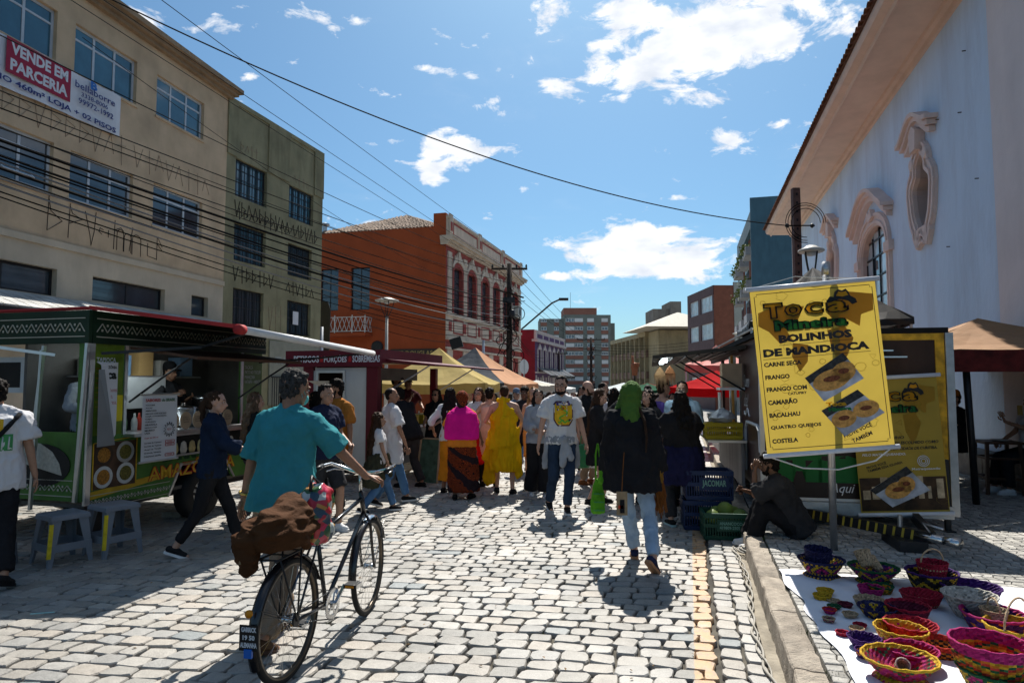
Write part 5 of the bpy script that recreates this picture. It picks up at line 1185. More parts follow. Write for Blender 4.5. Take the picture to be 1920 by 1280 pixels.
def toca_art(par,W_,H_,second=False):
 """printed artwork in banner coordinates: x right, z up from lower left, facing -y"""
 y=-.004
 def T_(s,x,z,w,h,m,b=.04,dy=0,rot=0,it=0,ol=0):
  o=text(s,w,h,m,par,(x,y-dy,z),(PI/2,0,0),bold=b,italic=it,outline=ol)
  if rot:o.rotation_euler=(PI/2,-rot,0)if 0 else(Matrix.Rotation(-rot,3,'Y')@Matrix.Rotation(PI/2,3,'X')).to_euler()
  return o
 R=random.Random(5+second)
 for pts in([(.05,.86),(.2,.9),(.42,.88),(.36,.8),(.26,.74),(.3,.68),(.2,.66),(.12,.74),(.04,.78)],[(.60,.9),(.75,.95),(.97,.92),(.96,.82),(.86,.8),(.84,.73),(.74,.78),(.66,.76),(.6,.82)],[(.58,.72),(.72,.74),(.78,.66),(.72,.56),(.66,.5),(.6,.6)],[(.3,.66),(.42,.64),(.4,.54),(.33,.48),(.28,.58)]):
  MB().prism([(a*W_,b*H_)for a,b in pts],y+.002,y+.003).build('map_shape',MAPC,par,fix=True)
 mb=MB()
 for _ in range(34):
  cx,cz,r=R.uniform(.06,.94)*W_,R.uniform(.04,.97)*H_,R.uniform(.018,.045);k=R.choice([3,5,14,14]);ph=R.uniform(0,6)
  mb.tube([(cx+r*math.cos(2*PI*i/k+ph)*R.uniform(.8,1.5),y+.001,cz+r*math.sin(2*PI*i/k+ph))for i in range(k)],.0022,3,closed=True)
 mb.build('doodle',LNE,par)
 T_('T',.09*W_,.818*H_,.16*W_,.099*H_,BLACK,.06,.004,ol=.028);T_('T',.09*W_,.818*H_,.16*W_,.099*H_,YLD,.06,.003)
 for s,x,w_,h_ in(('O',.25,.155,.085),('C',.41,.165,.085))+(('a',.575,.2,.085),):T_(s,(x+.006)*W_,.823*H_,(w_-.012)*W_,(h_-.006)*H_,BLACK,.06,.004,ol=.028);T_(s,(x+.006)*W_,.823*H_,(w_-.012)*W_,(h_-.006)*H_,YLD,.06,.003)
 hat=[(.60,.90),(.63,.925),(.66,.92),(.67,.95),(.70,.965),(.73,.955),(.76,.965),(.78,.945),(.79,.92),(.83,.90),(.84,.875),(.80,.865),(.77,.89),(.70,.905),(.64,.89),(.60,.885)]
 MB().prism([(a*W_,b*H_)for a,b in hat],y-.004,y-.003).build('hat_print',BLACK,par,fix=True)
 MB().prism([(a*W_,b*H_)for a,b in((.68,.925),(.70,.95),(.73,.945),(.76,.95),(.775,.925),(.73,.918))],y-.006,y-.005).build('hat_print',YLD,par,fix=True)
 T_('Mineira',.16*W_,.738*H_,.59*W_,.070*H_,BLACK,.07,.004,ol=.02);T_('Mineira',.16*W_,.738*H_,.59*W_,.070*H_,TGNL,.07,.003)
 if not second:
  T_('BOLINHOS',.19*W_,.665*H_,.58*W_,.05*H_,PRINT,.06);T_('DE MANDIOCA',.055*W_,.585*H_,.84*W_,.05*H_,PRINT,.06)
  mb=MB();mb.bar((.19*W_,y,.652*H_),(.77*W_,y,.652*H_),.004);mb.bar((.05*W_,y,.572*H_),(.90*W_,y,.572*H_),.004);mb.build('underline',PRINT,par)
  for s,z,w_ in(('CARNE SECA',.525,.30),('FRANGO',.447,.195),('FRANGO COM',.372,.32),('CAMARÃO',.292,.235),('BACALHAU',.215,.245),('QUATRO QUEIJOS',.138,.40),('COSTELA',.058,.205)):T_(s,.05*W_,z*H_,w_*W_,(.028 if 'Ã' not in s else.036)*H_,PRINT,.045)
  T_('CATUPIRY',.215*W_,.345*H_,.15*W_,.016*H_,PRINT,.04)
  T_('PROVE VOCÊ',.62*W_,.058*H_,.24*W_,.030*H_,PRINT,.03,0,.35);T_('TAMBÉM',.68*W_,.026*H_,.17*W_,.030*H_,PRINT,.03,0,.35)
  ph=[((.36,.44),(.68,.575),(.82,.41),(.49,.29)),((.46,.235),(.76,.345),(.95,.195),(.62,.07))]
 else:
  for s,z,w_,m_,it in(('NOSSO BOLINHO',.545,.5,PRINT,.2),('DE CARNE SECA FOI ESCOLHIDO COMO',.505,.88,PRINT,.2),('O SABOR OFICIAL DA CIDADE DE CURITIBA.',.462,.86,PRINT,.2),('PELO MATRAQUEANDO.',.42,.5,BWHT,.2)):T_(s,.07*W_,z*H_,w_*W_,.022*H_,m_,.03,0,0,it)
  T_('Matraqueando',.62*W_,.305*H_,.32*W_,.022*H_,BWHT,.02)
  mb=MB()
  for rr in(.05,.035,.02):
   mb.tube([(.76*W_+rr*H_*1.0*math.cos(a)*.8,y-.002,.375*H_+rr*H_*math.sin(a)*.8)for a in[2*PI*i/16 for i in range(16)]],.004,4,closed=True)
  mb.build('seal_print',BWHT,par)
  MB().box(0.01,W_-.01,y-.0005,y+.002,.02,.26*H_).build('town_photo',M('town_photo',(.05,.025,.01),.5,.7,7,0),par)
  for i in range(9):MB().box(W_*(.04+i*.105),W_*(.04+i*.105+R.uniform(.03,.09)),y-.003,y-.001,.10*H_,H_*R.uniform(.15,.27)).build('town_house_print',M('town_light',(.42,.32,.2),.6,.5,12,0),par)
  T_('PROVE VOCÊ\nTAMBÉM ESSA IGUARIA',.12*W_,.30*H_,.42*W_,.05*H_,PRINT,.02,0,.25)
  T_('https://www.matraqueando.com.br/15-sabores-oficiais',.05*W_,.035*H_,.85*W_,.012*H_,BWHT,0)
  ph=[((.12,.17),(.56,.34),(.80,.16),(.36,.04))]
 for i,c in enumerate(ph):
  pts=[(a*W_,b*H_)for a,b in(c[0],c[1],c[2],c[3])]
  f=MB().prism(pts[::-1],y-.006,y-.0025).build('photo_print',M('photo_pale',(.38,.40,.45),.5,.5,6,0),par,fix=True)
  cx=sum(p[0]for p in pts)/4;cz=sum(p[1]for p in pts)/4
  MB().prism([(pts[0][0],pts[0][1]),(pts[1][0],pts[1][1]),(pts[1][0]*.75+pts[2][0]*.25,pts[1][1]*.75+pts[2][1]*.25),(pts[0][0]*.75+pts[3][0]*.25,pts[0][1]*.75+pts[3][1]*.25)][::-1],y-.008,y-.0065).build('photo_backdrop',M('photo_dark',(.03,.03,.03),.5,.8,25,0),par,fix=True)
  if i==0 or second:
   bs=[(cx-.02*W_,cz-.012*H_,.155*W_,.062*H_,-.25),(cx+.08*W_,cz+.03*H_,.10*W_,.058*H_,-.4)]
  else:
   text('Toca',.16*W_,.028*H_,YLD,par,(.50*W_,y-.010,.255*H_),(PI/2,0,0),bold=.06);text('Mineira',.18*W_,.024*H_,TGNL,par,(.515*W_,y-.010,.225*H_),(PI/2,0,0),bold=.06)
   bs=[(cx-.07*W_,cz-.035*H_,.10*W_,.052*H_,-.2),(cx+.11*W_,cz+.015*H_,.105*W_,.050*H_,-.2)]
  for(bx,bz,rx,rz_,an)in bs:
   o=[(bx+rx*math.cos(t)*math.cos(an)+rz_*math.sin(t)*math.sin(an),bz-rx*math.cos(t)*math.sin(an)+rz_*math.sin(t)*math.cos(an))for t in[2*PI*k/18 for k in range(18)]]
   MB().prism(o[::-1],y-.0105,y-.0085).build('fritter_print',BUN,par,fix=True)
   o2=[(bx+(a-bx)*.45,bz+(b-bz)*.28+rz_*.1)for a,b in o];MB().prism(o2[::-1],y-.013,y-.0108).build('filling_print',BUNF,par,fix=True)
def banner(label,P0,P1,h,second=False,lean=0.0,rzfix=None):
 P0,P1=V(P0),V(P1);d=P1-P0;W_=d.length;t=T('hanging_banner',label,'banner',tuple(P0));
 rz=math.atan2(d.y,d.x);tilt=math.asin(d.z/W_);t.rotation_euler=(lean,-tilt,rz)
 mb=MB();n,m=16,20;f=lambda x,z:.012*math.sin(x*5+z*2)*0
 mb.add([(W_*i/n,f(W_*i/n,h*j/m),h*j/m)for j in range(m+1)for i in range(n+1)],[(j*(n+1)+i,j*(n+1)+i+1,(j+1)*(n+1)+i+1,(j+1)*(n+1)+i)for j in range(m)for i in range(n)])
 mb.build('sheet',YLB if not second else M('banner_ochre',(.34,.24,.035),.6,.1,2.5,.05,4),t)
 for z in(-.02,h+.015):MB().tube([(-.035,-.01,z),(W_+.035,-.01,z)],.022,10).build('rod',M('rod_white',(.60,.63,.68),.4,.05,5,0),t,True)
 mb=MB();b_=.035
 fr=[(b_*1.6,b_),(W_-b_*1.6,b_),(W_-b_*1.6,b_*1.6),(W_-b_,b_*1.6),(W_-b_,h-b_*1.6),(W_-b_*1.6,h-b_*1.6),(W_-b_*1.6,h-b_),(b_*1.6,h-b_),(b_*1.6,h-b_*1.6),(b_,h-b_*1.6),(b_,b_*1.6),(b_*1.6,b_*1.6)]
 if not second:mb.tube([(a,-.004,c)for a,c in fr],.003,4,closed=True);mb.build('border_line',PRINT,t)
 toca_art(t,W_,h,second);return t,W_
bn,BW=banner('large yellow banner reading TOCA Mineira BOLINHOS DE MANDIOCA hung tilted on a pole',(2.352,6.10,1.06),(3.485,6.02,1.155),1.51,lean=0)
mb=MB();mb.tube([(.02,-.01,-.03),(.3,-.02,-.15),(.62,.0,-.19),(.95,-.02,-.13),(1.1,-.01,-.03)],.007,5);mb.tube([(0,-.01,1.53),(.45,.05,1.62),(.60,.08,1.60),(1.12,-.01,1.53)],.004,5);mb.build('cord',M('cord_white',(.6,.58,.52),.7,.1,20,.1),bn)
o=T('banner_pole','grey steel pole carrying the large yellow banner on the paving','pole',(3.03,6.28,PZ-.02));MB().tube([(0,0,0),(0,0,2.75)],.033,14).build('shaft',STEEL,o,True);MB().lathe([(.04,0),(.04,.12),(.001,.12)],12).build('bracket',STEEL,o,True,(0,0,2.62))
q0=tr.matrix_basis@V((-.10,-.95,.13));q1=tr.matrix_basis@V((-.10,-1.78,.20));q0.z=PZ+.165;q1.z=PZ+.195
banner('second darker ochre TOCA Mineira banner hung on the trailer front',tuple(q0),tuple(q1+V((.03,0,.02))),1.42,True,lean=0)
# ---- crates
CRB=M('crate_blue',(.008,.022,.075),.45,.1,4,.03);CRG=M('crate_green',(.006,.05,.03),.45,.1,4,.03);CRY=M('crate_yellow2',(.50,.36,.02),.5,.1,4,.03)
def crate(label,X,Y,Z,w,d,h,rz,m,txt=None,group='stacked plastic crates'):
 t=T('plastic_crate',label,'crate',(X,Y,Z),rz,None)
 mb=MB();mb.box(-w/2,w/2,-d/2,d/2,0,.012);mb.build('base',m,t)
 for(ax,s)in(('y',-1),('y',1),('x',-1),('x',1)):
  b=MB();L_=w if ax=='y' else d;n=int(L_/.028)
  def bx(u0,u1,z0,z1,k=0):
   if ax=='y':b.box(u0,u1,s*d/2-.008-k,s*d/2+.008+k,z0,z1)
   else:b.box(s*w/2-.008-k,s*w/2+.008+k,u0,u1,z0,z1)
  bx(-L_/2,L_/2,h-.05,h,.006);bx(-L_/2,L_/2,0.012,.05,.002);bx(-L_/2,L_/2,h*.48,h*.60,.001)
  for i in range(n+1):
   u=-L_/2+L_*i/n;bx(u-.006,u+.006,.05,h-.05)
  b.build('side',m,t)
 if txt:
  MB().box(-w*.22,w*.42,-d/2-.012,-d/2-.0085,h*.35,h*.78).build('label_plate',m,t)
  text(txt,w*.52,h*.28,M('crate_text',(.16,.33,.28),.6,0,1,0),t,(-w*.16,-d/2-.0135,h*.42),bold=.02)
 return t
dr_=-.15
crate('green plastic crate of green coconuts beside the seated man',2.36,7.42,0,.46,.34,.29,dr_,CRG,'ANANCOCO\n419809-2505')
crate('lower dark blue plastic crate behind the coconut crate',2.30,7.92,0,.52,.38,.34,dr_,CRB)
crate('upper dark blue plastic crate with JACOMAR lettering, on top of its stack',2.33,7.92,.345,.52,.38,.34,dr_,CRB,'JACOMAR')
cp_=tr.matrix_basis@V((1.55,.30,.80));crate('yellow plastic crate on the brown trailer counter',cp_.x,cp_.y,PZ+.80,.46,.32,.22,dr_,CRY)
COCO=M('coconut_green',(.13,.19,.035),.5,.25,7,.2,20)
for i,(x,y,z,r)in enumerate(((-.14,-.06,.23,.085),(.02,.02,.29,.095),(.16,-.05,.23,.09),(-.05,.1,.24,.085),(.13,.09,.24,.085),(-.0,-.09,.2,.08))):
 mb=MB();pr=[(.001,-1),(.4,-.9),(.75,-.62),(.95,-.2),(1,.1),(.9,.45),(.62,.8),(.25,.98),(.12,1.05),(.001,1.0)];mb.lathe([(a*r,b*r)for a,b in pr],16,cap0=False,cap1=False)
 o=mb.build('coconut',COCO,None,True,(2.36+x,7.42+y,z));o.rotation_euler=(i*.9,i*.7,i);tag(o,('front left green coconut in the green crate','topmost green coconut on the heap in the green crate','front right green coconut in the green crate','back left green coconut in the green crate','back right green coconut in the green crate','lowest green coconut at the front middle of the crate')[i],'coconut','coconuts in the green crate')
o=T('white_bucket','white plastic bucket standing beside the yellow crate on the counter','bucket',tuple(tr.matrix_basis@V((2.15,.3,.80))));MB().lathe([(.11,0),(.14,.3),(.15,.3),(.15,.32),(.13,.32),(.10,.02)],20,cap1=False).build('pail',PLASTW,o,True);MB().tube([(.15*math.cos(t),0.02,.30-.12*math.sin(t))for t in[PI*i/10 for i in range(11)]],.004,5).build('handle',STEEL,o)
v_=MB();R=random.Random(2);
nb=MB();nb.lathe([(.001,.0),(.12,.01),(.17,.06),(.14,.12),(.07,.17),(.02,.19)],14);nb.v=[(x+R.uniform(-.02,.02),y+R.uniform(-.02,.02),z+R.uniform(-.012,.012))for x,y,z in nb.v]
o=nb.build('plastic_sack',M('sack_white',(.55,.58,.62),.4,.1,9,.5,30,trans=.2),None,False,tuple(V((cp_.x,cp_.y,PZ+1.02))));tag(o,'crumpled white plastic sack lying on the yellow crate','sack')
LE=M('leather_tan',(.26,.15,.07),.8,.3,12,.3)
for i,(u_,v__,Y_,s)in enumerate(((1237,705,9.6,1.0),(1256,700,9.4,.8))):
 q=at(u_,v__,Y_);mb=MB();mb.prism([(-.09,.0),(.09,.0),(.05,.08),(0,.14),(-.05,.08)],-.02,.02)
 for k in range(9):x=-.08+k*.02;mb.prism([(x,.0),(x+.016,0),(x+.008,-.12-.05*((k*7)%3))],-.012,.012)
 o=mb.build('fringed_pouch',LE if i==0 else M('leather_rust',(.20,.08,.03),.8,.3,12,.3),None,loc=tuple(q),fix=True);o.scale=(s,s,s);tag(o,('pale fringed leather pouch hanging from the dark stall canopy' if i==0 else 'rust coloured fringed pouch hanging right of the pale one'),'pouch')
q=at(1190,694,15.2);hs=T('hand_sculpture','orange pointing hand sculpture sticking up above the striped canopy','sculpture',tuple(q));HO=M('hand_orange',(.42,.15,.07),.6,.1,5,.1)
mb=MB();mb.lathe([(.06,-.12),(.07,0),(.09,.06),(.085,.14),(.06,.17),(.001,.18)],12,sy=.6);mb.build('fist',HO,hs,True);MB().tube([(-.04,0,.14),(-.045,0,.24),(-.05,0,.34)],[.03,.027,.02],8).build('index_finger',HO,hs,True)
for i in range(3):MB().tube([(-.0+i*.04,-.03,.14),(.0+i*.04,-.06,.16),(.0+i*.04,-.06,.08)],.022,7).build('folded_finger',HO,hs,True)
MB().bar((0,0,-.12),(0,0,-.9),.03).build('stick',DARKMETAL,hs)
# ---- wooden high table with plate, right
tb=T('bar_table','tall dark wooden table with a white plate by the church wall','table',(6.93,9.45,PZ),-.26);WDN=M('dark_wood',(.055,.025,.013),.5,.3,6,.1)
MB().box(-.24,.24,-.24,.24,.70,.735).build('tabletop',WDN,tb)
for sx in(-1,1):
 for sy in(-1,1):MB().bar((sx*.22,sy*.22,0),(sx*.2,sy*.2,.70),.042).build('leg',WDN,tb)
for z in(.22,.5):
 mb=MB();[mb.bar((*p,z),(*q,z),.03)for p,q in(((-.21,-.21),(.21,-.21)),((.21,-.21),(.21,.21)),((.21,.21),(-.21,.21)),((-.21,.21),(-.21,-.21)))];mb.build('rail',WDN,tb)
o=MB().lathe([(.06,0),(.11,.012),(.125,.02),(.11,.014),(.001,.006)],24).build('plate',PLASTW,None,True,(6.95,9.40,PZ+.737));tag(o,'white plate lying on the tall wooden table','plate')
# ---- lamps
def dome_lamp(label,X,Y,ztop,zbase=None,r=.36,name='street_lamp'):
 z0=gz(Y)if zbase is None else zbase;t=T(name,label,'street lamp',(X,Y,z0));h=ztop-z0;LM=M('lamp_grey',(.45,.44,.40),.5,.1,5,.05)
 MB().lathe([(.001,h),(r*.35,h-.01),(r*.55,h-.05),(r*.97,h-.10),(r,h-.13),(r*.9,h-.15),(.001,h-.14)],28,cap0=False,cap1=False).build('lamp_shade',LM,t,True)
 MB().lathe([(.10,h-.15),(.09,h-.22),(.001,h-.24)],14).build('bulb_glass',PLASTW,t,True)
 mb=MB()
 for k in range(4):
  a=k*PI/2+.4;mb.tube([(math.cos(a)*r*.6,math.sin(a)*r*.6,h-.15),(math.cos(a)*r*.45,math.sin(a)*r*.45,h-.4),(math.cos(a)*.05,math.sin(a)*.05,h-.72)],.016,6)
 mb.build('bracket',DARKMETAL,t);MB().tube([(0,0,0),(0,0,h-.70)],[.08,.05],12).build('post',LM if name=='street_lamp' else DARKMETAL,t,True)
dome_lamp('grey dome street lamp in front of the orange wall',-4.6,24,4.82,r=.44)
dome_lamp('dome street lamp rising behind the yellow banner by the church',6.45,14,4.66,r=.27+.0)
dome_lamp('small dome street lamp by the blue apartment house planters',12.6,36,4.5,r=.45)
# ---- posts, poles
RST=M('post_brown',(.10,.06,.05),.7,.25,6,.3);
t=T('utility_post','tall square brown perforated post beside the church eave','utility pole',(8.78,20,gz(20)));z_=gz(20)
MB().box(-.11,.11,-.09,.09,0,7.7-z_).build('shaft',RST,t)
for i in range(20):MB().box(-.03,.03,-.094,-.0905,2.6+i*.27,2.68+i*.27).build('hole',BLACK,t)
mb=MB();[mb.tube([(.25+r*math.cos(a),-.1,6.6-z_+r*math.sin(a))for a in[2*PI*i/20*.8 for i in range(20)]],.012,4)for r in(.45,.55,.62)];mb.tube([(-.35,-.15,6.5-z_),(.5,-.15,6.5-z_)],.02,5);mb.build('wire_coil',WIRE,t)
for x in(-.35,.42):MB().lathe([(.02,-.07),(.06,-.03),(.06,.03),(.02,.07)],10).build('insulator',DARKMETAL,t,True,(x,-.15,6.5-z_))
PW=M('pole_wood',(.035,.025,.02),.9,.3,5,.5)
def upole(label,X,Y,top,arm,r=.16,kit=True):
 z0=gz(Y);h=top-z0;t=T('utility_pole',label,'utility pole',(X,Y,z0));MB().tube([(0,0,0),(0,0,h)],[r,r*.7],10).build('shaft',PW,t,True)
 MB().bar((-arm,0,h-.28),(arm,0,h-.28),.11).build('crossarm',PW,t)
 for x in(-arm+.06,-arm*.35,arm*.4,arm-.06):MB().lathe([(.02,0),(.06,.05),(.05,.12),(.02,.2),(.001,.21)],8).build('insulator',DARKMETAL,t,True,(x,0,h-.22))
 if kit:
  MB().bar((-arm*.9,-.1,h-1.4),(arm*.8,-.1,h-1.9),.08).build('crossarm',PW,t)
  R=random.Random(int(Y));mb=MB()
  for k in range(9):
   c=V((R.uniform(-.5,.5),-.15,h-R.uniform(1.0,6.2)));rr=R.uniform(.15,.42);mb.tube([c+V((rr*math.cos(a),0,rr*math.sin(a)))for a in[2*PI*i/12 for i in range(12)]],.022,4,closed=True)
  for k in range(16):
   c=V((R.uniform(-.25,.25),-.18,h-R.uniform(1,5.5)));mb.tube([c,c+V((R.uniform(-.5,.5),0,-R.uniform(.2,.7))),c+V((R.uniform(-.7,.7),0,-R.uniform(.2,1.2)))],.02,4)
  mb.build('wire_tangle',WIRE,t)
  MB().lathe([(.14,0),(.16,.1),(.16,.35),(.1,.42),(.001,.43)],12).build('junction_box',DARKMETAL,t,True,(.15,-.25,h-3.0));MB().box(.08,.5,-.3,-.05,1.6,3.0).build('meter_box',BLACK,t)
  MB().box(-.35,.3,-.25,-.1,h-2.2,h-1.9).build('fuse_bracket',DARKMETAL,t)
 return t
up_=upole('dark wooden utility pole with crossarm and wire tangle before the red facade',-.15,36,8.25,1.0,.2)
upole('distant utility pole with crossarm in front of the apartment tower',10.85,90,7.8,1.9,.22)
upole('slim far utility pole left of the tower foot',5.3,74,5.2,.9,.12,False)
t=T('street_lamp','long curved arm street lamp reaching out from the utility pole','street lamp',(.05,35.8,0));P1=at(978,617,35.6);P2=at(1035,568,33.6);P3=at(1050,561,33.2)
MB().tube([P1-V((.05,35.8,0)),P2-V((.05,35.8,0)),P3-V((.05,35.8,0))],.045,8).build('arm',DARKMETAL,t,True);q=P3-V((.05,35.8,0));MB().box(-.05,.42,-.12,.12,-.06,.06).build('lamp_head',DARKMETAL,t,loc=q)
t=T('traffic_signal','dark street signal head on a grey post in front of the red shopfronts','signal',(-1.35,31,gz(31)));MB().tube([(0,0,0),(0,0,4.3)],.06,8).build('post',STEEL,t,True);MB().box(-.28,.28,-.15,.15,4.1,4.6).build('signal_head',BLACK,t).rotation_euler=(0,-.3,0)
t=T('traffic_sign','round pale traffic sign edge-on by the pole foot','sign',(.62,34,gz(34)));MB().tube([(0,0,0),(0,0,3.6)],.04,8).build('post',STEEL,t);o=MB().lathe([(.001,0),(.38,0),(.38,.02),(.001,.02)],24).build('disc',PLASTW,t,loc=(0,0,3.2));o.rotation_euler=(PI/2,0,.9);o.scale=(1,1,1)
t=T('steel_pole','thin grey pole standing before the olive building grille','pole',(-6.4,22.0,gz(22)));MB().tube([(0,0,0),(0,0,3.9)],.06,8).build('shaft',STEEL,t,True)
t=T('banner_flag','tall dark hanging panel at the corner of the orange house','flag',(-9.3,31.5,0));MB().prism([(-.5,2.4),(-.35,2.1),(.35,2.1),(.5,2.4),(.55,5.2),(.4,5.6),(-.4,5.6),(-.55,5.2)],-.05,.05).build('panel',BLACK,t,fix=True);MB().tube([(0,0.1,-1),(0,.1,5.5)],.05,8).build('pole',STEEL,t)
# ---- overhead wires
def wire(P0,P1,sag,r=.014,label=None,group='overhead street wires',n=26,m=None):
 P0,P1=V(P0),V(P1);o=MB().tube([P0.lerp(P1,i/n)+V((0,0,-4*sag*(i/n)*(1-i/n)))for i in range(n+1)],r,4).build('overhead_wire',m or WIRE)
 tag(o,label or 'dark wire sloping down past the tan facade towards the utility pole','wire',group);return o
R=random.Random(11);PA=V((-10.4,-2.0,0));PB=V((-.15,36,0))
def zs(v0,v1,sag):
 t94=(9.4+2)/38;z94=CH+(716-v0)*9.4/F;zB=CH+(716-v1)*36/F
 return(z94+4*sag*t94*(1-t94)-zB*t94)/(1-t94),zB
WPALE=M('wire_pale',(.22,.22,.22),.8,.1,4,0,spec=.1)
lst=[(62,505,.5,.010),(168,515,.4,.011),(205,530,.4,.011),(238,545,.5,.011),(262,566,.5,.026),(275,572,.6,.016),(288,580,.7,.020),(298,588,.6,.014),(306,593,.8,.014),(318,600,.7,.026),(326,604,.8,.014),(333,609,.6,.013),(342,613,.9,.013),(350,618,.8,.012),(362,622,.9,.011),(232,560,.7,.009),(375,630,1.0,.010),(190,540,.3,.008)]
ORD='first second third fourth fifth sixth seventh eighth ninth tenth eleventh twelfth thirteenth fourteenth fifteenth sixteenth seventeenth eighteenth'.split()
for i,(v0,v1,sg_,r_)in enumerate(lst):
 a,b=zs(v0,v1,sg_);off=R.uniform(-.25,.25);pale=i in(8,11,13)
 wire(PA+V((off*.5,0,a)),PB+V((off*.3,0,b)),sg_,r_,label='%s in the bundle before the tan facade, %s from the top at left'%('pale wire' if pale else('thick black cable' if r_>=.02 else 'thin black wire'),ORD[sorted(q[0]for q in lst).index(v0)]),group='wire bundle before the tan facade',m=WPALE if pale else None)
for x,lb in((-.95,'leftmost high wire crossing the sky to the pole crossarm'),(-.3,'middle high wire crossing the sky to the pole crossarm'),(.85,'rightmost high wire crossing the sky to the pole crossarm')):wire((x*.8-10.2,-2,8.55),(x-.15,36,8.05),.1,.009,lb,None)
wire((-11.5,10.4,10.6),(8.6,19.9,6.5),1.25,.016,'black cable sagging across the whole street to the brown post',None,40)
wire((-8.1,12,8.2),(-4.0,39.6,8.0),.4,.009,'thin wire from the upper left to the orange house corner',None)
for k,(x,z)in enumerate(((.7,8.0),(.1,7.9),(-.6,7.95),(.2,6.6))):wire((-.15+x,36,z),(10.85+x,90,7.4-k*.1),.6,.016,'wire from the near pole to the distant pole, %s from the right'%ORD[(0,2,3,1)[k]],'wires beyond the utility pole')
for k in range(5):wire((10.85,90,6.9-k*.35),(30,100,8.3-k*.5),.6,.02,'wire crossing in front of the ochre block, %s from the top'%ORD[k],'wires before the ochre block')
for k in range(6):wire((-.15,36,5.6-k*.3),(-7.2+k*.2,27,6.4-k*.45),.5,.012,'service wire looping across the orange side wall, %s from the top'%ORD[k],'service wires at the orange wall')
for k in range(4):wire((-.1,35.8,5.2-k*.3),(2.3+k*.5,64,4.8-k*.3),.7,.014,'low wire from the pole towards the maroon house, %s from the top'%ORD[k],'low wires beyond the pole')
# ================================================================= PEOPLE
V=Vector
FO=[]
class Vol:
 """closed primitives, later fused into one surface by a voxel remesh"""
 def __init__(s):s.b=MB()
 def cap(s,p,q,r0,r1,n=12,flat=1.0,side=None):
  p,q=V(p),V(q);d=q-p
  if d.length<1e-4:d=V((0,0,1e-3));q=p+d
  L_=d.length;d=d/L_
  u=V(side)if side else(V((1,0,0))if abs(d.x)<.9 else V((0,1,0)))
  a=(u-d*u.dot(d)).normalized();c=d.cross(a)
  vs=[p-d*r0];rings=[]
  for k in(60,30,0):t=math.radians(k);rings.append((p-d*r0*math.sin(t),r0*math.cos(t)))
  for k in(0,30,60):t=math.radians(k);rings.append((q+d*r1*math.sin(t),r1*math.cos(t)))
  for c0,r in rings:
   for j in range(n):t=2*PI*j/n;vs.append(c0+a*math.cos(t)*r+c*math.sin(t)*r*flat)
  vs.append(q+d*r1);fs=[(0,1+(j+1)%n,1+j)for j in range(n)]
  for i in range(5):
   for j in range(n):fs.append((1+i*n+j,1+i*n+(j+1)%n,1+(i+1)*n+(j+1)%n,1+(i+1)*n+j))
  e=len(vs)-1;fs+=[(e,1+5*n+j,1+5*n+(j+1)%n)for j in range(n)]
  s.b.add(vs,fs);return s
 def ell(s,c,r,R=None,n=14,m=9):
  c=V(c);vs=[c+(R@V((0,0,-r[2]))if R else V((0,0,-r[2])))];fs=[]
  for i in range(1,m):
   ph=PI*i/m
   for j in range(n):
    t=2*PI*j/n;p=V((math.cos(t)*math.sin(ph)*r[0],math.sin(t)*math.sin(ph)*r[1],-math.cos(ph)*r[2]));vs.append(c+(R@p if R else p))
  vs.append(c+(R@V((0,0,r[2]))if R else V((0,0,r[2]))))
  fs+=[(0,1+(j+1)%n,1+j)for j in range(n)]
  for i in range(m-2):
   for j in range(n):fs.append((1+i*n+j,1+i*n+(j+1)%n,1+(i+1)*n+(j+1)%n,1+(i+1)*n+j))
  e=len(vs)-1;fs+=[(e,1+(m-2)*n+j,1+(m-2)*n+(j+1)%n)for j in range(n)]
  s.b.add(vs,fs);return s
 def loft(s,rings,n=20,p=2.0):
  """rings: (centre, ax, ay, rx, ry)"""
  vs=[];fs=[]
  for c,ax,ay,rx,ry in rings:
   for j in range(n):
    t=2*PI*j/n;cx,cy=math.cos(t),math.sin(t)
    if p!=2:cx=math.copysign(abs(cx)**(2/p),cx);cy=math.copysign(abs(cy)**(2/p),cy)
    vs.append(V(c)+V(ax)*rx*cx+V(ay)*ry*cy)
  k=len(rings)
  for i in range(k-1):
   for j in range(n):fs.append((i*n+j,i*n+(j+1)%n,(i+1)*n+(j+1)%n,(i+1)*n+j))
  fs+=[tuple(range(n))[::-1],tuple((k-1)*n+j for j in range(n))]
  s.b.add(vs,fs);return s
 def fuse(s,vox,smooth=3,disp=None):
  me=s.b.mesh('v',WHITE)
  if not FO:
   o=bpy.data.objects.new('v',me);m=o.modifiers.new('r','REMESH');m.mode='VOXEL';m.use_smooth_shade=True
   q=o.modifiers.new('s','SMOOTH');q.factor=.5;TMP.collection.objects.link(o);FO.append(o)
  o=FO[0];o.data=me;o.modifiers[0].voxel_size=vox;o.modifiers[1].iterations=max(smooth,1)
  vl=TMP.view_layers[0];vl.update();r=bpy.data.meshes.new_from_object(o.evaluated_get(vl.depsgraph))
  if disp:
   cn=[(v.co.copy(),v.normal.copy())for v in r.vertices];fl=[]
   for c,n in cn:fl.extend(c+n*disp(c))
   r.vertices.foreach_set('co',fl)
  r.materials.clear();return r
def join(meshes,mats):
 b=MB()
 for m,idx in meshes:
  b.cur=idx
  if isinstance(m,MB):b.add(m.v,m.f)
  else:b.add([v.co[:]for v in m.vertices],[tuple(p.vertices)for p in m.polygons])
 return b.mesh('body',mats,True)
SKIN={k:M('skin_'+k,c,.55,.10,30,.08,200,spec=.4)for k,c in dict(light=(.42,.24,.17),mid=(.33,.18,.115),tan=(.27,.135,.08),brown=(.15,.075,.045),dark=(.055,.028,.018)).items()}
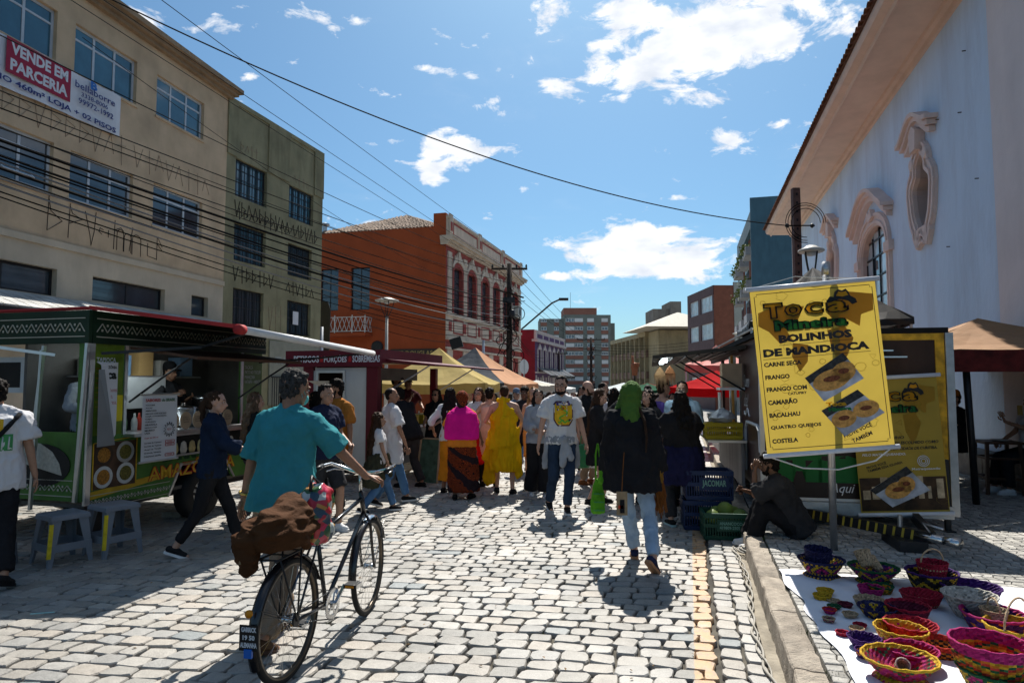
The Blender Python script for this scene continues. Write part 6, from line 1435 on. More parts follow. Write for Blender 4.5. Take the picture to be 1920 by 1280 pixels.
EYEW=M('eye_white',(.6,.58,.55),.3,.02,5,0);EYEB=M('eye_iris',(.02,.012,.01),.2,.1,5,0);LIP=M('lip',(.25,.07,.06),.5,.1,20,0)
def cloth(name,col,var=.22,bump=.6,bs=16,rough=.85,**k):return M('cloth_'+name,col,rough,var,5,bump,bs,spec=.08,**k)
def folds(amp,f=9,seed=0,vert=.45,top=9.0):
 o=V((seed*7.3,seed*3.1,0))
 def g(p):
  cr=noise.noise(V((p.x*f*1.9,p.y*f*1.9,p.z*f*vert*2.6))+o*2)
  q=V((p.x*f,p.y*f,p.z*f*vert))+o
  return max(-.3*amp,amp*(1-abs(noise.noise(q))*3.2+noise.noise(q*2.3)*.6)*.8-amp*.25+amp*.55*(1-abs(cr)*4))
 return g
def ik(a,b,l1,l2,hint):
 d=b-a;D=d.length
 if D>(l1+l2)*.998:b=a+d/D*(l1+l2)*.998;d=b-a;D=d.length
 D=max(D,abs(l1-l2)+.01)
 ca=max(-1,min(1,(l1*l1+D*D-l2*l2)/(2*l1*D)));sa=math.sqrt(1-ca*ca);u=d.normalized()
 h=hint-u*hint.dot(u);h=h.normalized()if h.length>1e-4 else u.orthogonal().normalized()
 return a+u*l1*ca+h*l1*sa,b
PLIST=[]
def person(label,X,Y,face,H=1.70,w=1.0,fat=1.0,fem=False,z=None,pel=None,lean=(0,0),twist=0,feet=((-.1,.0,0),(.1,.0,0)),hands=(None,None),hd=(0,0),skin='mid',hair=None,top=None,bot=None,shoe=None,vox=None,group=None,curl=.5,elbow=None,knee=None,loc_z=0,beard=None,hat=None,glasses=None,mask=None,name='person'):
 """face: degrees the person looks towards, 0 = away from the camera (+Y), 90 = to the right (+X)"""
 k=H/1.75
 dist=math.hypot(X,Y);vox=vox or max(.0095,min(.024,.0017*dist))
 z=gz(Y)if z is None else z
 root=T(name,label,'person',(X,Y,z+loc_z),-math.radians(face),group)
 J={}
 pz=pel[2]if pel and len(pel)>2 else.93*k
 P=V((pel[0],pel[1],pz))if pel else V((0,0,pz))
 Rl=Matrix.Rotation(-lean[0],3,'X')@Matrix.Rotation(lean[1],3,'Y');Rt=Matrix.Rotation(-twist,3,'Z')
 up=Rl@V((0,0,1));fx=Rl@Rt@V((1,0,0));fy=Rl@Rt@V((0,1,0))
 NB=P+up*.53*k
 SHW=(.172 if not fem else.152)*w
 S=[P+up*.487*k-fx*SHW*k,P+up*.487*k+fx*SHW*k]
 Hp=[P+V((-.088*k*w,0,-.03)),P+V((.088*k*w,0,-.03))]
 A=[];K=[];fyaw=[]
 for i,f in enumerate(feet):
  fz=f[2];yaw=f[3]if len(f)>3 else 0;pit=f[4]if len(f)>4 else 0
  dr=V((math.sin(yaw)*math.cos(pit),math.cos(yaw)*math.cos(pit),-math.sin(pit)))
  ank=V((f[0],f[1],fz+.085*k));kn,ank=ik(Hp[i],ank,.43*k,.425*k,(V(knee[i])if knee else V((0,1,0))+dr*.3))
  A.append(ank);K.append(kn);fyaw.append(dr)
 Wr=[];E=[];hd_dir=[]
 for i,h in enumerate(hands):
  s=-1 if i==0 else 1
  if h is None:h=(s*.27*w,.05,.80*k)
  t=V(h[:3]);hint=V(elbow[i])if elbow and elbow[i]else V((s*.5,-1,-.2))
  e,t=ik(S[i],t,.285*k,.255*k,hint);E.append(e);Wr.append(t)
  hd_dir.append(V(h[3]).normalized()if len(h)>3 else(t-e).normalized())
 J.update(P=P,NB=NB,S=S,Hp=Hp,K=K,A=A,E=E,Wr=Wr,up=up,fx=fx,fy=fy,k=k)
 # ---- body
 b=Vol();fw=w*fat;sh_=.94 if top else 1
 bw=[(-.10,.135,.10,0),(-.02,.168,.118,-.006),(.06,.165,.115,0),(.2,.138 if not fem else.12,.105,.01),(.33,.155,.12,.012),(.43,.17,.118,.006),(.49,.135,.09,0),(.53,.07,.06,0)]
 ring=lambda t,rx,ry,oy,g=0.0:(P+up*t*k+fy*oy,fx,fy,rx*fw*k+g,ry*fat*k+g)
 b.loft([ring(t,rx*sh_,ry*sh_,oy)for t,rx,ry,oy in bw])
 if fem:
  for s in(-1,1):b.ell(P+up*.36*k+fy*.10*fat*k+fx*s*.07*k,(.062*k,.055*k,.06*k))
 lf=.9+.1*fat*fat
 for i in(0,1):
  b.cap(Hp[i],K[i],.088*k*lf*(1.04 if fem else 1),.055*k);b.cap(K[i],A[i],.053*k,.037*k)
  cm=K[i].lerp(A[i],.3)-(K[i]-Hp[i]).normalized()*0;bk=(V((0,-1,0))if not knee else-V(knee[i]))
  b.ell(cm+V((bk.x,bk.y,0))*.012*k,(.05*k,.052*k,.11*k),(A[i]-K[i]).to_track_quat('Z','Y').to_matrix())
  dr=fyaw[i];b.cap(A[i]-dr*.03*k+V((0,0,-.045*k)),A[i]+dr*.13*k+V((0,0,-.055*k)),.036*k,.026*k,flat=.8)
  b.ell(S[i]+V((0,0,-.01)),(.06*k*w,.055*k,.055*k))
  b.cap(S[i],E[i],.05*k*lf,.038*k);b.cap(E[i],Wr[i],.039*k,.026*k)
 for i in(0,1):b.cap(NB+up*.01*k,S[i]+up*.005,.058*k,.05*k)
 b.cap(NB-up*.03,NB+up*.10*k,.058*k*(1 if not fem else.86),.05*k*(1 if not fem else.86))
 for i in(0,1):
  hdv=hd_dir[i];b.ell(Wr[i]+hdv*.05*k,(.036*k,.017*k,.052*k),hdv.to_track_quat('Z','Y').to_matrix())
 body=b.fuse(vox*1.1,2)
 # ---- head (own finer voxel, rooted in the neck)
 yaw,pit=hd
 HR=Rl.to_quaternion().slerp(Matrix.Identity(3).to_quaternion(),.7).to_matrix()@Matrix.Rotation(-yaw,3,'Z')@Matrix.Rotation(-pit,3,'X')
 HC=NB+up*.055*k+HR@V((0,.022,.120))*k
 hh=k*(1.0 if H>1.5 else 1.12)
 h=Vol();hp=lambda x,y,z:HC+HR@V((x,y,z))*hh
 h.ell(hp(0,-.012,.032),(.074*hh,.094*hh,.088*hh),HR,18,12)
 h.ell(hp(0,.012,-.03),(.060*hh,.072*hh,.082*hh),HR,16,10)
 h.cap(hp(-.022,.045,-.085),hp(.022,.045,-.085),.026*hh,.026*hh)
 for s in(-1,1):
  h.ell(hp(s*.045,.03,-.055),(.020*hh,.035*hh,.035*hh),HR)
  h.ell(hp(s*.042,.058,-.018),(.022*hh,.018*hh,.018*hh),HR)
  h.ell(hp(s*.076,-.008,-.005),(.010*hh,.020*hh,.033*hh),HR)
  h.ell(hp(s*.03,.078,.028),(.025*hh,.012*hh,.009*hh),HR)
 h.cap(hp(0,.084,.012),hp(0,.106,-.028),.009*hh,.014*hh);
 for s in(-1,1):h.ell(hp(s*.011,.096,-.032),(.010*hh,.011*hh,.009*hh),HR)
 h.ell(hp(0,.083,-.056),(.024*hh,.012*hh,.008*hh),HR);h.ell(hp(0,.08,-.068),(.021*hh,.012*hh,.008*hh),HR)
 h.cap(hp(0,-.02,-.14),hp(0,-.012,-.04),.05*k*(1 if not fem else.86),.055*k*(1 if not fem else.9))
 head=h.fuse(max(.0065,min(.011,.0012*dist)),1)
 fing=MB()
 for i in(0,1):
  s=-1 if i==0 else 1;hdv=hd_dir[i]
  pal=(V((-s,0,0))-hdv*(-s)*hdv.x)
  pal=pal.normalized()if pal.length>.1 else V((0,-1,0))
  if len(hands[i]or())>4:pal=V(hands[i][4]);pal=(pal-hdv*pal.dot(hdv)).normalized()
  thumb=hdv.cross(pal)*(1 if s<0 else-1)
  cu=curl[i]if isinstance(curl,(list,tuple))else curl
  for q,(off,ln)in enumerate(((.030,.066),(.010,.074),(-.010,.070),(-.029,.054))):
   a=Wr[i]+hdv*.085*k+thumb*off*k;pts=[a-hdv*.02];dcur=hdv;
   for sgm in range(3):
    th=cu*(.5+.55*sgm);dcur=(hdv*math.cos(th)+pal*math.sin(th));a=a+dcur*ln*k*(.42,.33,.27)[sgm];pts.append(a)
   fing.tube(pts,[.0095*k,.009*k,.008*k,.0065*k],6)
  a=Wr[i]+hdv*.03*k+thumb*.028*k
  fing.tube([a,a+(hdv*.7+thumb*.7)*.035*k+pal*.01,a+(hdv*.95+thumb*.3+pal*.4)*.062*k],[.013*k,.011*k,.008*k],6)
 me=join([(body,0),(head,0),(fing,0)],SKIN[skin]);me.name='body'
 bo=O('body',me,root)
 # ---- face bits
 for s in(-1,1):
  e=MB();e.lathe([(.001,0),(.0135*hh,.001),(.012*hh,.004),(.001,.0065)],10,cap0=False,cap1=False,sy=.55)
  o=e.build('eye',EYEW,root,True,hp(s*.031,.0775,.008));o.rotation_euler=(HR@Matrix.Rotation(-PI/2,3,'X')).to_euler()
  e=MB();e.lathe([(.0065*hh,0),(.0065*hh,.0015)],8);o2=e.build('iris',EYEB,o,False,(0,0,.0065*hh))
  br=MB().tube([hp(s*.016,.088,.028),hp(s*.032,.089,.034),hp(s*.047,.079,.028)],.0042*hh,5);br.build('eyebrow',hair[1]if hair else EYEB,root)
 MB().tube([hp(-.021,.087,-.061),hp(0,.0965,-.0605),hp(.021,.087,-.061)],[.002,.0055*hh,.002],6).build('mouth',LIP,root)
 # ---- hair
 if hair:
  kind,hm=hair[0],hair[1];hv=Vol();amp,fr=.004,60
  def cutcap(sc=1.0,back=.018,lift=.030,low=.03):
   hv.ell(hp(0,-back-.010,lift+.020),(.080*hh*sc,.090*hh*sc,.080*hh*sc),HR,18,12)
   hv.ell(hp(0,-.050,.03),(.079*hh*sc,.066*hh*sc,.078*hh*sc),HR)
   hv.ell(hp(0,-.05,-low+.01),(.068*hh*sc,.052*hh*sc,.07*hh*sc),HR)
  if kind=='buzz':hv.ell(hp(0,-.022,.040),(.077*hh,.091*hh,.083*hh),HR,18,12);hv.ell(hp(0,-.045,-.01),(.068*hh,.056*hh,.06*hh),HR);amp=.002
  elif kind=='short':cutcap();hv.ell(hp(0,.015,.102),(.055*hh,.045*hh,.022*hh),HR);amp=.011;fr=62
  elif kind=='curly':
   cutcap(1.12,.012,.035)
   rr=random.Random(len(PLIST))
   for _ in range(34):
    th=rr.uniform(-PI,0)if rr.random()<.8 else rr.uniform(0,PI);ph=rr.uniform(.1,1.0)
    hv.ell(hp(.085*math.cos(th)*math.cos(ph),.07*math.sin(th)*math.cos(ph)-.02,.05+.085*math.sin(ph)),(.02,.02,.02))
   amp=.012;fr=70
  elif kind in('long','longcurly','pony','wavy','bob'):
   cutcap(1.03,.014,.03)
   L_={'long':.34,'longcurly':.26,'pony':.1,'wavy':.3,'bob':.10}[kind]*(hair[2]if len(hair)>2 else 1)
   if kind=='pony':
    a=hp(0,-.11,.05);hv.cap(hp(0,-.09,.05),a+V((0,0,-.02)),.03,.03);hv.cap(a,hp(0,-.15,-.05),.028,.035);hv.cap(hp(0,-.15,-.05),hp(0,-.13,-.28),.035,.012)
   else:
    for s in(-1,0,1):
     q0=hp(s*.05,-.045 if s else-.07,-.02);q1=NB+fx*s*.07-fy*.085+up*(.0-L_*.3)+V((0,0,-.0));q2=NB+fx*s*.055-fy*(.125*fat)-up*L_
     hv.cap(q0,q1,.048*hh,.05*hh);hv.cap(q1,q2,.05*hh,.03*hh)
    for s in(-1,1):hv.cap(hp(s*.072,.0,.03),hp(s*.075,.005,-.10),.022*hh,.026*hh)
    if kind in('long','wavy','longcurly'):
     for s in(-1,1):hv.cap(hp(s*.075,.005,-.08),NB+fx*s*.10+fy*.03-up*.08,.028*hh,.022)
   amp={'long':.010,'pony':.008,'wavy':.014,'longcurly':.020,'bob':.010}[kind];fr=40 if kind in('longcurly','wavy')else 55
  elif kind=='bun':cutcap(1.02);hv.ell(hp(0,-.11,.07),(.04,.035,.04))
  elif kind=='bald':hv.ell(hp(0,-.045,.0),(.076*hh,.062*hh,.055*hh),HR);amp=.002
  st=.35 if kind in('long','pony','wavy','short')else 1
  hm_=hv.fuse(max(.008,min(.014,.0016*dist)),1,lambda p:amp*(noise.noise(V((p.x*fr,p.y*fr,p.z*fr*st)))+.5*noise.noise(V((p.x,p.y,p.z*st))*fr*2.2))*2)
  hm_.materials.append(hm);ho=O('hair',hm_,root)
 if beard:
  bv=Vol();bv.ell(hp(0,.040,-.088),(.052*hh,.052*hh,.034*hh),HR);bv.cap(hp(-.06,.012,-.02),hp(-.05,.04,-.075),.014*hh,.02*hh);bv.cap(hp(.06,.012,-.02),hp(.05,.04,-.075),.014*hh,.02*hh)
  bv.cap(hp(-.024,.084,-.048),hp(.024,.084,-.048),.008*hh,.008*hh)
  m_=bv.fuse(.008,1,lambda p:.005*noise.noise(p*70));m_.materials.append(beard);O('beard',m_,root)
 if hat:
  hvv=MB()
  pr=[(.086*hh,-.0),(.090*hh,.03),(.084*hh,.07),(.06*hh,.10),(.02*hh,.112),(.001,.113)]
  hvv.lathe(pr,18,sy=1.12,cap1=False)
  o=hvv.build('hat',hat[0],root,True,hp(0,-.012,.052));o.rotation_euler=HR.to_euler()
  if hat[1]=='cap':
   bm_=MB();bm_.add([(.07*math.cos(t)*r,.085+.0+math.sin(t)*r*.085,.008-.014*(r-.3)-.02*abs(math.cos(t)))for r in(.35,1.0)for t in[PI*q/8 for q in range(9)]],[(q,q+1,10+q,9+q)for q in range(8)])
   bm_.add([(.07*math.cos(t)*r,.085+math.sin(t)*r*.085,.003-.014*(r-.3)-.02*abs(math.cos(t)))for r in(.35,1.0)for t in[PI*q/8 for q in range(9)]],[(q+1,q,9+q,10+q)for q in range(8)])
   bm_.build('visor',hat[0],o)
 if glasses:
  gm=MB()
  for s in(-1,1):gm.tube([hp(s*.032+.021*math.cos(t)*1.1,.094,.006+.017*math.sin(t))for t in[2*PI*q/12 for q in range(12)]],.0022*hh,4,closed=True);gm.tube([hp(s*.055,.092,.01),hp(s*.076,.0,.01)],.002,4)
  gm.tube([hp(-.011,.096,.01),hp(.011,.096,.01)],.002,4)
  if glasses=='dark':
   for s in(-1,1):gm.add([hp(s*.032+.021*math.cos(t)*1.1,.093,.006+.017*math.sin(t))for t in[2*PI*q/12 for q in range(12)]],[tuple(range(12))])
  gm.build('glasses',BLACK,root)
 if mask:
  mv=Vol();mv.ell(hp(0,.055,-.055),(.055*hh,.056*hh,.050*hh),HR);mm=mv.fuse(.007,2,lambda p:.001*math.sin(p.z*500));mm.materials.append(mask);mo=O('face_mask',mm,root)
  ls=MB()
  for s in(-1,1):ls.tube([hp(s*.055,.05,-.035),hp(s*.080,-.015,.012)],.002,4);ls.tube([hp(s*.05,.045,-.08),hp(s*.080,-.015,-.02)],.002,4)
  ls.build('mask_strap',mask,mo)
  # ---- clothes
 def limb(vol,a,m,e,upto,r0,r1,r2,flare=0):
  """upto 0..1 upper, 1..2 lower"""
  if upto<=1:q=a.lerp(m,upto);rq=r0+(r1-r0)*upto+flare;d_=(m-a).normalized();ax=d_.orthogonal().normalized();ay=d_.cross(ax)
  else:vol.cap(a,m,r0,r1);a2=m;q=m.lerp(e,upto-1);rq=r1+(r2-r1)*(upto-1)+flare;d_=(e-m).normalized();ax=d_.orthogonal().normalized();ay=d_.cross(ax);a=a2;r0=r1
  vol.loft([(a.lerp(q,t),ax,ay,r0+(rq-r0)*t,r0+(rq-r0)*t)for t in(0,.35,.7,.96,1.0)],14)
 out=dict(root=root,J=J,hp=hp,HR=HR,body=bo,vox=vox)
 sd_=len(PLIST)+1
 if bot:
  kd,bm2=bot['kind'],bot['m'];g=bot.get('g',.014);v=Vol();upto=bot.get('len',1.93)
  rg=lambda t,rx,ry,oy,e=0.0:ring(t,rx,ry,oy,g+e)
  v.loft([rg(-.12,.125,.10,0),rg(-.06,.165,.118,0),rg(.02,.17,.118,0),rg(.10,.155,.112,0),rg(.115,.15,.108,0)])
  if kd=='trousers':
   for i in(0,1):limb(v,Hp[i],K[i],A[i],upto,.092*k*lf+g,.056*k+g*1.1,.040*k+g*1.5,bot.get('flare',0))
  elif kd=='skirt':
   L_=bot['len'];fl=bot.get('flare',.06);n_=7
   cA=(K[0]+K[1])/2;cB=(A[0]+A[1])/2;rs=[]
   for q in range(n_):
    t=q/(n_-1);c=P.lerp(cA,min(1,t*L_/.45))if t*L_<=.45 else cA.lerp(cB,min(1,(t*L_-.45)/.42))
    rs.append((c+V((0,0,-.02)),V((1,0,0)),V((0,1,0)),.175*k*fw+g+fl*t,.125*k*fat+g+fl*t))
   v.loft([rg(.11,.15,.108,0)]+rs,26)
  sh=v.fuse(vox,2,folds(bot.get('fold',.008),11,sd_,.35));sh.materials.append(bm2);out['bot']=O(bot.get('name','trousers' if kd=='trousers' else 'skirt'),sh,root)
 if top:
  g=top.get('g',.016);hem=top.get('hem',-.06);fl=top.get('flare',.012);v=Vol();sl=top.get('sleeve',.6);tm=top['m']
  rows=[];fl=max(fl,(bot or{}).get('g',0)+.026-g+(bot or{}).get('fold',.008)*.5)
  if hem<-.12:
   n_=4
   for q in range(n_):t=hem+(-.12-hem)*q/n_;rows.append(ring(t,.168,.12,0,g+fl*(1+(-.12-t)*3)))
  rows+=[ring(max(hem,-.11),.166,.118,-.004,g+fl),ring(-.02,.168,.118,-.004,g+fl*.8),ring(.07,.162,.115,0,g+fl*.6),ring(.2,.146 if not fem else.13,.110,.01,g+fl*.5),ring(.33,.158,.122,.012,g),ring(.42,.172,.118,.006,g),ring(.475,.155,.092,0,g),ring(.515+(.02 if sl>0 else 0),.082,.062,0,g*.7)]
  if top.get('neck'):rows.append(ring(.56,.066,.058,0,g*.6))
  v.loft(rows,24)
  if fem:
   for s in(-1,1):v.ell(P+up*.36*k+fy*.10*fat*k+fx*s*.07*k,(.07*k,.062*k,.07*k))
  if sl>0:
   for i in(0,1):
    v.ell(S[i]-up*.008,(.056*k*w+g*.7,.054*k+g*.7,.052*k+g*.6));v.cap(NB+up*.004*k-fx*(1-2*i)*.035*k,S[i]-up*.004,.058*k+g*.5,.050*k+g*.7)
    limb(v,S[i],E[i],Wr[i],sl,.052*k*lf+g,.042*k+g*1.1,.03*k+g*1.1,top.get('sflare',.012))
  if top.get('hood'):v.cap(NB-fy*.07+fx*.07,NB-fy*.07-fx*.07,.05,.05)
  sh=v.fuse(vox,2,folds(top.get('fold',.012),9,sd_+.5,.5));sh.materials.append(tm);out['top']=O(top.get('name','shirt'),sh,root)
 if shoe:
  sm_,so_=shoe if isinstance(shoe,tuple)else(shoe,shoe)
  for i in(0,1):
   dr=fyaw[i];sdv=dr.cross(V((0,0,1))).normalized();u_=sdv.cross(dr).normalized()
   base=A[i]+u_*(-.085*k)
   v=Vol();v.cap(base-dr*.045*k+u_*.05*k,base+dr*.12*k+u_*.035*k,.043*k,.034*k,flat=.9,side=sdv);v.cap(A[i]-u_*.03*k,base+dr*.06*k+u_*.045*k,.046*k,.036*k)
   m_=v.fuse(max(.009,vox*.7),2);m_.materials.append(sm_);o=O('shoe',m_,root)
   sb=MB();rs=[(-.085,.026),(-.06,.038),(0,.036),(.06,.044),(.11,.044),(.145,.032),(.162,.012)]
   L0=[base+dr*a*k-sdv*b_*k for a,b_ in rs];R0_=[base+dr*a*k+sdv*b_*k for a,b_ in rs][::-1];oo=L0+R0_;n_=len(oo)
   sb.add([p for p in oo]+[p+u_*.026*k for p in oo],[tuple(range(n_))[::-1],tuple(range(n_,2*n_))]+[(q,(q+1)%n_,n_+(q+1)%n_,n_+q)for q in range(n_)]);sb.build('sole',so_,o,fix=True)
 PLIST.append(root)
 return out
def drape(P_,target,pts_grid,direction,name,mat,off=.004,faces=None):
 """lay a small print on a garment: grid [[V]] of points (person space) shot along direction"""
 me=target.data;bvh=BVHTree.FromPolygons([v.co for v in me.vertices],[p.vertices for p in me.polygons])
 b=MB();R_,C_=len(pts_grid),len(pts_grid[0]);vs=[]
 for r_ in pts_grid:
  for p in r_:
   h=bvh.ray_cast(p,direction);q=h[0]if h[0]is not None else p+direction*.2
   vs.append(q-direction*off)
 b.add(vs,[(i*C_+j,i*C_+j+1,(i+1)*C_+j+1,(i+1)*C_+j)for i in range(R_-1)for j in range(C_-1)])
 return b.build(name,mat,P_['root'],True)
def drape_tube(P_,target,pts,direction,r,name,mat,n=5,off=.003,closed=False):
 me=target.data;bvh=BVHTree.FromPolygons([v.co for v in me.vertices],[p.vertices for p in me.polygons]);q=[]
 for p in pts:
  h=bvh.ray_cast(V(p),direction);q.append((h[0]if h[0]is not None else V(p))-direction*off)
 return MB().tube(q,r,n,closed=closed).build(name,mat,P_['root'],True)
def bag(P_,at_,size,mat,name='bag',strap=None,smooth=True,fold=.01):
 """soft bag body hanging at a point, in person space"""
 x,y,z=at_;w_,d_,h_=size;v=Vol()
 v.loft([((x,y,z-h_),(1,0,0),(0,1,0),w_*.42,d_*.4),((x,y,z-h_*.9),(1,0,0),(0,1,0),w_*.5,d_*.5),((x,y,z-h_*.45),(1,0,0),(0,1,0),w_*.5,d_*.5),((x,y,z-h_*.1),(1,0,0),(0,1,0),w_*.36,d_*.3),((x,y,z),(1,0,0),(0,1,0),w_*.2,d_*.15)],16)
 m_=v.fuse(.014,1,folds(fold,16,3,.6));m_.materials.append(mat);return O(name,m_,P_['root'])
def sep_bag(label,P_,at_,size,mat,strap,cat='bag',fold=.012,group=None,parts=True):
 """bag as a thing of its own, hanging from a hand or shoulder (root at the person's place)"""
 r0=P_['root'];t=T('carrier_bag',label,cat,tuple(r0.location),r0.rotation_euler[2],group)
 o=bag(dict(root=t),at_,size,mat,'bag_body',fold=fold)
 s=MB()
 for a in strap:s.tube(a,.008 if len(a)<4 else.012,5)
 s.build('handle',mat,t);return t
HB=M('hair_black',(.010,.008,.007),.7,.3,30,.4,60,spec=.12);HBR=M('hair_brown',(.035,.018,.010),.7,.3,30,.4,60,spec=.12)
HGR=M('hair_greying',(.045,.042,.04),.75,.7,50,.5,60,spec=.1);HBL=M('hair_blond',(.26,.15,.07),.65,.3,30,.5,60,spec=.15)
BLK=cloth('black',(.014,.014,.016));BLK2=cloth('charcoal',(.03,.03,.033));WHT=cloth('white',(.66,.66,.68),.03,thru=.2);NVY=cloth('navy',(.015,.02,.045));JNS=cloth('jeans',(.035,.065,.13),.3,bs=40);JNL=cloth('jeans_light',(.26,.36,.48),.25,bs=25)
JNM=cloth('jeans_mid',(.07,.15,.28),.25,bs=30);DEN=cloth('denim_navy',(.010,.018,.040),.25,bs=30);KHK=cloth('khaki',(.21,.155,.11));SHB=cloth('shoe_black',(.014,.014,.015),rough=.6);SHW_=cloth('shoe_white',(.62,.62,.62));SOLW=M('sole_white',(.6,.6,.6),.6,.05,4,0);GRYC=cloth('grey_melange',(.26,.28,.31));
p=person('man in white tee with green back print and black crossbody strap at left edge',-4.50,5.75,-35,1.74,1.05,1.05,feet=((-.12,.30,0,-.2),(.12,-.38,.02,.5,.3)),hands=((-.3,.28,1.0),(.30,.02,.86)),hd=(-.55,.12),skin='mid',hair=('short',HB),top=dict(m=WHT,g=.03,hem=-.14,flare=.02,sleeve=.72,sflare=.03),bot=dict(kind='trousers',m=BLK,g=.02),shoe=(SHB,SHB),lean=(.05,0))
GP=cloth('print_green',(.06,.25,.09));YP=cloth('print_yellow',(.62,.36,.03));
g=lambda x0,x1,z0,z1,y,n=6,m=6:[[V((x0+(x1-x0)*j/(n-1),y,z0+(z1-z0)*i/(m-1)))for j in range(n)]for i in range(m)]
drape(p,p['top'],g(-.05,.06,1.27,1.40,-.6),V((0,1,0)),'print',YP);drape(p,p['top'],g(-.10,.13,1.13,1.27,-.6),V((0,1,0)),'print',GP,.005);drape(p,p['top'],g(.0,.035,1.02,1.13,-.6),V((0,1,0)),'print',YP,.004)
for i in range(5):drape_tube(p,p['top'],[(-.08+i*.045,-.6,1.14),(-.075+i*.045,-.6,1.25)],V((0,1,0)),.006,'print',WHT,off=.008)
drape_tube(p,p['top'],[(-.20+.031*t,-.6,.94+.042*t)for t in range(13)],V((0,1,0)),.021,'bag_strap',BLK,off=.006)
p=person('woman in dark denim jacket with ponytail walking right past the green food truck',-3.02,6.68,78,1.62,.92,.9,True,feet=((-.07,.26,0,0,-.05),(.09,-.30,.03,0,.35)),hands=((-.12,.30,1.00),(.16,.38,1.04)),elbow=((-.6,-.4,-1),(.5,-.3,-1)),hd=(.1,.05),skin='light',hair=('pony',HBR),top=dict(m=DEN,g=.026,hem=-.10,sleeve=1.62,sflare=.01,name='denim_jacket',fold=.011),bot=dict(kind='trousers',m=BLK,g=.008,len=1.85),shoe=(SHB,SHW_))
cup=T('plastic_cup','clear plastic cup held out by the woman in the denim jacket','cup',(-2.52,6.78,1.07));MB().lathe([(.027,0),(.036,.1),(.033,.1),(.025,.004)],16).build('cup_wall',M('cup_plastic',(.55,.5,.42),.2,.1,5,0,trans=.6),cup);MB().tube([(0,0,.01),(.02,0,.15)],.003,5).build('straw',BLACK,cup)
p=person('wavy haired woman in black top and grey leggings behind the denim jacket woman',-3.15,8.05,60,1.58,.95,.95,True,feet=((-.09,.05,0),(.1,-.12,0)),hands=((-.12,.3,1.0),(.15,.32,1.02)),skin='light',hair=('wavy',M('hair_light_brown',(.10,.06,.035),.5,.3,30,.5)),top=dict(m=BLK,g=.02,sleeve=.7),bot=dict(kind='trousers',m=cloth('grey_legging',(.07,.07,.075)),g=.006,len=1.8),shoe=(SHB,SHB))
p=person('woman with dark hair turned left in shadow beside the end of the green truck',-3.05,8.9,-60,1.60,.95,1,True,hands=((-.12,.3,1.1),(.15,.32,1.12)),skin='mid',hair=('long',HB),top=dict(m=BLK2,sleeve=1.8,g=.02),bot=dict(kind='trousers',m=BLK),shoe=SHW_)
p=person('woman with short dark bob half hidden behind the teal polo man',-2.75,9.2,-75,1.58,.95,1,True,hands=((-.12,.3,1.1),(.15,.32,1.12)),skin='tan',hair=('bob',HB),top=dict(m=NVY,sleeve=.8,g=.02),bot=dict(kind='trousers',m=BLK2),shoe=SHB)
TEAL=cloth('teal_pique',(.04,.235,.265),.14,.5,14,thru=.12)
tealman=person('heavyset grey haired man in teal polo shirt and face mask pushing the bicycle',-1.56,4.52,14,1.80,1.0,1.06,feet=((-.10,.12,0,.0),(.06,-.28,.02,.15,.35)),hands=((-.34,.03,.86),(.50,.31,1.02,(.8,.55,-.15),(0,0,-1))),elbow=((-.5,-1,0),(.35,-.9,-.45)),hd=(.34,.2),skin='tan',hair=('short',HGR),top=dict(m=TEAL,g=.022,hem=-.10,flare=.02,sleeve=.95,sflare=.022,name='polo_shirt',fold=.010,neck=True),bot=dict(kind='trousers',m=KHK,g=.03,fold=.014,len=1.95),shoe=(cloth('boot_brown',(.06,.035,.02),rough=.6),M('sole_dark',(.04,.02,.015),.7,.2,5,0)),lean=(.10,0),curl=(.5,1.15),mask=M('mask_teal',(.09,.38,.38),.7,.05,5,0),vox=.0105)
JT=tealman['J']
w_=JT['Wr'][0];dd=(JT['Wr'][0]-JT['E'][0]).normalized();ax=dd.orthogonal().normalized();ay=dd.cross(ax);c_=w_-dd*.03
MB().tube([c_+(ax*math.cos(t)+ay*math.sin(t))*.037 for t in[2*PI*q/18 for q in range(18)]],.009,6,closed=True).build('gold_watch',M('gold',(.55,.38,.10),.3,.1,20,.1,metal=1),tealman['root'],True)
OCH=cloth('ochre',(.34,.13,.025),.08)
p=person('curly haired man in ochre brown t-shirt standing by the white kiosk',-2.30,8.65,205,1.74,1.0,.92,feet=((-.1,.0,0,-.3),(.12,.05,0,.3)),hands=((-.28,.06,.84),(.28,.06,.84)),hd=(.5,.08),skin='tan',hair=('curly',HB),beard=HB,top=dict(m=OCH,g=.024,hem=-.08,sleeve=.8,sflare=.02),bot=dict(kind='trousers',m=BLK,g=.016),shoe=(SHB,SHB))
for i,z_ in enumerate((1.27,1.22)):drape_tube(p,p['top'],[(-.10+.02*q,.6,z_+.008*(q%2))for q in range(11)],V((0,-1,0)),.006,'print',BLK2)
p=person('man in navy t-shirt and dark shorts with bare legs behind the teal polo man',-2.20,7.75,120,1.68,1,.98,feet=((-.1,.15,0),(.1,-.2,0,0,.1)),hands=((-.15,.25,1.0),(.2,.3,1.02)),skin='mid',hair=('short',HB),top=dict(m=NVY,g=.024,sleeve=.7),bot=dict(kind='trousers',m=BLK2,g=.03,len=.98,name='shorts'),shoe=(SHW_,SOLW))
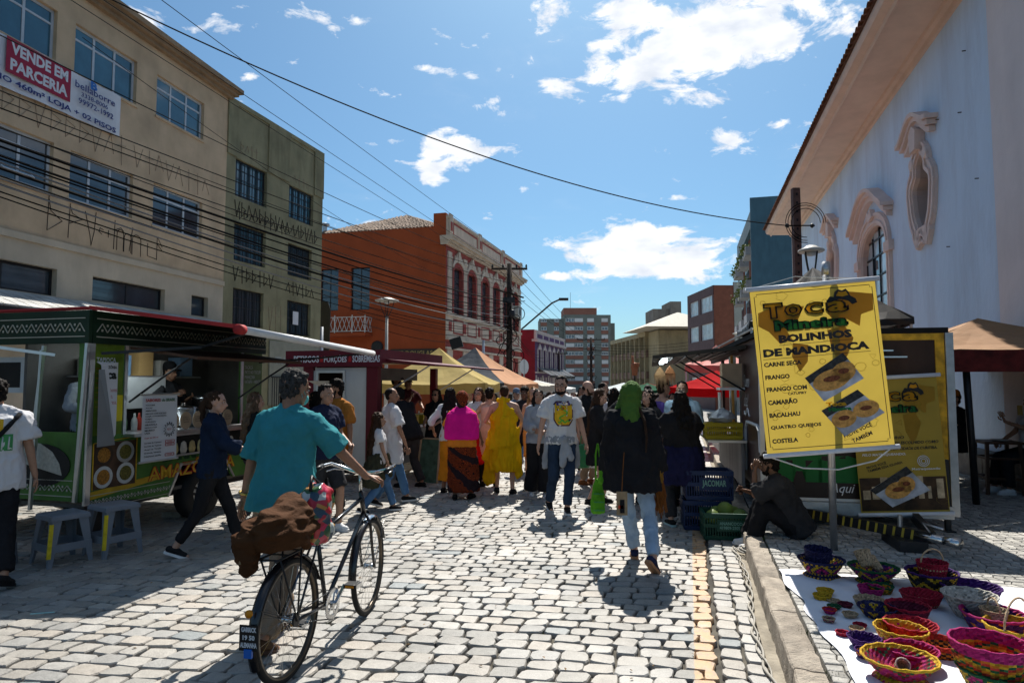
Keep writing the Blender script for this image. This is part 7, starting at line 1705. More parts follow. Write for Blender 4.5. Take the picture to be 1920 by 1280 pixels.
p=person('man in long white t-shirt and blue jeans walking right beside the girl',-1.72,9.35,62,1.63,1.0,.94,feet=((-.08,.28,0),(.08,-.25,.03,0,.3)),hands=((-.25,.02,.80),(.25,.16,.80)),hd=(.45,-.05),skin='tan',hair=('buzz',HB),top=dict(m=WHT,g=.03,hem=-.30,flare=.03,sleeve=.8,sflare=.02),bot=dict(kind='trousers',m=JNM,g=.012),shoe=(SHB,SOLW))
p=person('long haired girl in white top with olive jacket tied round her waist',-1.78,8.75,70,1.30,.92,.9,True,feet=((-.08,.24,0),(.08,-.2,.03,0,.3)),hands=((-.22,.05,.62),(.2,.12,.62)),hd=(.1,0),skin='mid',hair=('long',HBR,1.15),top=dict(m=WHT,g=.018,sleeve=.6),bot=dict(kind='trousers',m=JNM,g=.012),shoe=(SHB,SOLW))
OLV=cloth('olive_jacket',(.04,.04,.025))
v=Vol();k_=p['J']['k'];P_=p['J']['P']
v.loft([(P_+V((0,-.02,.09)),(1,0,0),(0,1,0),.135,.10),(P_+V((0,-.03,-.05)),(1,0,0),(0,1,0),.17,.135),(P_+V((0,-.06,-.24)),(1,0,0),(0,1,0),.19,.15),(P_+V((0,-.08,-.34)),(1,0,0),(0,1,0),.16,.13)],22);v.cap(P_+V((.03,.12,.06)),P_+V((.05,.17,-.2)),.03,.035);v.cap(P_+V((-.03,.12,.06)),P_+V((-.06,.16,-.18)),.03,.03)
m_=v.fuse(.014,1,folds(.018,12,4));m_.materials.append(OLV);O('tied_jacket',m_,p['root'])
for i,(u_,Y_,h_,f_,lb)in enumerate(((742,13.0,1.70,110,'stall worker in black cap raising a hand to their face in the maroon kiosk'),(765,13.7,1.66,150,'stall worker in black cap and maroon shirt at the back of the maroon kiosk'))):
 q=at(u_,700,Y_);person(lb,q.x,Y_,f_,h_,skin='tan',hair=('short',HB),hat=(BLK,'cap'),hands=((-.15,.28,1.30),(.2,.3,1.0))if i==0 else((-.2,.35,1.05),(.3,.4,1.0)),top=dict(m=cloth('maroon',(.07,.015,.02)),sleeve=.7),bot=dict(kind='trousers',m=BLK),shoe=SHB,mask=cloth('mask_black',(.015,.015,.015))if i==0 else None,loc_z=.22)
q=at(770,800,10.9);p=person('curly haired man in black jacket bending towards the kiosk counter',q.x,10.9,-55,1.66,lean=(.42,0),feet=((-.12,.1,0),(.12,-.15,0)),hands=((-.1,.5,.95),(.2,.5,.95)),skin='tan',hair=('curly',HB),hd=(0,.2),top=dict(m=BLK,g=.04,hem=-.14,sleeve=1.9,name='jacket'),bot=dict(kind='trousers',m=BLK2,g=.02),shoe=SHB)
q=at(818,800,12.3);p=person('woman in black dress and sunglasses facing the camera by the kiosk',q.x,12.3,200,1.62,1.05,1.12,True,hands=((-.12,.32,.98),(.1,.3,1.0)),skin='mid',hair=('bob',HB),glasses='dark',top=dict(m=BLK,sleeve=.7,g=.02),bot=dict(kind='skirt',m=BLK,len=.7,flare=.10),shoe=SHB)
PINK=cloth('magenta',(.78,.012,.28),.15,.8,40,thru=.2);AFR=cloth('batik',(.20,.035,.012),.2)
def batik():
 m=AFR;N=m.node_tree.nodes;L=m.node_tree.links;b=N['Principled BSDF'];tc=N.new('ShaderNodeTexCoord');w1=N.new('ShaderNodeTexVoronoi');w1.inputs['Scale'].default_value=15;w1.feature='F1';w1.distance='EUCLIDEAN'
 L.new(tc.outputs['Object'],w1.inputs['Vector']);mt=N.new('ShaderNodeMath');mt.operation='MULTIPLY';mt.inputs[1].default_value=38;L.new(w1.outputs['Distance'],mt.inputs[0]);s=N.new('ShaderNodeMath');s.operation='SINE';L.new(mt.outputs[0],s.inputs[0])
 wv=N.new('ShaderNodeTexWave');wv.inputs['Scale'].default_value=1.3;wv.inputs['Distortion'].default_value=3;mp=N.new('ShaderNodeMapping');mp.inputs['Rotation'].default_value=(0,.9,.4);L.new(tc.outputs['Object'],mp.inputs[0]);L.new(mp.outputs[0],wv.inputs['Vector'])
 r2=N.new('ShaderNodeValToRGB');r2.color_ramp.interpolation='CONSTANT';L.new(wv.outputs['Fac'],r2.inputs[0]);r2.color_ramp.elements[0].color=(0,0,0,1);r2.color_ramp.elements[1].position=.22;r2.color_ramp.elements[1].color=(1,1,1,1)
 r=N.new('ShaderNodeValToRGB');r.color_ramp.interpolation='CONSTANT';L.new(s.outputs[0],r.inputs[0]);r.color_ramp.elements[0].color=(.015,.008,.008,1);r.color_ramp.elements[1].position=.25;r.color_ramp.elements[1].color=(.30,.05,.012,1)
 mx=N.new('ShaderNodeMix');mx.data_type='RGBA';L.new(r2.outputs[0],mx.inputs[0]);mx.inputs[6].default_value=(.02,.012,.015,1);L.new(r.outputs[0],mx.inputs[7]);L.new(mx.outputs[2],b.inputs['Base Color'])
batik()
p=person('woman in magenta shawl and headwrap with long orange and black patterned wrap skirt',-.74,9.75,5,1.56,1.05,1.1,True,feet=((-.1,.0,0,-.2),(.12,.12,0,.3)),hands=((-.2,.25,1.0),(.26,.24,.86)),skin='brown',hair=('buzz',HB),top=dict(m=cloth('orange_top',(.55,.18,.02)),sleeve=.9,g=.012),bot=dict(kind='skirt',m=AFR,len=.80,flare=.04,fold=.016,g=.025),shoe=SHB)
v=Vol();NB_=p['J']['NB'];v.loft([(NB_+V((0,.0,.06)),(1,0,0),(0,1,0),.07,.07),(NB_+V((0,0,.02)),(1,0,0),(0,1,0),.13,.10),(NB_+V((0,-.01,-.05)),(1,0,0),(0,1,0),.225,.135),(NB_+V((0,-.01,-.2)),(1,0,0),(0,1,0),.255,.165),(NB_+V((0,-.02,-.40)),(1,0,0),(0,1,0),.26,.18),(NB_+V((0,-.02,-.42)),(1,0,0),(0,1,0),.245,.165)],26)
m_=v.fuse(.014,2,folds(.006,10,2));m_.materials.append(PINK);O('shawl',m_,p['root'])
v=Vol();v.ell(p['hp'](0,-.015,.035),(.092,.11,.11),p['HR']);v.ell(p['hp'](0,-.09,-.04),(.07,.05,.10));m_=v.fuse(.012,2,folds(.005,20,3));m_.materials.append(AFR);O('headwrap',m_,p['root'])
q=at(838,880,10.1);p2=person('person with orange sash partly hidden behind the magenta shawl woman',q.x+.02,10.35,10,1.62,.95,.95,True,hands=((-.3,.1,.95),(.2,.2,.95)),skin='tan',hair=('long',HB),top=dict(m=WHT,sleeve=1.2),bot=dict(kind='skirt',m=cloth('saffron',(.68,.27,.02),thru=.3),len=.72,flare=.05),shoe=SHB)
REDC=cloth('red',(.55,.012,.015),thru=.2)
q=at(897,890,11.2);p=person('woman in white t-shirt and glasses with red skirt, facing the camera',q.x,11.2,195,1.62,1,1.0,True,feet=((-.1,.1,0),(.12,-.1,0)),hands=((-.25,.15,.9),(.25,.1,.9)),skin='light',hair=('long',HBR),glasses='clear',top=dict(m=WHT,sleeve=.8,g=.022),bot=dict(kind='skirt',m=REDC,len=.5,flare=.14,fold=.02),shoe=SHB)
v=Vol();JJ=p['J'];[v.cap(JJ['K'][i],JJ['A'][i],.07,.055)for i in(0,1)];m_=v.fuse(.018,1);m_.materials.append(BLK);O('leggings',m_,p['root'])
YEL=cloth('yellow_robe',(.78,.50,.01),.15,.5,8,thru=.35)
p=person('bare shouldered man draped in long yellow cloth over black shorts, seen from behind',-.12,10.3,2,1.66,1.08,1.0,feet=((-.12,.10,0,-.15),(.13,-.08,0,.3)),hands=((-.24,.26,1.05),(.25,.25,1.02)),skin='light',hair=('buzz',HBR),bot=dict(kind='trousers',m=BLK,g=.02,len=.97,name='shorts'),shoe=(SHB,SHB))
P_=p['J']['P'];NB_=p['J']['NB'];v=Vol();ex,ey=(1,0,0),(0,1,0)
v.loft([(P_+V((0,0,.30)),ex,ey,.20,.15),(P_+V((.0,-.0,.15)),ex,ey,.20,.155),(P_+V((.0,-.02,-.05)),ex,ey,.215,.165),(P_+V((-.01,-.03,-.14)),ex,ey,.20,.17),(P_+V((-.01,-.02,-.18)),ex,ey,.17,.15)],26)
v.cap(P_+V((.14,-.08,.28)),NB_+V((-.0,-.09,.0)),.085,.04,flat=.6);v.cap(P_+V((-.12,-.08,.28)),NB_+V((.0,-.09,.0)),.09,.04,flat=.6);v.cap(NB_+V((-.06,-.03,.05)),NB_+V((.06,-.03,.05)),.045,.045);v.ell(NB_+V((0,-.09,.04)),(.05,.04,.05));v.cap(NB_+V((0,-.09,.03)),P_+V((-.16,-.12,-.1)),.05,.11,flat=.5)
v.loft([(P_+V((.0,-.01,-.08)),ex,ey,.20,.15),(P_+V((-.0,-.0,-.3)),ex,ey,.215,.16),(P_+V((0,0,-.52)),ex,ey,.24,.16),(P_+V((0,0,-.53)),ex,ey,.2,.13)],24)
v.cap(P_+V((-.2,-.02,.05)),P_+V((-.27,-.03,-.32)),.045,.07,flat=.7);v.cap(P_+V((-.22,-.02,-.3)),P_+V((-.24,0,-.66)),.07,.10,flat=.7);v.cap(P_+V((.2,-.05,.1)),P_+V((.22,-.04,-.6)),.04,.05,flat=.7)
m_=v.fuse(.013,1,folds(.030,9,6,.18));m_.materials.append(YEL);O('robe',m_,p['root'])
q=at(908,800,10.8);person('person with bare arm walking close beside the man in yellow cloth',q.x+.08,11.0,5,1.62,.95,.95,True,skin='light',hair=('short',HB),hands=((-.3,.15,1.0),(.25,.2,.95)),top=dict(m=cloth('peach',(.55,.34,.28)),sleeve=0,hem=-.5,g=.02),bot=dict(kind='trousers',m=BLK),shoe=SHB)
q=at(1000,800,11.0);person('long haired blonde woman in orange top behind the grey sweater woman',q.x,11.0,185,1.62,.95,.95,True,skin='light',hair=('wavy',HBL),top=dict(m=cloth('peach_orange',(.60,.28,.10)),sleeve=0),bot=dict(kind='trousers',m=cloth('orange_skirt',(.55,.25,.08)),len=.9),shoe=SHW_)
p=person('woman in grey sweater and wide black trousers left of the snake print man',.40,10.05,175,1.60,.95,.95,True,feet=((-.08,.15,0),(.1,-.12,0)),hands=((-.05,.3,1.0),(.1,.3,1.02)),skin='mid',hair=('long',HB),top=dict(m=GRYC,sleeve=1.85,g=.024),bot=dict(kind='trousers',m=BLK,g=.035,flare=.03),shoe=(SHW_,SOLW))
bras=person('bearded man in white t-shirt with octagonal snake print, grey sweater tied round his waist',.66,8.85,172,1.79,1.06,.98,feet=((-.05,.12,0,.1),(.13,-.18,.02,0,.25)),hands=((-.33,.08,.86),(.32,.02,.86)),hd=(.35,.05),skin='light',hair=('short',HB),beard=HB,glasses='clear',top=dict(m=WHT,g=.026,hem=-.05,sleeve=.72,sflare=.03),bot=dict(kind='trousers',m=cloth('jeans_dark',(.02,.035,.065),.3),g=.012),shoe=(SHB,SOLW),vox=.012)
zc=1.31
oct_=lambda s:[(-.13*s,-.10*s),(-.13*s,.12*s),(-.09*s,.16*s),(.09*s,.16*s),(.13*s,.12*s),(.13*s,-.10*s),(.08*s,-.17*s),(-.08*s,-.17*s)]
def octgrid(s,n=9):
 rows=[]
 for i in range(n):
  z_=(-.17+.33*i/(n-1))*s;zz=z_/s
  hw=.13 if-.10<=zz<=.12 else(.08+.05*(zz+.17)/.07 if zz<-.10 else.13-.04*(zz-.12)/.04)
  rows.append([V((hw*s*(j/(n-1)*2-1),.8,zc+z_))for j in range(n)])
 return rows
bt=bras['top'];dn=V((0,-1,0))
drape(bras,bt,octgrid(1.0),dn,'print',cloth('print_dark',(.06,.02,.05)),.003);drape(bras,bt,octgrid(.90),dn,'print',cloth('print_gold',(.62,.36,.02),.3),.0055)
drape(bras,bt,[[V((-.09+.18*j/5,.8,zc+.100+.042*i/2))for j in range(6)]for i in range(3)],dn,'print',cloth('print_violet',(.07,.05,.18)),.007)
drape_tube(bras,bt,[(.055*math.sin(t*1.15)*(1.1-t*.06),.8,zc-.10+t*.026)for t in[q*.35 for q in range(22)]],dn,.009,'print',cloth('snake_green',(.12,.42,.05)),off=.009)
drape_tube(bras,bt,[(-.07+.14*q/10,.8,zc-.11+.015*math.sin(q*1.2))for q in range(11)],dn,.010,'print',cloth('snake_green',(.12,.42,.05)),off=.009)
drape_tube(bras,bt,[(.02+.02*math.cos(t),.8,zc+.06+.014*math.sin(t))for t in[q*.5 for q in range(12)]],dn,.007,'print',cloth('print_red',(.5,.05,.02)),off=.012)
tx_=text('BRASIL',.13,.026,WHT,bras['root'],(.065,.0,zc+.108),rot=(PI/2,0,PI),bold=.04)
bv=BVHTree.FromPolygons([v.co for v in bt.data.vertices],[p_.vertices for p_ in bt.data.polygons]);h_=bv.ray_cast(V((0,.8,zc+.12)),dn);tx_.location.y=h_[0].y+.014
v=Vol();P_=bras['J']['P']
v.loft([(P_+V((0,0,.06)),ex,ey,.20,.155),(P_+V((0,0,-.02)),ex,ey,.21,.165),(P_+V((0,-.03,-.06)),ex,ey,.2,.15)],22);v.cap(P_+V((.0,.16,.03)),P_+V((.03,.2,-.30)),.035,.05,flat=.6);v.cap(P_+V((.0,.16,.03)),P_+V((-.09,.19,-.22)),.035,.045,flat=.6);v.ell(P_+V((0,.165,.02)),(.05,.04,.045));v.cap(P_+V((.19,0,-.02)),P_+V((.21,-.02,-.34)),.05,.05,flat=.6);v.cap(P_+V((-.19,0,-.02)),P_+V((-.21,-.02,-.34)),.05,.05,flat=.6)
m_=v.fuse(.013,1,folds(.012,14,7,.3));m_.materials.append(GRYC);O('tied_sweater',m_,bras['root'])
w_=bras['J']['Wr'][1]
tsh=MB();
q=at(1100,850,11.2);pb=person('balding bearded man in black t-shirt looking right, behind the snake print man',q.x,11.2,140,1.74,1.05,1.05,hands=((-.28,.1,.86),(.3,.1,.84)),hd=(-.4,.1),skin='light',hair=('bald',HB),beard=HBR,top=dict(m=BLK,g=.024,sleeve=.7),bot=dict(kind='trousers',m=KHK),shoe=cloth('shoe_brown',(.12,.05,.02)))
GPL=M('green_plastic',(.02,.20,.07),.35,.15,8,.4,25,trans=.25);WPL=M('white_plastic',(.62,.62,.64),.4,.08,8,.5,25,trans=.15)
def hang(label,X,Y,z0,size,m,cat='bag',fold=.015,hl=.16,name='carrier_bag',rz=0):
 t=T(name,label,cat,(X,Y,z0),rz);w_,d_,h_=size;v=Vol()
 v.loft([((0,0,-h_),ex,ey,w_*.4,d_*.4),((0,0,-h_*.93),ex,ey,w_*.5,d_*.5),((0,0,-h_*.5),ex,ey,w_*.5,d_*.5),((0,0,-h_*.15),ex,ey,w_*.38,d_*.34),((0,0,0),ex,ey,w_*.2,d_*.2)],18)
 m_=v.fuse(.013,1,folds(fold,16,X*3,.5));m_.materials.append(m);O('bag_body',m_,t)
 for s in(-1,1):MB().tube([(s*w_*.14,0,-.03),(s*.02,0,hl*.7),(0,0,hl)],.009,5).build('handle',m,t)
 return t
q=at(1092,860,10.6);hang('green plastic carrier bag hanging beside the snake print man',q.x,10.6,.72,(.24,.16,.36),GPL)
q=at(1106,860,10.75);hang('white plastic carrier bag hanging right of the green one',q.x+.02,10.75,.74,(.22,.15,.40),WPL)
p=person('long haired woman in black jacket with bare legs and black shoes looking down',1.22,9.45,105,1.62,.95,.95,True,feet=((-.08,.06,0,0),(.1,-.1,0,.5)),hands=((-.1,.3,1.05),(.15,.3,1.02)),hd=(.2,.35),skin='light',hair=('long',HBR,1.2),top=dict(m=BLK,g=.034,sleeve=1.8,hem=-.34,name='jacket'),shoe=(SHB,SHB))
gs=person('woman in olive green head scarf, loose black jacket and light jeans walking away',1.14,6.30,14,1.69,1.06,1.0,True,feet=((-.0,.26,0,-.1),(.20,-.25,.05,.5,.75)),hands=((-.24,.10,.80),(.24,.1,.82)),skin='light',top=dict(m=BLK,g=.05,hem=-.20,flare=.05,sleeve=1.95,sflare=.012,name='jacket',fold=.014),bot=dict(kind='trousers',m=JNL,g=.012,fold=.012),shoe=(cloth('shoe_navy',(.02,.025,.06)),M('sole_tan',(.35,.18,.09),.7,.1,5,0)),vox=.012)
SCF=M('cloth_scarf_green',(.055,.12,.018),.85,.15,6,.5,40);LIM=cloth('lime',(.09,.30,.02))
v=Vol();hp_=gs['hp'];NB_=gs['J']['NB'];v.ell(hp_(0,-.02,.035),(.105,.12,.115),gs['HR']);v.ell(hp_(0,-.075,-.02),(.095,.06,.12));v.cap(hp_(0,-.06,-.08),NB_+V((0,-.06,-.03)),.095,.10,flat=.8);v.cap(hp_(-.09,.0,-.02),NB_+V((-.15,.02,-.10)),.04,.05)
m_=v.fuse(.011,2,folds(.010,16,8,.7));m_.materials.append(SCF);O('head_scarf',m_,gs['root'])
v=Vol();v.cap(NB_+V((-.16,.03,-.08)),gs['J']['P']+V((-.25,.04,.0)),.035,.04,flat=.5);v.cap(gs['J']['P']+V((-.25,.04,.0)),gs['J']['P']+V((-.28,.04,-.12)),.04,.05,flat=.5)
m_=v.fuse(.012,1,folds(.010,16,9,.3));m_.materials.append(LIM);O('scarf_end',m_,gs['root'])
MB().tube([hp_(.05,-.06,-.05),NB_+V((.13,-.13,-.05)),NB_+V((.15,-.17,-.2)),NB_+V((.14,-.17,-.34))],[.016,.015,.012,.006],6).build('braid',HBR,gs['root'])
q=at(1122,860,6.5);t=hang('lime green printed tote bag hanging at the left of the scarf woman',q.x,6.55,.76,(.14,.07,.33),LIM,fold=.008,hl=.35)
for i in range(3):text(('CURITIBA','FEIRA','VERDE')[i]if 0 else '~~~',.1,.02,GP,t,(-.05,-.055,-.14-i*.08),bold=.03,name='print')
TOTE=cloth('mustard_canvas',(.22,.12,.02))
q=at(1222,800,6.35);t=T('shoulder_bag','mustard canvas shoulder bag with fringe on the scarf woman’s right shoulder','bag',(q.x+.04,6.35,1.16),-.3)
v=Vol();v.loft([((0,0,-.42),ex,ey,.05,.15),((0,0,-.38),ex,ey,.06,.17),((0,0,-.1),ex,ey,.05,.15),((0,0,.02),ex,ey,.02,.12)],18);m_=v.fuse(.013,1,folds(.01,14,3));m_.materials.append(TOTE);O('bag_body',m_,t)
MB().tube([(0,-.10,0),(-.06,-.07,.22),(-.10,-.02,.31),(-.06,.06,.22),(0,.10,0)],.013,6).build('strap',TOTE,t)
mb=MB();R=random.Random(4)
for i in range(60):
 x,y=R.uniform(-.05,.06),R.uniform(-.16,.16);mb.tube([(x,y,-.4),(x+R.uniform(-.02,.03),y+R.uniform(-.02,.02),-.52),(x+R.uniform(-.03,.05),y+R.uniform(-.04,.04),-.40-R.uniform(.2,.32))],.004,4)
mb.build('fringe',cloth('fringe_rust',(.16,.06,.015)),t,kind='stuff')
q=at(1166,925,6.02);t=T('small_pouch','small cream printed pouch hanging at the hip of the light jeans','bag',(q.x,6.02,.80),0);MB().box(-.048,.048,-.012,.012,-.28,-.07).build('pouch',M('pouch_cream',(.26,.19,.11),.8,.2,20,.1),t);MB().box(-.02,.02,-.016,-.013,-.26,-.14).build('print',BLK,t);MB().box(-.035,.01,-.016,-.013,-.22,-.19).build('print',cloth('print_red',(.5,.05,.02)),t);MB().tube([(0,0,-.07),(.01,.0,.1),(.03,.03,.28)],.004,5).build('cord',cloth('fringe_rust',(.16,.06,.015)),t)
q=at(1216,800,9.4);person('curly haired woman in black top looking left past the scarf woman',q.x,9.4,215,1.60,.95,1.0,True,hd=(.2,0),hands=((-.2,.15,.9),(.2,.2,1.0)),skin='light',hair=('longcurly',HB),top=dict(m=BLK,sleeve=.7),bot=dict(kind='trousers',m=cloth('coral',(.5,.06,.07)),len=1.8),shoe=SHB)
q=at(1242,850,9.0);person('dark haired child looking towards the camera beside the curly haired woman',q.x,9.0,190,1.22,.9,.95,hands=((-.18,.08,.6),(.18,.1,.6)),skin='tan',hair=('short',HB),top=dict(m=BLK2,sleeve=.8),bot=dict(kind='trousers',m=cloth('taupe',(.2,.17,.14))),shoe=SHB)
q=at(1243,790,9.9);person('man in purple tank top and black cap seen from the side',q.x,9.9,70,1.74,1.05,1.05,hands=((-.28,.2,.95),(.28,.2,.95)),skin='light',hair=('short',HBR),hat=(BLK,'cap'),top=dict(m=cloth('purple',(.10,.06,.25)),sleeve=0,g=.02),bot=dict(kind='trousers',m=BLK2),shoe=SHB)
p=person('stocky woman in black t-shirt with navy jacket tied round her waist, back to the camera',2.05,8.0,-4,1.60,1.12,1.28,True,feet=((-.14,.0,0,-.2),(.15,.03,0,.15)),hands=((-.16,.34,1.02),(.20,.34,1.02)),elbow=((-1,-.5,-.3),(1,-.5,-.3)),skin='light',hair=('wavy',HB,.5),top=dict(m=BLK,g=.026,hem=-.06,sleeve=.8),bot=dict(kind='trousers',m=BLK2,g=.022),shoe=(SHB,M('sole_aqua',(.35,.5,.5),.6,.05,4,0)))
v=Vol();P_=p['J']['P'];v.loft([(P_+V((0,0,.10)),ex,ey,.235,.18),(P_+V((0,-.02,-.02)),ex,ey,.255,.2),(P_+V((-.02,-.05,-.2)),ex,ey,.28,.2),(P_+V((-.03,-.06,-.34)),ex,ey,.27,.17)],24);m_=v.fuse(.015,1,folds(.018,11,5,.3));m_.materials.append(cloth('navy_deep',(.012,.013,.045)));O('tied_jacket',m_,p['root'])
q=at(1283,760,9.2);person('dark haired man in pale blue shirt facing the camera behind the stocky woman',q.x,9.3,200,1.72,1,1,hands=((-.2,.25,1.0),(.2,.2,.95)),skin='mid',hair=('short',HB),top=dict(m=cloth('pale_blue',(.38,.50,.58)),sleeve=1.1,g=.024),bot=dict(kind='trousers',m=BLK2),shoe=SHB)
hang('white plastic shopping bag held by the stocky woman in black',1.72,8.25,.84,(.24,.16,.40),WPL)
q=at(1193,790,8.9);person('person in dark hooded jacket just behind the scarf woman',q.x+.05,9.6,20,1.68,1,1,hands=((-.2,.25,1.3),(.2,.2,1.0)),skin='light',hair=('short',HB),hat=(BLK,'beanie'),top=dict(m=BLK2,sleeve=1.9,g=.035,hood=1),bot=dict(kind='trousers',m=BLK),shoe=SHB)
st=person('curly haired man in black sitting hunched on the kerb with white sneakers',2.92,6.82,-75,1.62,1.02,.95,z=0,pel=(0,0,.27),lean=(.42,0),feet=((-.10,.44,0,-.1),(.12,.48,0,.1)),hands=((-.02,.40,.78,(0,-.25,1)),(.17,.48,.56)),elbow=((-.3,.3,-1),(.6,-.2,-.6)),hd=(0,.05),skin='brown',hair=('curly',HB),beard=HB,top=dict(m=BLK2,g=.035,hem=-.10,sleeve=.95,sflare=.03),bot=dict(kind='trousers',m=BLK,g=.028),shoe=(SHW_,SOLW),vox=.0125)
def bench_man(lbl,u_,Y_,face,**k):
 q=at(u_,800,Y_);return person(lbl,q.x,Y_,face,z=PZ,pel=(0,0,.60),feet=((-.12,.42,0),(.14,.45,0)),**k)
bench_man('bearded man in black t-shirt, shorts and orange cap sitting by the church wall',1802,10.6,-95,H=1.74,lean=(.15,0),hands=((-.08,.48,.62),(.08,.5,.62)),skin='light',hair=('short',HBR),beard=HBR,hat=(cloth('orange_cap',(.42,.15,.02)),'cap'),top=dict(m=BLK,sleeve=.75,g=.024),bot=dict(kind='trousers',m=BLK,len=1.0,g=.026,name='shorts'),shoe=SHB)
bench_man('dark haired woman in black with white bag strap sitting beside the orange cap man',1783,11.0,-80,H=1.62,fem=True,hands=((-.08,.42,.66),(.1,.44,.66)),skin='light',hair=('bob',HB),glasses='dark',top=dict(m=BLK,sleeve=.7,g=.02),bot=dict(kind='trousers',m=JNS,g=.02),shoe=SHB)
p=bench_man('person in white top and black trousers sitting at the right edge holding up a phone',1935,9.35,-85,H=1.70,fem=True,lean=(-.05,0),hands=((-.12,.44,1.02,(0,.3,1)),(.12,.35,.72)),elbow=((-.2,-.2,-1),(.4,-.3,-1)),skin='tan',hair=('bun',HB),top=dict(m=WHT,sleeve=.5,g=.024),bot=dict(kind='trousers',m=BLK,g=.026),shoe=(SHW_,SOLW))
R=random.Random(21)
CC=[('grey',(.2,.2,.21)),('dusty_blue',(.12,.17,.25)),('wine',(.14,.02,.04)),('beige',(.4,.33,.25)),('forest',(.03,.09,.05)),('mustard',(.45,.27,.04)),('rose',(.45,.2,.22)),('sky',(.25,.38,.5))]
crowd=[(990,13.5),(1017,15),(1060,14),(1075,17.5),(1130,13.2),(1155,15.5),(1176,13.0),(905,14.5),(927,16.5),(968,15.5),(1040,19.5),(1000,21),(1100,21),(1215,12.5),(1262,12.2),(945,20),(860,15.2),(1138,19),(880,18.0),(1085,26),(1020,28),(1120,30),(1060,31),(1092,12.6),(1112,14.8),(1152,12.3),(1190,14.2),(1232,13.8),(1252,14.6),(984,12.9),(1031,12.4)]
hk=['short','long','buzz','wavy','curly','bob']
for i,(u_,Y_)in enumerate(crowd):
 q=at(u_,760,Y_);fem=R.random()<.5;a,c1=CC[i%8],R.choice([BLK,BLK2,WHT,None,None]);hr=('long','wavy','bob')[i%3]if fem else('short','buzz','curly')[i%3]
 fc=R.choice([0,180,20,200,160,90]);hc=('black',HB)if i%3 else('brown',HBR)
 tm=c1 or cloth(a[0],a[1]);tn={BLK:'black',BLK2:'charcoal',WHT:'white'}.get(c1,a[0].replace('_',' '))
 near='by the tents' if u_<960 else('in mid street' if u_<1110 else 'near the dark stall')
 seen={0:'walking away',20:'walking away right',90:'turned right',180:'walking nearer',160:'coming forward and left' if 0 else 'walking nearer',200:'facing the camera'}[fc]
 person('distant %s in %s top, %s %s hair, %s %s%s'%('woman' if fem else 'man',tn,{'short':'short','buzz':'cropped','curly':'curly','long':'long','wavy':'wavy','bob':'bobbed'}[hr],hc[0],seen,near,''),q.x,Y_,fc,R.uniform(1.6,1.78)-(.08 if fem else 0),1,R.uniform(.92,1.12),fem,feet=((-.1,R.uniform(-.15,.15),0),(.1,R.uniform(-.15,.15),0)),skin=R.choice(['light','mid','tan','brown']),hair=(hr,hc[1]),hat=(cloth('cap_'+a[0],a[1]),'cap')if i in(0,9)else None,top=dict(m=tm,sleeve=R.choice([.6,.8,1.9])),bot=dict(kind='trousers',m=R.choice([BLK,JNS,BLK2,JNM])),shoe=R.choice([SHB,SHW_]),group='people further down the street',vox=.028)
 # ================================================================= BICYCLE
BK=T('bicycle','old black roadster bicycle with number plate, pushed by the teal polo man','bicycle',(-1.30,3.90,0),math.atan2(1.19,.24))
BL=M('bike_enamel',(.010,.010,.012),.22,.15,5,.02,spec=.6);CHR=M('chrome',(.62,.62,.62),.18,.1,6,0,metal=1);TAN_=M('tyre_wall',(.16,.09,.04),.8,.1,5,0)
RW_=.345
def bwheel(x,front,steer=0):
 w=MB().lathe([(RW_-.032,-.012),(RW_-.012,-.019),(RW_,-.008),(RW_,.008),(RW_-.012,.019),(RW_-.032,.012)],56,cap0=False,cap1=False).build('wheel',RUBBER,BK,True,(x,0,RW_));w.rotation_euler=(PI/2,0,steer)
 MB().lathe([(RW_-.031,-.013),(RW_-.045,-.011),(RW_-.047,0),(RW_-.045,.011),(RW_-.031,.013)],56,cap0=False,cap1=False).build('rim',M('rim_dark',(.10,.08,.06),.3,.2,8,0,metal=.8),w,True)
 mb=MB()
 for i in range(36):
  a=2*PI*i/36;s=1 if i%2 else-1;b=a+(.32 if(i//2)%2 else-.32)
  mb.tube([(math.cos(b)*.022,math.sin(b)*.022,s*.028),(math.cos(a)*(RW_-.045),math.sin(a)*(RW_-.045),0)],.0011,3)
 mb.build('spokes',CHR,w);MB().lathe([(.008,-.05),(.008,-.034),(.024,-.03),(.016,-.02),(.016,.02),(.024,.03),(.008,.034),(.008,.05)],14).build('hub',CHR,w,True)
 return w
bwheel(0,False);bwheel(1.13,True,.10)
def fender(x,a0,a1,m,steer=0):
 mb=MB();n=30;vs=[];R1=RW_+.022
 for i in range(n+1):
  a=math.radians(a0+(a1-a0)*i/n)
  for dy,dr in((-.029,-.010),(-.022,0),(0,.008),(.022,0),(.029,-.010)):vs.append(((R1+dr)*math.cos(a),dy,(R1+dr)*math.sin(a)))
 mb.add(vs,[(i*5+j,i*5+j+1,(i+1)*5+j+1,(i+1)*5+j)for i in range(n)for j in range(4)]);o=mb.build('fender',m,BK,True,(x,0,RW_));o.rotation_euler=(0,0,steer);return o
ff=fender(0,20,205,BL);fender(1.13,20,180,BL,.10);fender(1.13,62,108,CHR,.10).location.z+=.004
mb=MB();H_=[V((1.02,0,.80)),V((.98,0,.92))];SEAT=V((.33,0,.80));BB=V((.46,0,.29));RH=V((0,0,RW_));FH=V((1.13,0,RW_))
mb.tube([H_[0]+V((.02,0,-.06)),H_[1]],.018,10);mb.tube([SEAT+V((0,0,-.04)),BB],.0145,8);mb.tube([BB,H_[0]+V((.01,0,-.04))],.0155,8);mb.tube([SEAT+V((.01,0,-.06)),H_[1]+V((.01,0,-.05))],.0145,8)
mb.build('frame',BL,BK,True)
mb=MB()
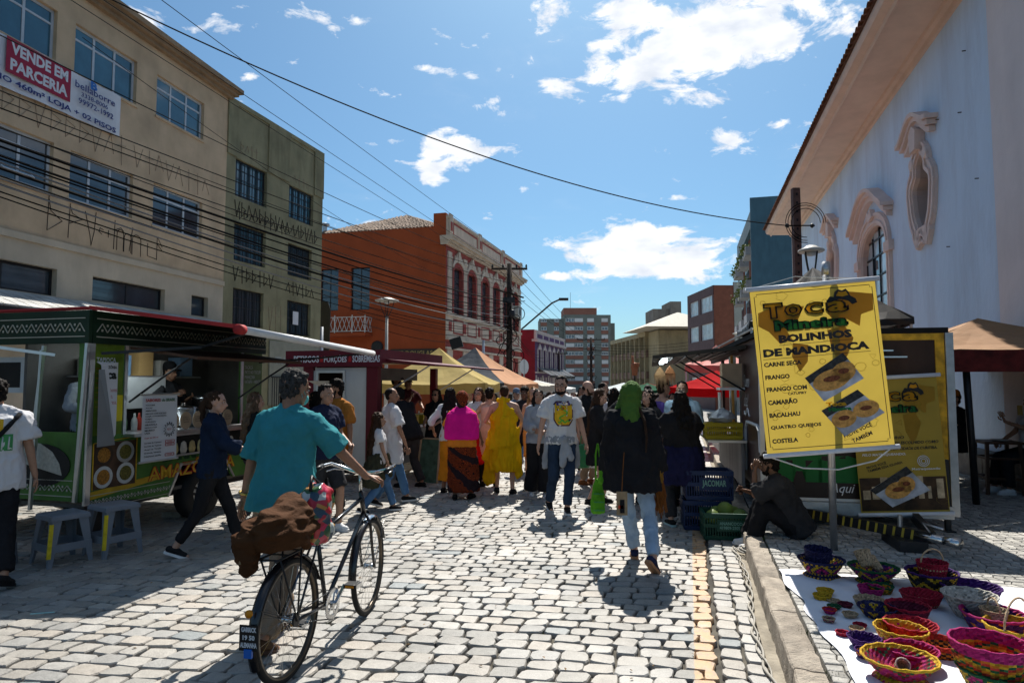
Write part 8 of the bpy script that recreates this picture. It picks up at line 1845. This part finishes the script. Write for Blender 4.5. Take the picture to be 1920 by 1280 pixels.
for s in(-1,1):mb.tube([BB+V((0,s*.02,0)),RH+V((0,s*.055,0))],.010,6);mb.tube([SEAT+V((0,s*.015,-.06)),RH+V((0,s*.055,0))],.008,6)
mb.build('rear_stays',BL,BK,True)
mb=MB()
for s in(-1,1):mb.tube([H_[0]+V((.02,s*.02,-.06)),H_[0]+V((.035,s*.045,-.13)),FH+V((-.04,s*.05,.12)),FH+V((0,s*.05,0))],.011,8);mb.tube([FH+V((0,s*.05,0)),FH+V((.22,s*.03,.30))],.003,5)
mb.build('fork',BL,BK,True)
mb=MB();mb.tube([H_[1],H_[1]+V((-.02,0,.12)),H_[1]+V((.05,0,.135))],.013,8);mb.build('stem',CHR,BK,True)
ST=H_[1]+V((.05,0,.135))
for s in(-1,1):MB().tube([ST,ST+V((.02,s*.09,.0)),ST+V((.03,s*.19,.03)),ST+V((-.03,s*.25,.06)),ST+V((-.14,s*.265,.055)),ST+V((-.20,s*.265,.045))],.012,10).build('handlebar',CHR,BK,True);MB().tube([ST+V((-.13,s*.265,.056)),ST+V((-.235,s*.265,.04))],.017,10).build('grip',BLACK,BK,True);MB().tube([ST+V((.03,s*.17,.01)),ST+V((-.02,s*.23,.02)),ST+V((-.12,s*.24,.015))],.005,5).build('brake_lever',CHR,BK,True)
mb=MB();mb.tube([SEAT+V((0,0,-.06)),SEAT+V((-.02,0,.05))],.013,8);mb.build('seat_post',CHR,BK)
sv=MB();sv.lathe([(.001,.05),(.08,.045),(.115,.02),(.12,-.01),(.10,-.02)],20,sx=1.15,sy=.85);sv.build('saddle',BLACK,BK,True,tuple(SEAT+V((-.05,0,.05))))
cr=MB();cr.lathe([(.068,-.002),(.095,-.002),(.095,.002),(.068,.002),(.068,-.002)],40,cap0=False,cap1=False)
for i in range(40):a=2*PI*i/40;cr.box(-.003,.003,-.003,.003,-.002,.002);n=len(cr.v);[cr.v.__setitem__(n-8+k,(cr.v[n-8+k][0]+.098*math.cos(a),cr.v[n-8+k][1]+.098*math.sin(a),cr.v[n-8+k][2]))for k in range(8)]
for i in range(5):a=2*PI*i/5;cr.bar((0,0,0),(.072*math.cos(a),.072*math.sin(a),0),.016,.004)
cr.lathe([(.022,-.01),(.022,.01)],14);o=cr.build('chainring',CHR,BK,False,tuple(BB+V((0,-.05,0))));o.rotation_euler=(PI/2,0,0)
mb=MB();mb.bar(BB+V((0,-.065,0)),BB+V((.13,-.07,.085)),.022,.012);mb.build('crank',CHR,BK);mb=MB();mb.bar(BB+V((0,.055,0)),BB+V((-.13,.06,-.085)),.022,.012);mb.build('crank',CHR,BK)
for p in(BB+V((.13,-.125,.085)),BB+V((-.13,.115,-.085))):
 mb=MB();mb.box(-.045,.045,-.045,.045,-.012,.012);q=mb.build('pedal',BLACK,BK,loc=tuple(p));MB().box(-.048,-.0455,-.03,.03,-.007,.007).build('reflector',M('reflector_orange',(.6,.22,.01),.3,.1,5,0),q);MB().box(-.046,.046,-.05,-.046,-.013,.013).build('pedal_rim',CHR,q)
mb=MB();mb.tube([BB+V((0,-.05,.095)),RH+V((0,-.05,.035))],.004,4);mb.tube([BB+V((0,-.05,-.095)),V((.23,-.05,.265)),RH+V((0,-.05,-.035))],.004,4);mb.build('chain',DARKMETAL,BK)
mb=MB();mb.lathe([(.036,-.006),(.036,.006)],20);o=mb.build('sprocket',DARKMETAL,BK,loc=(0,-.05,RW_));o.rotation_euler=(PI/2,0,0)
mb=MB()
for s in(-1,1):mb.tube([RH+V((0,s*.06,0)),V((-.20,s*.06,.74))],.006,5);mb.tube([RH+V((0,s*.06,0)),V((.03,s*.06,.74))],.006,5);mb.tube([V((-.25,s*.06,.74)),V((.24,s*.05,.74))],.007,5)
for i in range(4):mb.tube([V((-.22+i*.12,-.06,.74)),V((-.22+i*.12,.06,.74))],.005,5)
mb.build('rear_rack',DARKMETAL,BK,True)
mb=MB();
for s in(-1,1):mb.tube([RH+V((0,s*.05,0)),RH+V((-.33,s*.028,.16))],.003,5)
mb.build('fender_stay',DARKMETAL,BK)
a=math.radians(167);c=V((math.cos(a)*(RW_+.05),0,RW_+math.sin(a)*(RW_+.05)))
pl_=MB().box(-.004,.004,-.055,.055,-.10,.03).build('number_plate',BLACK,BK,loc=tuple(c+V((0,0,-.015))))
for s,z,w_ in(('GARRICK',-.004,.088),('19 50',-.045,.07),('ALEMANHA',-.083,.096)):text(s,w_,.026,BWHT,pl_,(-.0052,w_/2,z),(PI/2,0,-PI/2),bold=.04)
MB().lathe([(.020,0),(.022,.012),(.001,.014)],12).build('reflector',M('reflector_orange',(.6,.22,.01),.3,.1,5,0),BK,True,tuple(c+V((.0,0,.075)))).rotation_euler=(0,-PI/2,0)
mb=MB();mb.box(-.012,.004,-.022,.022,-.15,-.105);mb.build('reflector',M('reflector_blue',(.01,.12,.5),.25,.1,5,0),BK,loc=tuple(c))
MX=Matrix.Translation(BK.location)@Matrix.Rotation(BK.rotation_euler[2],4,'Z')
jk_=T('folded_jacket','crumpled brown jacket bundled over the rear rack of the bicycle','jacket',tuple(MX@V((-.06,.02,.87))),BK.rotation_euler[2])
v=Vol()
v.cap((-.20,.10,.0),(.22,.02,.05),.11,.12);v.cap((-.25,.14,-.03),(-.24,.12,-.17),.09,.07);v.cap((-.20,.0,.04),(.12,-.05,.07),.12,.13);v.cap((-.22,-.02,-.0),(-.04,-.12,-.02),.11,.10);v.cap((0,-.13,.02),(.26,-.06,-.01),.09,.11);v.cap((-.30,.1,-.02),(-.28,.10,-.22),.06,.055);v.cap((.02,.08,.08),(.25,.05,.13),.08,.09);v.cap((-.1,-.14,-.02),(.1,-.15,-.10),.06,.05)
m_=v.fuse(.0105,2,lambda p:.050*(.35-abs(noise.noise(V((p.x*3.2,p.y*5,p.z*13)))))+.022*(.3-abs(noise.noise(V((p.x*7,p.y*9,p.z*26))+V((3,1,2))))));m_.materials.append(cloth('brown_corduroy',(.065,.028,.012),.12,.4,60));jc=O('cloth',m_,jk_);jk_.scale=(.72,.78,.80);MB().tube([(-.33,.12,-.10),(-.34,.125,-.17)],.010,8).build('button_tab',M('tab_tan',(.25,.16,.08),.6,.1,5,0),jk_)
fb_=T('floral_bag','red, white and green floral bag strapped in front of the brown jacket','bag',tuple(MX@V((.19,-.05,.90))),BK.rotation_euler[2])
def floral():
 m=bpy.data.materials.new('floral_print');m.use_nodes=True;N=m.node_tree.nodes;L_=m.node_tree.links;b=N['Principled BSDF'];b.inputs['Roughness'].default_value=.35
 tc=N.new('ShaderNodeTexCoord');vo=N.new('ShaderNodeTexVoronoi');vo.inputs['Scale'].default_value=22;L_.new(tc.outputs['Object'],vo.inputs['Vector']);sp=N.new('ShaderNodeSeparateColor');L_.new(vo.outputs['Color'],sp.inputs[0]);r=N.new('ShaderNodeValToRGB');r.color_ramp.interpolation='CONSTANT';L_.new(sp.outputs[0],r.inputs[0])
 for i,(p,c)in enumerate(((0,(.40,.015,.03)),(.28,(.50,.03,.08)),(.42,(.02,.05,.08)),(.66,(.40,.44,.42)),(.74,(.03,.09,.03)),(.88,(.45,.22,.06)))):
  e=r.color_ramp.elements[i]if i<2 else r.color_ramp.elements.new(p);e.position=p;e.color=(*c,1)
 L_.new(r.outputs[0],b.inputs['Base Color']);return m
v=Vol();v.cap((0,0,-.06),(.04,0,.10),.10,.10);v.ell((.02,0,-.08),(.12,.11,.10));m_=v.fuse(.010,2,folds(.012,12,5));m_.materials.append(floral());O('bag_body',m_,fb_,(0,0,0));MB().tube([(-.05,0,.16),(.0,.02,.24),(.08,0,.18)],.010,6).build('handle',BLACK,fb_,True)
# ================================================================= BASKETS ON THE WHITE CLOTH
def gpz(u,v,z):return gp(u,v,z)
cc=[V((2.22,5.62)),V((4.15,4.98)),V((3.55,2.75)),V((1.70,3.05))]
mb=MB();n=36;vs=[]
for j in range(n+1):
 for i in range(n+1):
  s,t_=i/n,j/n;p=(cc[3].lerp(cc[2],s)).lerp(cc[0].lerp(cc[1],s),t_);e=min(s,1-s,t_,1-t_)
  w=noise.noise(V((p.x*2.2,p.y*2.2,3)))*.012+abs(noise.noise(V((p.x*5+p.y*2,p.y*1.5,7))))*.022
  p2=p+V((noise.noise(V((p.x*3,p.y*3,1))),noise.noise(V((p.x*3,p.y*3,9)))))*.05*(1 if e<.01 else.2)
  vs.append((p2.x,p2.y,plz(p.y)+.008+(max(0,w)if e>.01 else max(0,w)*.4)))
mb.add(vs,[(j*(n+1)+i,j*(n+1)+i+1,(j+1)*(n+1)+i+1,(j+1)*(n+1)+i)for j in range(n)for i in range(n)])
o=mb.build('ground_cloth',M('sheet_white',(.62,.64,.70),.8,.04,3,.3,9),None,True);tag(o,'white sheet spread on the paving under the woven baskets','cloth')
def F_(n,c):return(M('fibre_'+n,c,.75,.25,60,.8,180),M('fibre_shade_'+n,tuple(q*.55 for q in c),.8,.25,60,.8,180),M('fibre_pale_'+n,tuple(min(.8,q*1.25+.015)for q in c),.7,.25,60,.8,180))  # darker and paler fibre tones, mixed at random over the weave
FC=dict(n=F_('navy',(.016,.016,.075)),y=F_('yellow',(.60,.36,.015)),m=F_('magenta',(.42,.012,.14)),c=F_('crimson',(.38,.010,.035)),r=F_('red',(.50,.03,.015)),o=F_('orange',(.62,.18,.012)),g=F_('green',(.012,.10,.035)),p=F_('purple',(.055,.010,.13)),b=F_('beige',(.50,.36,.22)),w=F_('white',(.52,.49,.43)),k=F_('black',(.018,.014,.016)),d=F_('maroon',(.13,.008,.03)))
def basket(label,u,vb,vr,w,wb,cols,pat,rim,foot=None,tilt=0,at_=None,hgt=None,group=None,handle=None,wear=0):
 """u, base v, rim v, rim width, base width: in photo pixels (used once, to find the place and the size in metres)"""
 c=gp(u,vb,PZ+.012);Yc=c.y+(wb/F*c.y)/2;k=Yc/F;r1,r0=w*k/2,wb*k/2;X=(u-960)/F*Yc
 h=hgt or(1.72-PZ-.012)-(vr-716)*Yc/F
 if not hgt and h<.62*r1:h=.62*r1;Yc=(1.72-PZ-.012-h)*F/(vr-716);X=(u-960)/F*Yc
 loc=at_ or(X,Yc,PZ+.012+(gz(Yc)))
 t=T('woven_basket',label,'basket',loc,random.uniform(0,6),group)
 n=56 if r1>.09 else 32;rows=max(6,min(18,int(h/.012)))
 mb=MB();mats=[];ids={}
 def mi(ch):
  if ch not in ids:ids[ch]=len(mats);mats.extend(FC[ch])
  q_=random.random();return ids[ch]+(1 if q_<.2 else(2 if q_>.8 else 0))
 prof=[]
 for j in range(rows+1):
  tt=j/rows
  if foot:rr=r0*1.0+(r0*.72-r0)*min(1,tt/.22)if tt<.22 else r0*.72+(r1-r0*.72)*((tt-.22)/.78)**.75
  else:rr=r0+(r1-r0)*tt**.8
  prof.append((rr,tt*h))
 def put(vs,fs,fm):
  o_=len(mb.v);mb.v+=vs
  for f,m in zip(fs,fm):mb.f.append(tuple(q+o_ for q in f));mb.mi.append(m)
 def skin(inner):
  vs=[]
  for j,(rr,z)in enumerate(prof):
   for i in range(n):
    a=2*PI*i/n;wv=.0022*(1 if(i+j)%2 else-1)*(1 if r1>.05 else.5);rq=rr+wv-(.007 if inner else 0);vs.append((rq*math.cos(a),rq*math.sin(a)*.97,z+.0015*math.sin(i*2.0)))
  fs,fm=[],[]
  for j in range(rows):
   for i in range(n):
    f=(j*n+i,j*n+(i+1)%n,(j+1)*n+(i+1)%n,(j+1)*n+i);fs.append(f[::-1]if inner else f);fm.append(mi(pcol(i,j)))
  put(vs,fs,fm)
 def pcol(i,j):
  q=pat
  if j>=rows-1:return rim
  if foot and j<rows*.22:return foot if j%2 else(cols[1]if i%2 else foot)
  if q=='plain':return cols[0]
  if q=='band':return cols[1]if(j%4==1 and i%2)else cols[0]
  if q=='zig':ph=(i%8);tri=abs(ph-4);return cols[1]if(j+tri)%6 in(0,1)else(cols[2]if len(cols)>2 and(j+tri)%6==3 else cols[0])
  if q=='dia':
   if j>rows*.75 or j<rows*.12:return cols[1]if(j%2 and i%2)else cols[0]
   ph=i%10;d=abs(ph-5)+abs((j%8)-4);return cols[2]if d in(2,3)else(cols[1]if d in(5,6)else cols[0])
  if q=='dash':return cols[1]if((i+j)%6 in(0,1)and j%5>1)else cols[0]
  if q=='mix':return cols[(i//2+j*(1 if(j//3)%2 else-1))%len(cols)]
  if q=='top':return cols[0]if j>rows*.62 else cols[1+((i//2+(j if(i//8)%2 else-j))%(len(cols)-1))]
  return cols[0]
 skin(False);skin(True)
 put([(0,0,.004)]+[(prof[0][0]*math.cos(2*PI*i/n),prof[0][0]*math.sin(2*PI*i/n)*.97,.002)for i in range(n)],[(0,1+i,1+(i+1)%n)for i in range(n)],[mi(cols[0])]*n)
 me=mb.mesh('basket_body',mats);O('basket_body',me,t)
 b2=MB();m_=n
 rt_=max(.0035,r1*.035)
 b2.tube([(r1*math.cos(2*PI*i/m_),r1*math.sin(2*PI*i/m_)*.97,h+.0028*math.sin(i*PI/2)*(1 if r1>.08 else.4))for i in range(m_)],[rt_*(1.0+.25*(i%2))for i in range(m_)],6,closed=True);b2.build('rim',FC[rim][0],t,True)
 if handle:
  hb_=MB();hb_.tube([(math.cos(a_)*r1,0,h+math.sin(a_)*r1*.9)for a_ in[PI*i/14 for i in range(15)]],.006,6);hb_.build('handle',FC[handle][0],t,True)
 if tilt:t.rotation_euler=(tilt,0,random.uniform(-.4,.4))
 return t,h,r1
Z=lambda x,y:(1380+x*.28125,980+y*.28125)
def bz(label,x,yr,w,yb,wb,*a,**k):
 u,vr=Z(x,yr);_,vb=Z(x,yb);s=.28125;return basket(label,u,vb,vr,w*s,wb*s,*a,**k)
b1,h1,r1_=bz('navy footed basket with magenta and yellow diamonds at the back left of the sheet',530,215,290,385,235,'nym','dia','n',foot='n')
basket('navy basket nested inside the navy footed basket',0,1200,0,62,50,'n','plain','n',at_=(b1.location.x-.03,b1.location.y+.01,b1.location.z+h1*.62),hgt=.13,tilt=.12)
b2,h2,r2=bz('green rimmed basket with purple and yellow weave holding beige cones',870,265,300,395,220,'pym','zig','g',foot='g')
for i,(dx,dz,tl)in enumerate(((-.06,.03,-.5),(.05,0,-1.1))):
 o=basket('beige woven cone cup lying in the green rimmed basket, %s one'%('upper' if i==0 else 'lower'),0,1200,0,36 if i==0 else 30,22 if i==0 else 12,'b','plain','b',at_=(b2.location.x+dx,b2.location.y-.02,b2.location.z+h2*.8+dz),hgt=.12,tilt=tl)
b3,h3,r3=bz('dark purple basket with yellow chevrons holding a crimson one, back right',1250,295,310,490,200,'ky','zig','p')
basket('crimson basket with beige handle nested in the dark purple chevron basket',0,1200,0,62,48,'cb','band','c',at_=(b3.location.x,b3.location.y-.01,b3.location.z+h3*.75),hgt=.11,handle='b')
bz('round green and orange patterned basket behind the small magenta one',915,385,150,470,110,'goy','mix','g')
bz('small magenta basket left of the round green and orange one',848,395,155,465,115,'m','plain','m')
bz('violet rimmed shallow basket half hidden behind the big off-white one',1500,385,320,470,220,'p','plain','p')
bz('big off-white tapered basket with braided relief',1490,440,320,655,150,'w','plain','w')
bz('crimson basket with rows of beige dashes left of the off-white one',1175,435,240,545,170,'cb','band','c')
bz('plain beige basket behind the navy and yellow one',835,470,185,560,130,'b','plain','b')
bz('navy basket with yellow chevrons tapering to a narrow base',885,520,235,655,120,'ny','zig','n')
bz('dark maroon bowl basket right of the navy and yellow one',1085,510,255,595,190,'d','plain','c')
bz('small yellow basket behind the striped yellow one at the left edge',550,412,105,455,70,'y','plain','y')
bz('small yellow basket with green band at the left edge of the sheet',530,445,110,492,85,'yg','band','y')
bz('tiny beige cup beside the small yellow baskets',605,478,75,503,55,'b','plain','b')
bz('small green bowl behind the tiny pink one',605,515,82,562,45,'gy','band','g')
bz('small maroon bowl right of the small green bowl',680,500,88,548,60,'do','band','d')
bz('tiny hot pink bowl at the left edge of the sheet',575,535,82,578,55,'m','plain','r')
bz('small beige bowl in the middle of the small ones',708,562,92,607,60,'b','plain','b')
bz('tiny green and pink striped pot below the hot pink bowl',568,592,74,628,60,'gbm','mix','b')
bz('tiny maroon bowl above the flat beige pot',770,632,80,668,55,'c','plain','c')
bz('flat beige pot between the tiny maroon and crimson ones',748,655,88,678,70,'b','plain','b')
bz('tiny crimson tub, lowest of the small pots',655,680,82,720,72,'c','plain','c')
bz('crimson bowl with light chevrons behind the yellow and orange bowl',1100,625,290,690,200,'cr','zig','c')
bz('yellow bowl basket with orange and magenta chevrons inside',1035,655,300,750,210,'yom','zig','y')
bz('purple bowl basket left of the yellow and orange bowl',795,712,195,775,120,'p','plain','p')
bz('small purple basket with orange zigzag left of the big footed one',795,790,120,912,80,'po','zig','p')
bz('plain crimson bowl behind the big yellow footed basket',1100,785,310,930,220,'c','plain','m')
bz('red oval basket with orange and black bands right of the centre',1315,745,265,915,215,'rok','top','r')
b5,h5,r5=bz('big crimson basket with yellow and green rim and yellow foot in the foreground',1020,840,440,1070,320,'cmg','zig','y',foot='y')
basket('tiny cream cup lying inside the big crimson and yellow basket',0,1200,0,20,14,'b','plain','w',at_=(b5.location.x,b5.location.y,b5.location.z+h5*.55),hgt=.06,tilt=1.0)
b6,h6,r6=bz('big green basket with magenta and yellow diamonds at the bottom right',1640,915,430,1150,300,'gym','dia','g')
basket('big magenta and orange basket stacked in the green diamond basket',0,1200,0,104,86,'mroyg','top','m',at_=(b6.location.x-.01,b6.location.y+.02,b6.location.z+h6*.80),hgt=.15)
b7,h7,r7=bz('magenta rimmed purple basket with orange dashes right of the off-white one',1645,560,360,670,250,'po','dash','m')
basket('beige basket with handle inside the magenta rimmed purple basket',0,1200,0,46,34,'b','plain','b',at_=(b7.location.x,b7.location.y,b7.location.z+h7*.4),hgt=.09,handle='b')
bz('yellow basket with magenta and orange zigzag at the right frame edge',1795,640,360,745,260,'ymo','zig','y',handle='b')
bz('dark green basket with orange dots at the right frame edge',1905,835,260,1000,200,'goy','dash','g')
for k,(lb)in enumerate(('pale grey cable running along the gutter beside the kerb','thinner grey cable twisted round the gutter cable')):
 pts=[]
 for i in range(90):
  t_=-.6+i*.042*1.0;p=KO+KD*t_+KN*(.085+.03*math.sin(t_*2.3)+(.018*math.sin(t_*11+k*PI)));pts.append((p.x,p.y,gz(p.y)+.012+.008*math.cos(t_*11+k*PI)))
 o=MB().tube(pts,.009 if k==0 else.006,6).build('cable',M('cable_grey',(.30,.28,.24),.6,.1,8,.1),None,True);tag(o,lb,'cable')
p0=KO+KD*2.9+KN*.06;mb=MB();mb.tube([(p0.x+.02*math.cos(i*.9)+i*.004,p0.y+.11*math.sin(i*.9),.03+i*.002)for i in range(22)],.008,5);o=mb.build('cable',MATS['cable_grey'],None,True);tag(o,'loop of grey cable at the end of the granite kerb','cable')
o=MB().box(-.035,.035,-.005,.005,-.07,.07).build('phone',M('phone_case',(.35,.22,.06),.4,.2,5,0),None,loc=(7.35-.12,9.38,1.32));tag(o,'phone held up by the person at the right edge','phone')
o=MB().tube([(-3.55,4.95,.016),(-3.40,4.99,.016)],.004,6).build('straw',M('straw_aqua',(.3,.55,.55),.4,.05,5,0));tag(o,'pale straw lying on the shaded cobbles at the left','straw')
q=gp(325,968);o=MB().box(-.12,.12,-.06,.06,0,.07).build('wheel_block',KERB,None,loc=(q.x,q.y,0));tag(o,'stone block on the cobbles before the trailer wheel','block')
lf=MB();R=random.Random(9)
for i in range(70):
 x,y=R.uniform(-3.6,1.3),R.uniform(3.7,9.5);a=R.uniform(0,6);s_=R.uniform(.006,.02)
 lf.add([(x+s_*math.cos(a),y+s_*math.sin(a),.010+gz(y)),(x-s_*.5*math.sin(a),y+s_*.5*math.cos(a),.018+gz(y)),(x-s_*math.cos(a),y-s_*math.sin(a),.010+gz(y)),(x+s_*.4*math.sin(a),y-s_*.4*math.cos(a),.014+gz(y))],[(0,1,2,3)])
o=lf.build('litter',M('dry_leaf',(.22,.13,.05),.8,.6,40,0),kind='stuff');tag(o,'tiny dry leaves and scraps scattered over the cobbles','litter')
def inside(lbl,x,y,face,**k):
 q=tk.matrix_basis@V((x,y,0));return person(lbl,q.x,q.y,face,z=.42,H=k.pop('H',1.52),**k)
inside('cook in dark cap behind the pots inside the green truck, seen over the counter',1.72,.62,100,skin='tan',hair=('short',HB),hat=(BLK,'cap'),hands=((-.18,.2,1.1),(.2,.25,1.15)),top=dict(m=BLK2,sleeve=.8),bot=dict(kind='trousers',m=BLK))
inside('worker in pale top in the shade inside the green truck by the tapioca poster',.55,.62,120,skin='tan',hair=('short',HB),hands=((-.25,.25,1.0),(.2,.3,1.0)),top=dict(m=GRYC,sleeve=1.8),bot=dict(kind='trousers',m=BLK))
bpy.data.scenes.remove(TMP)
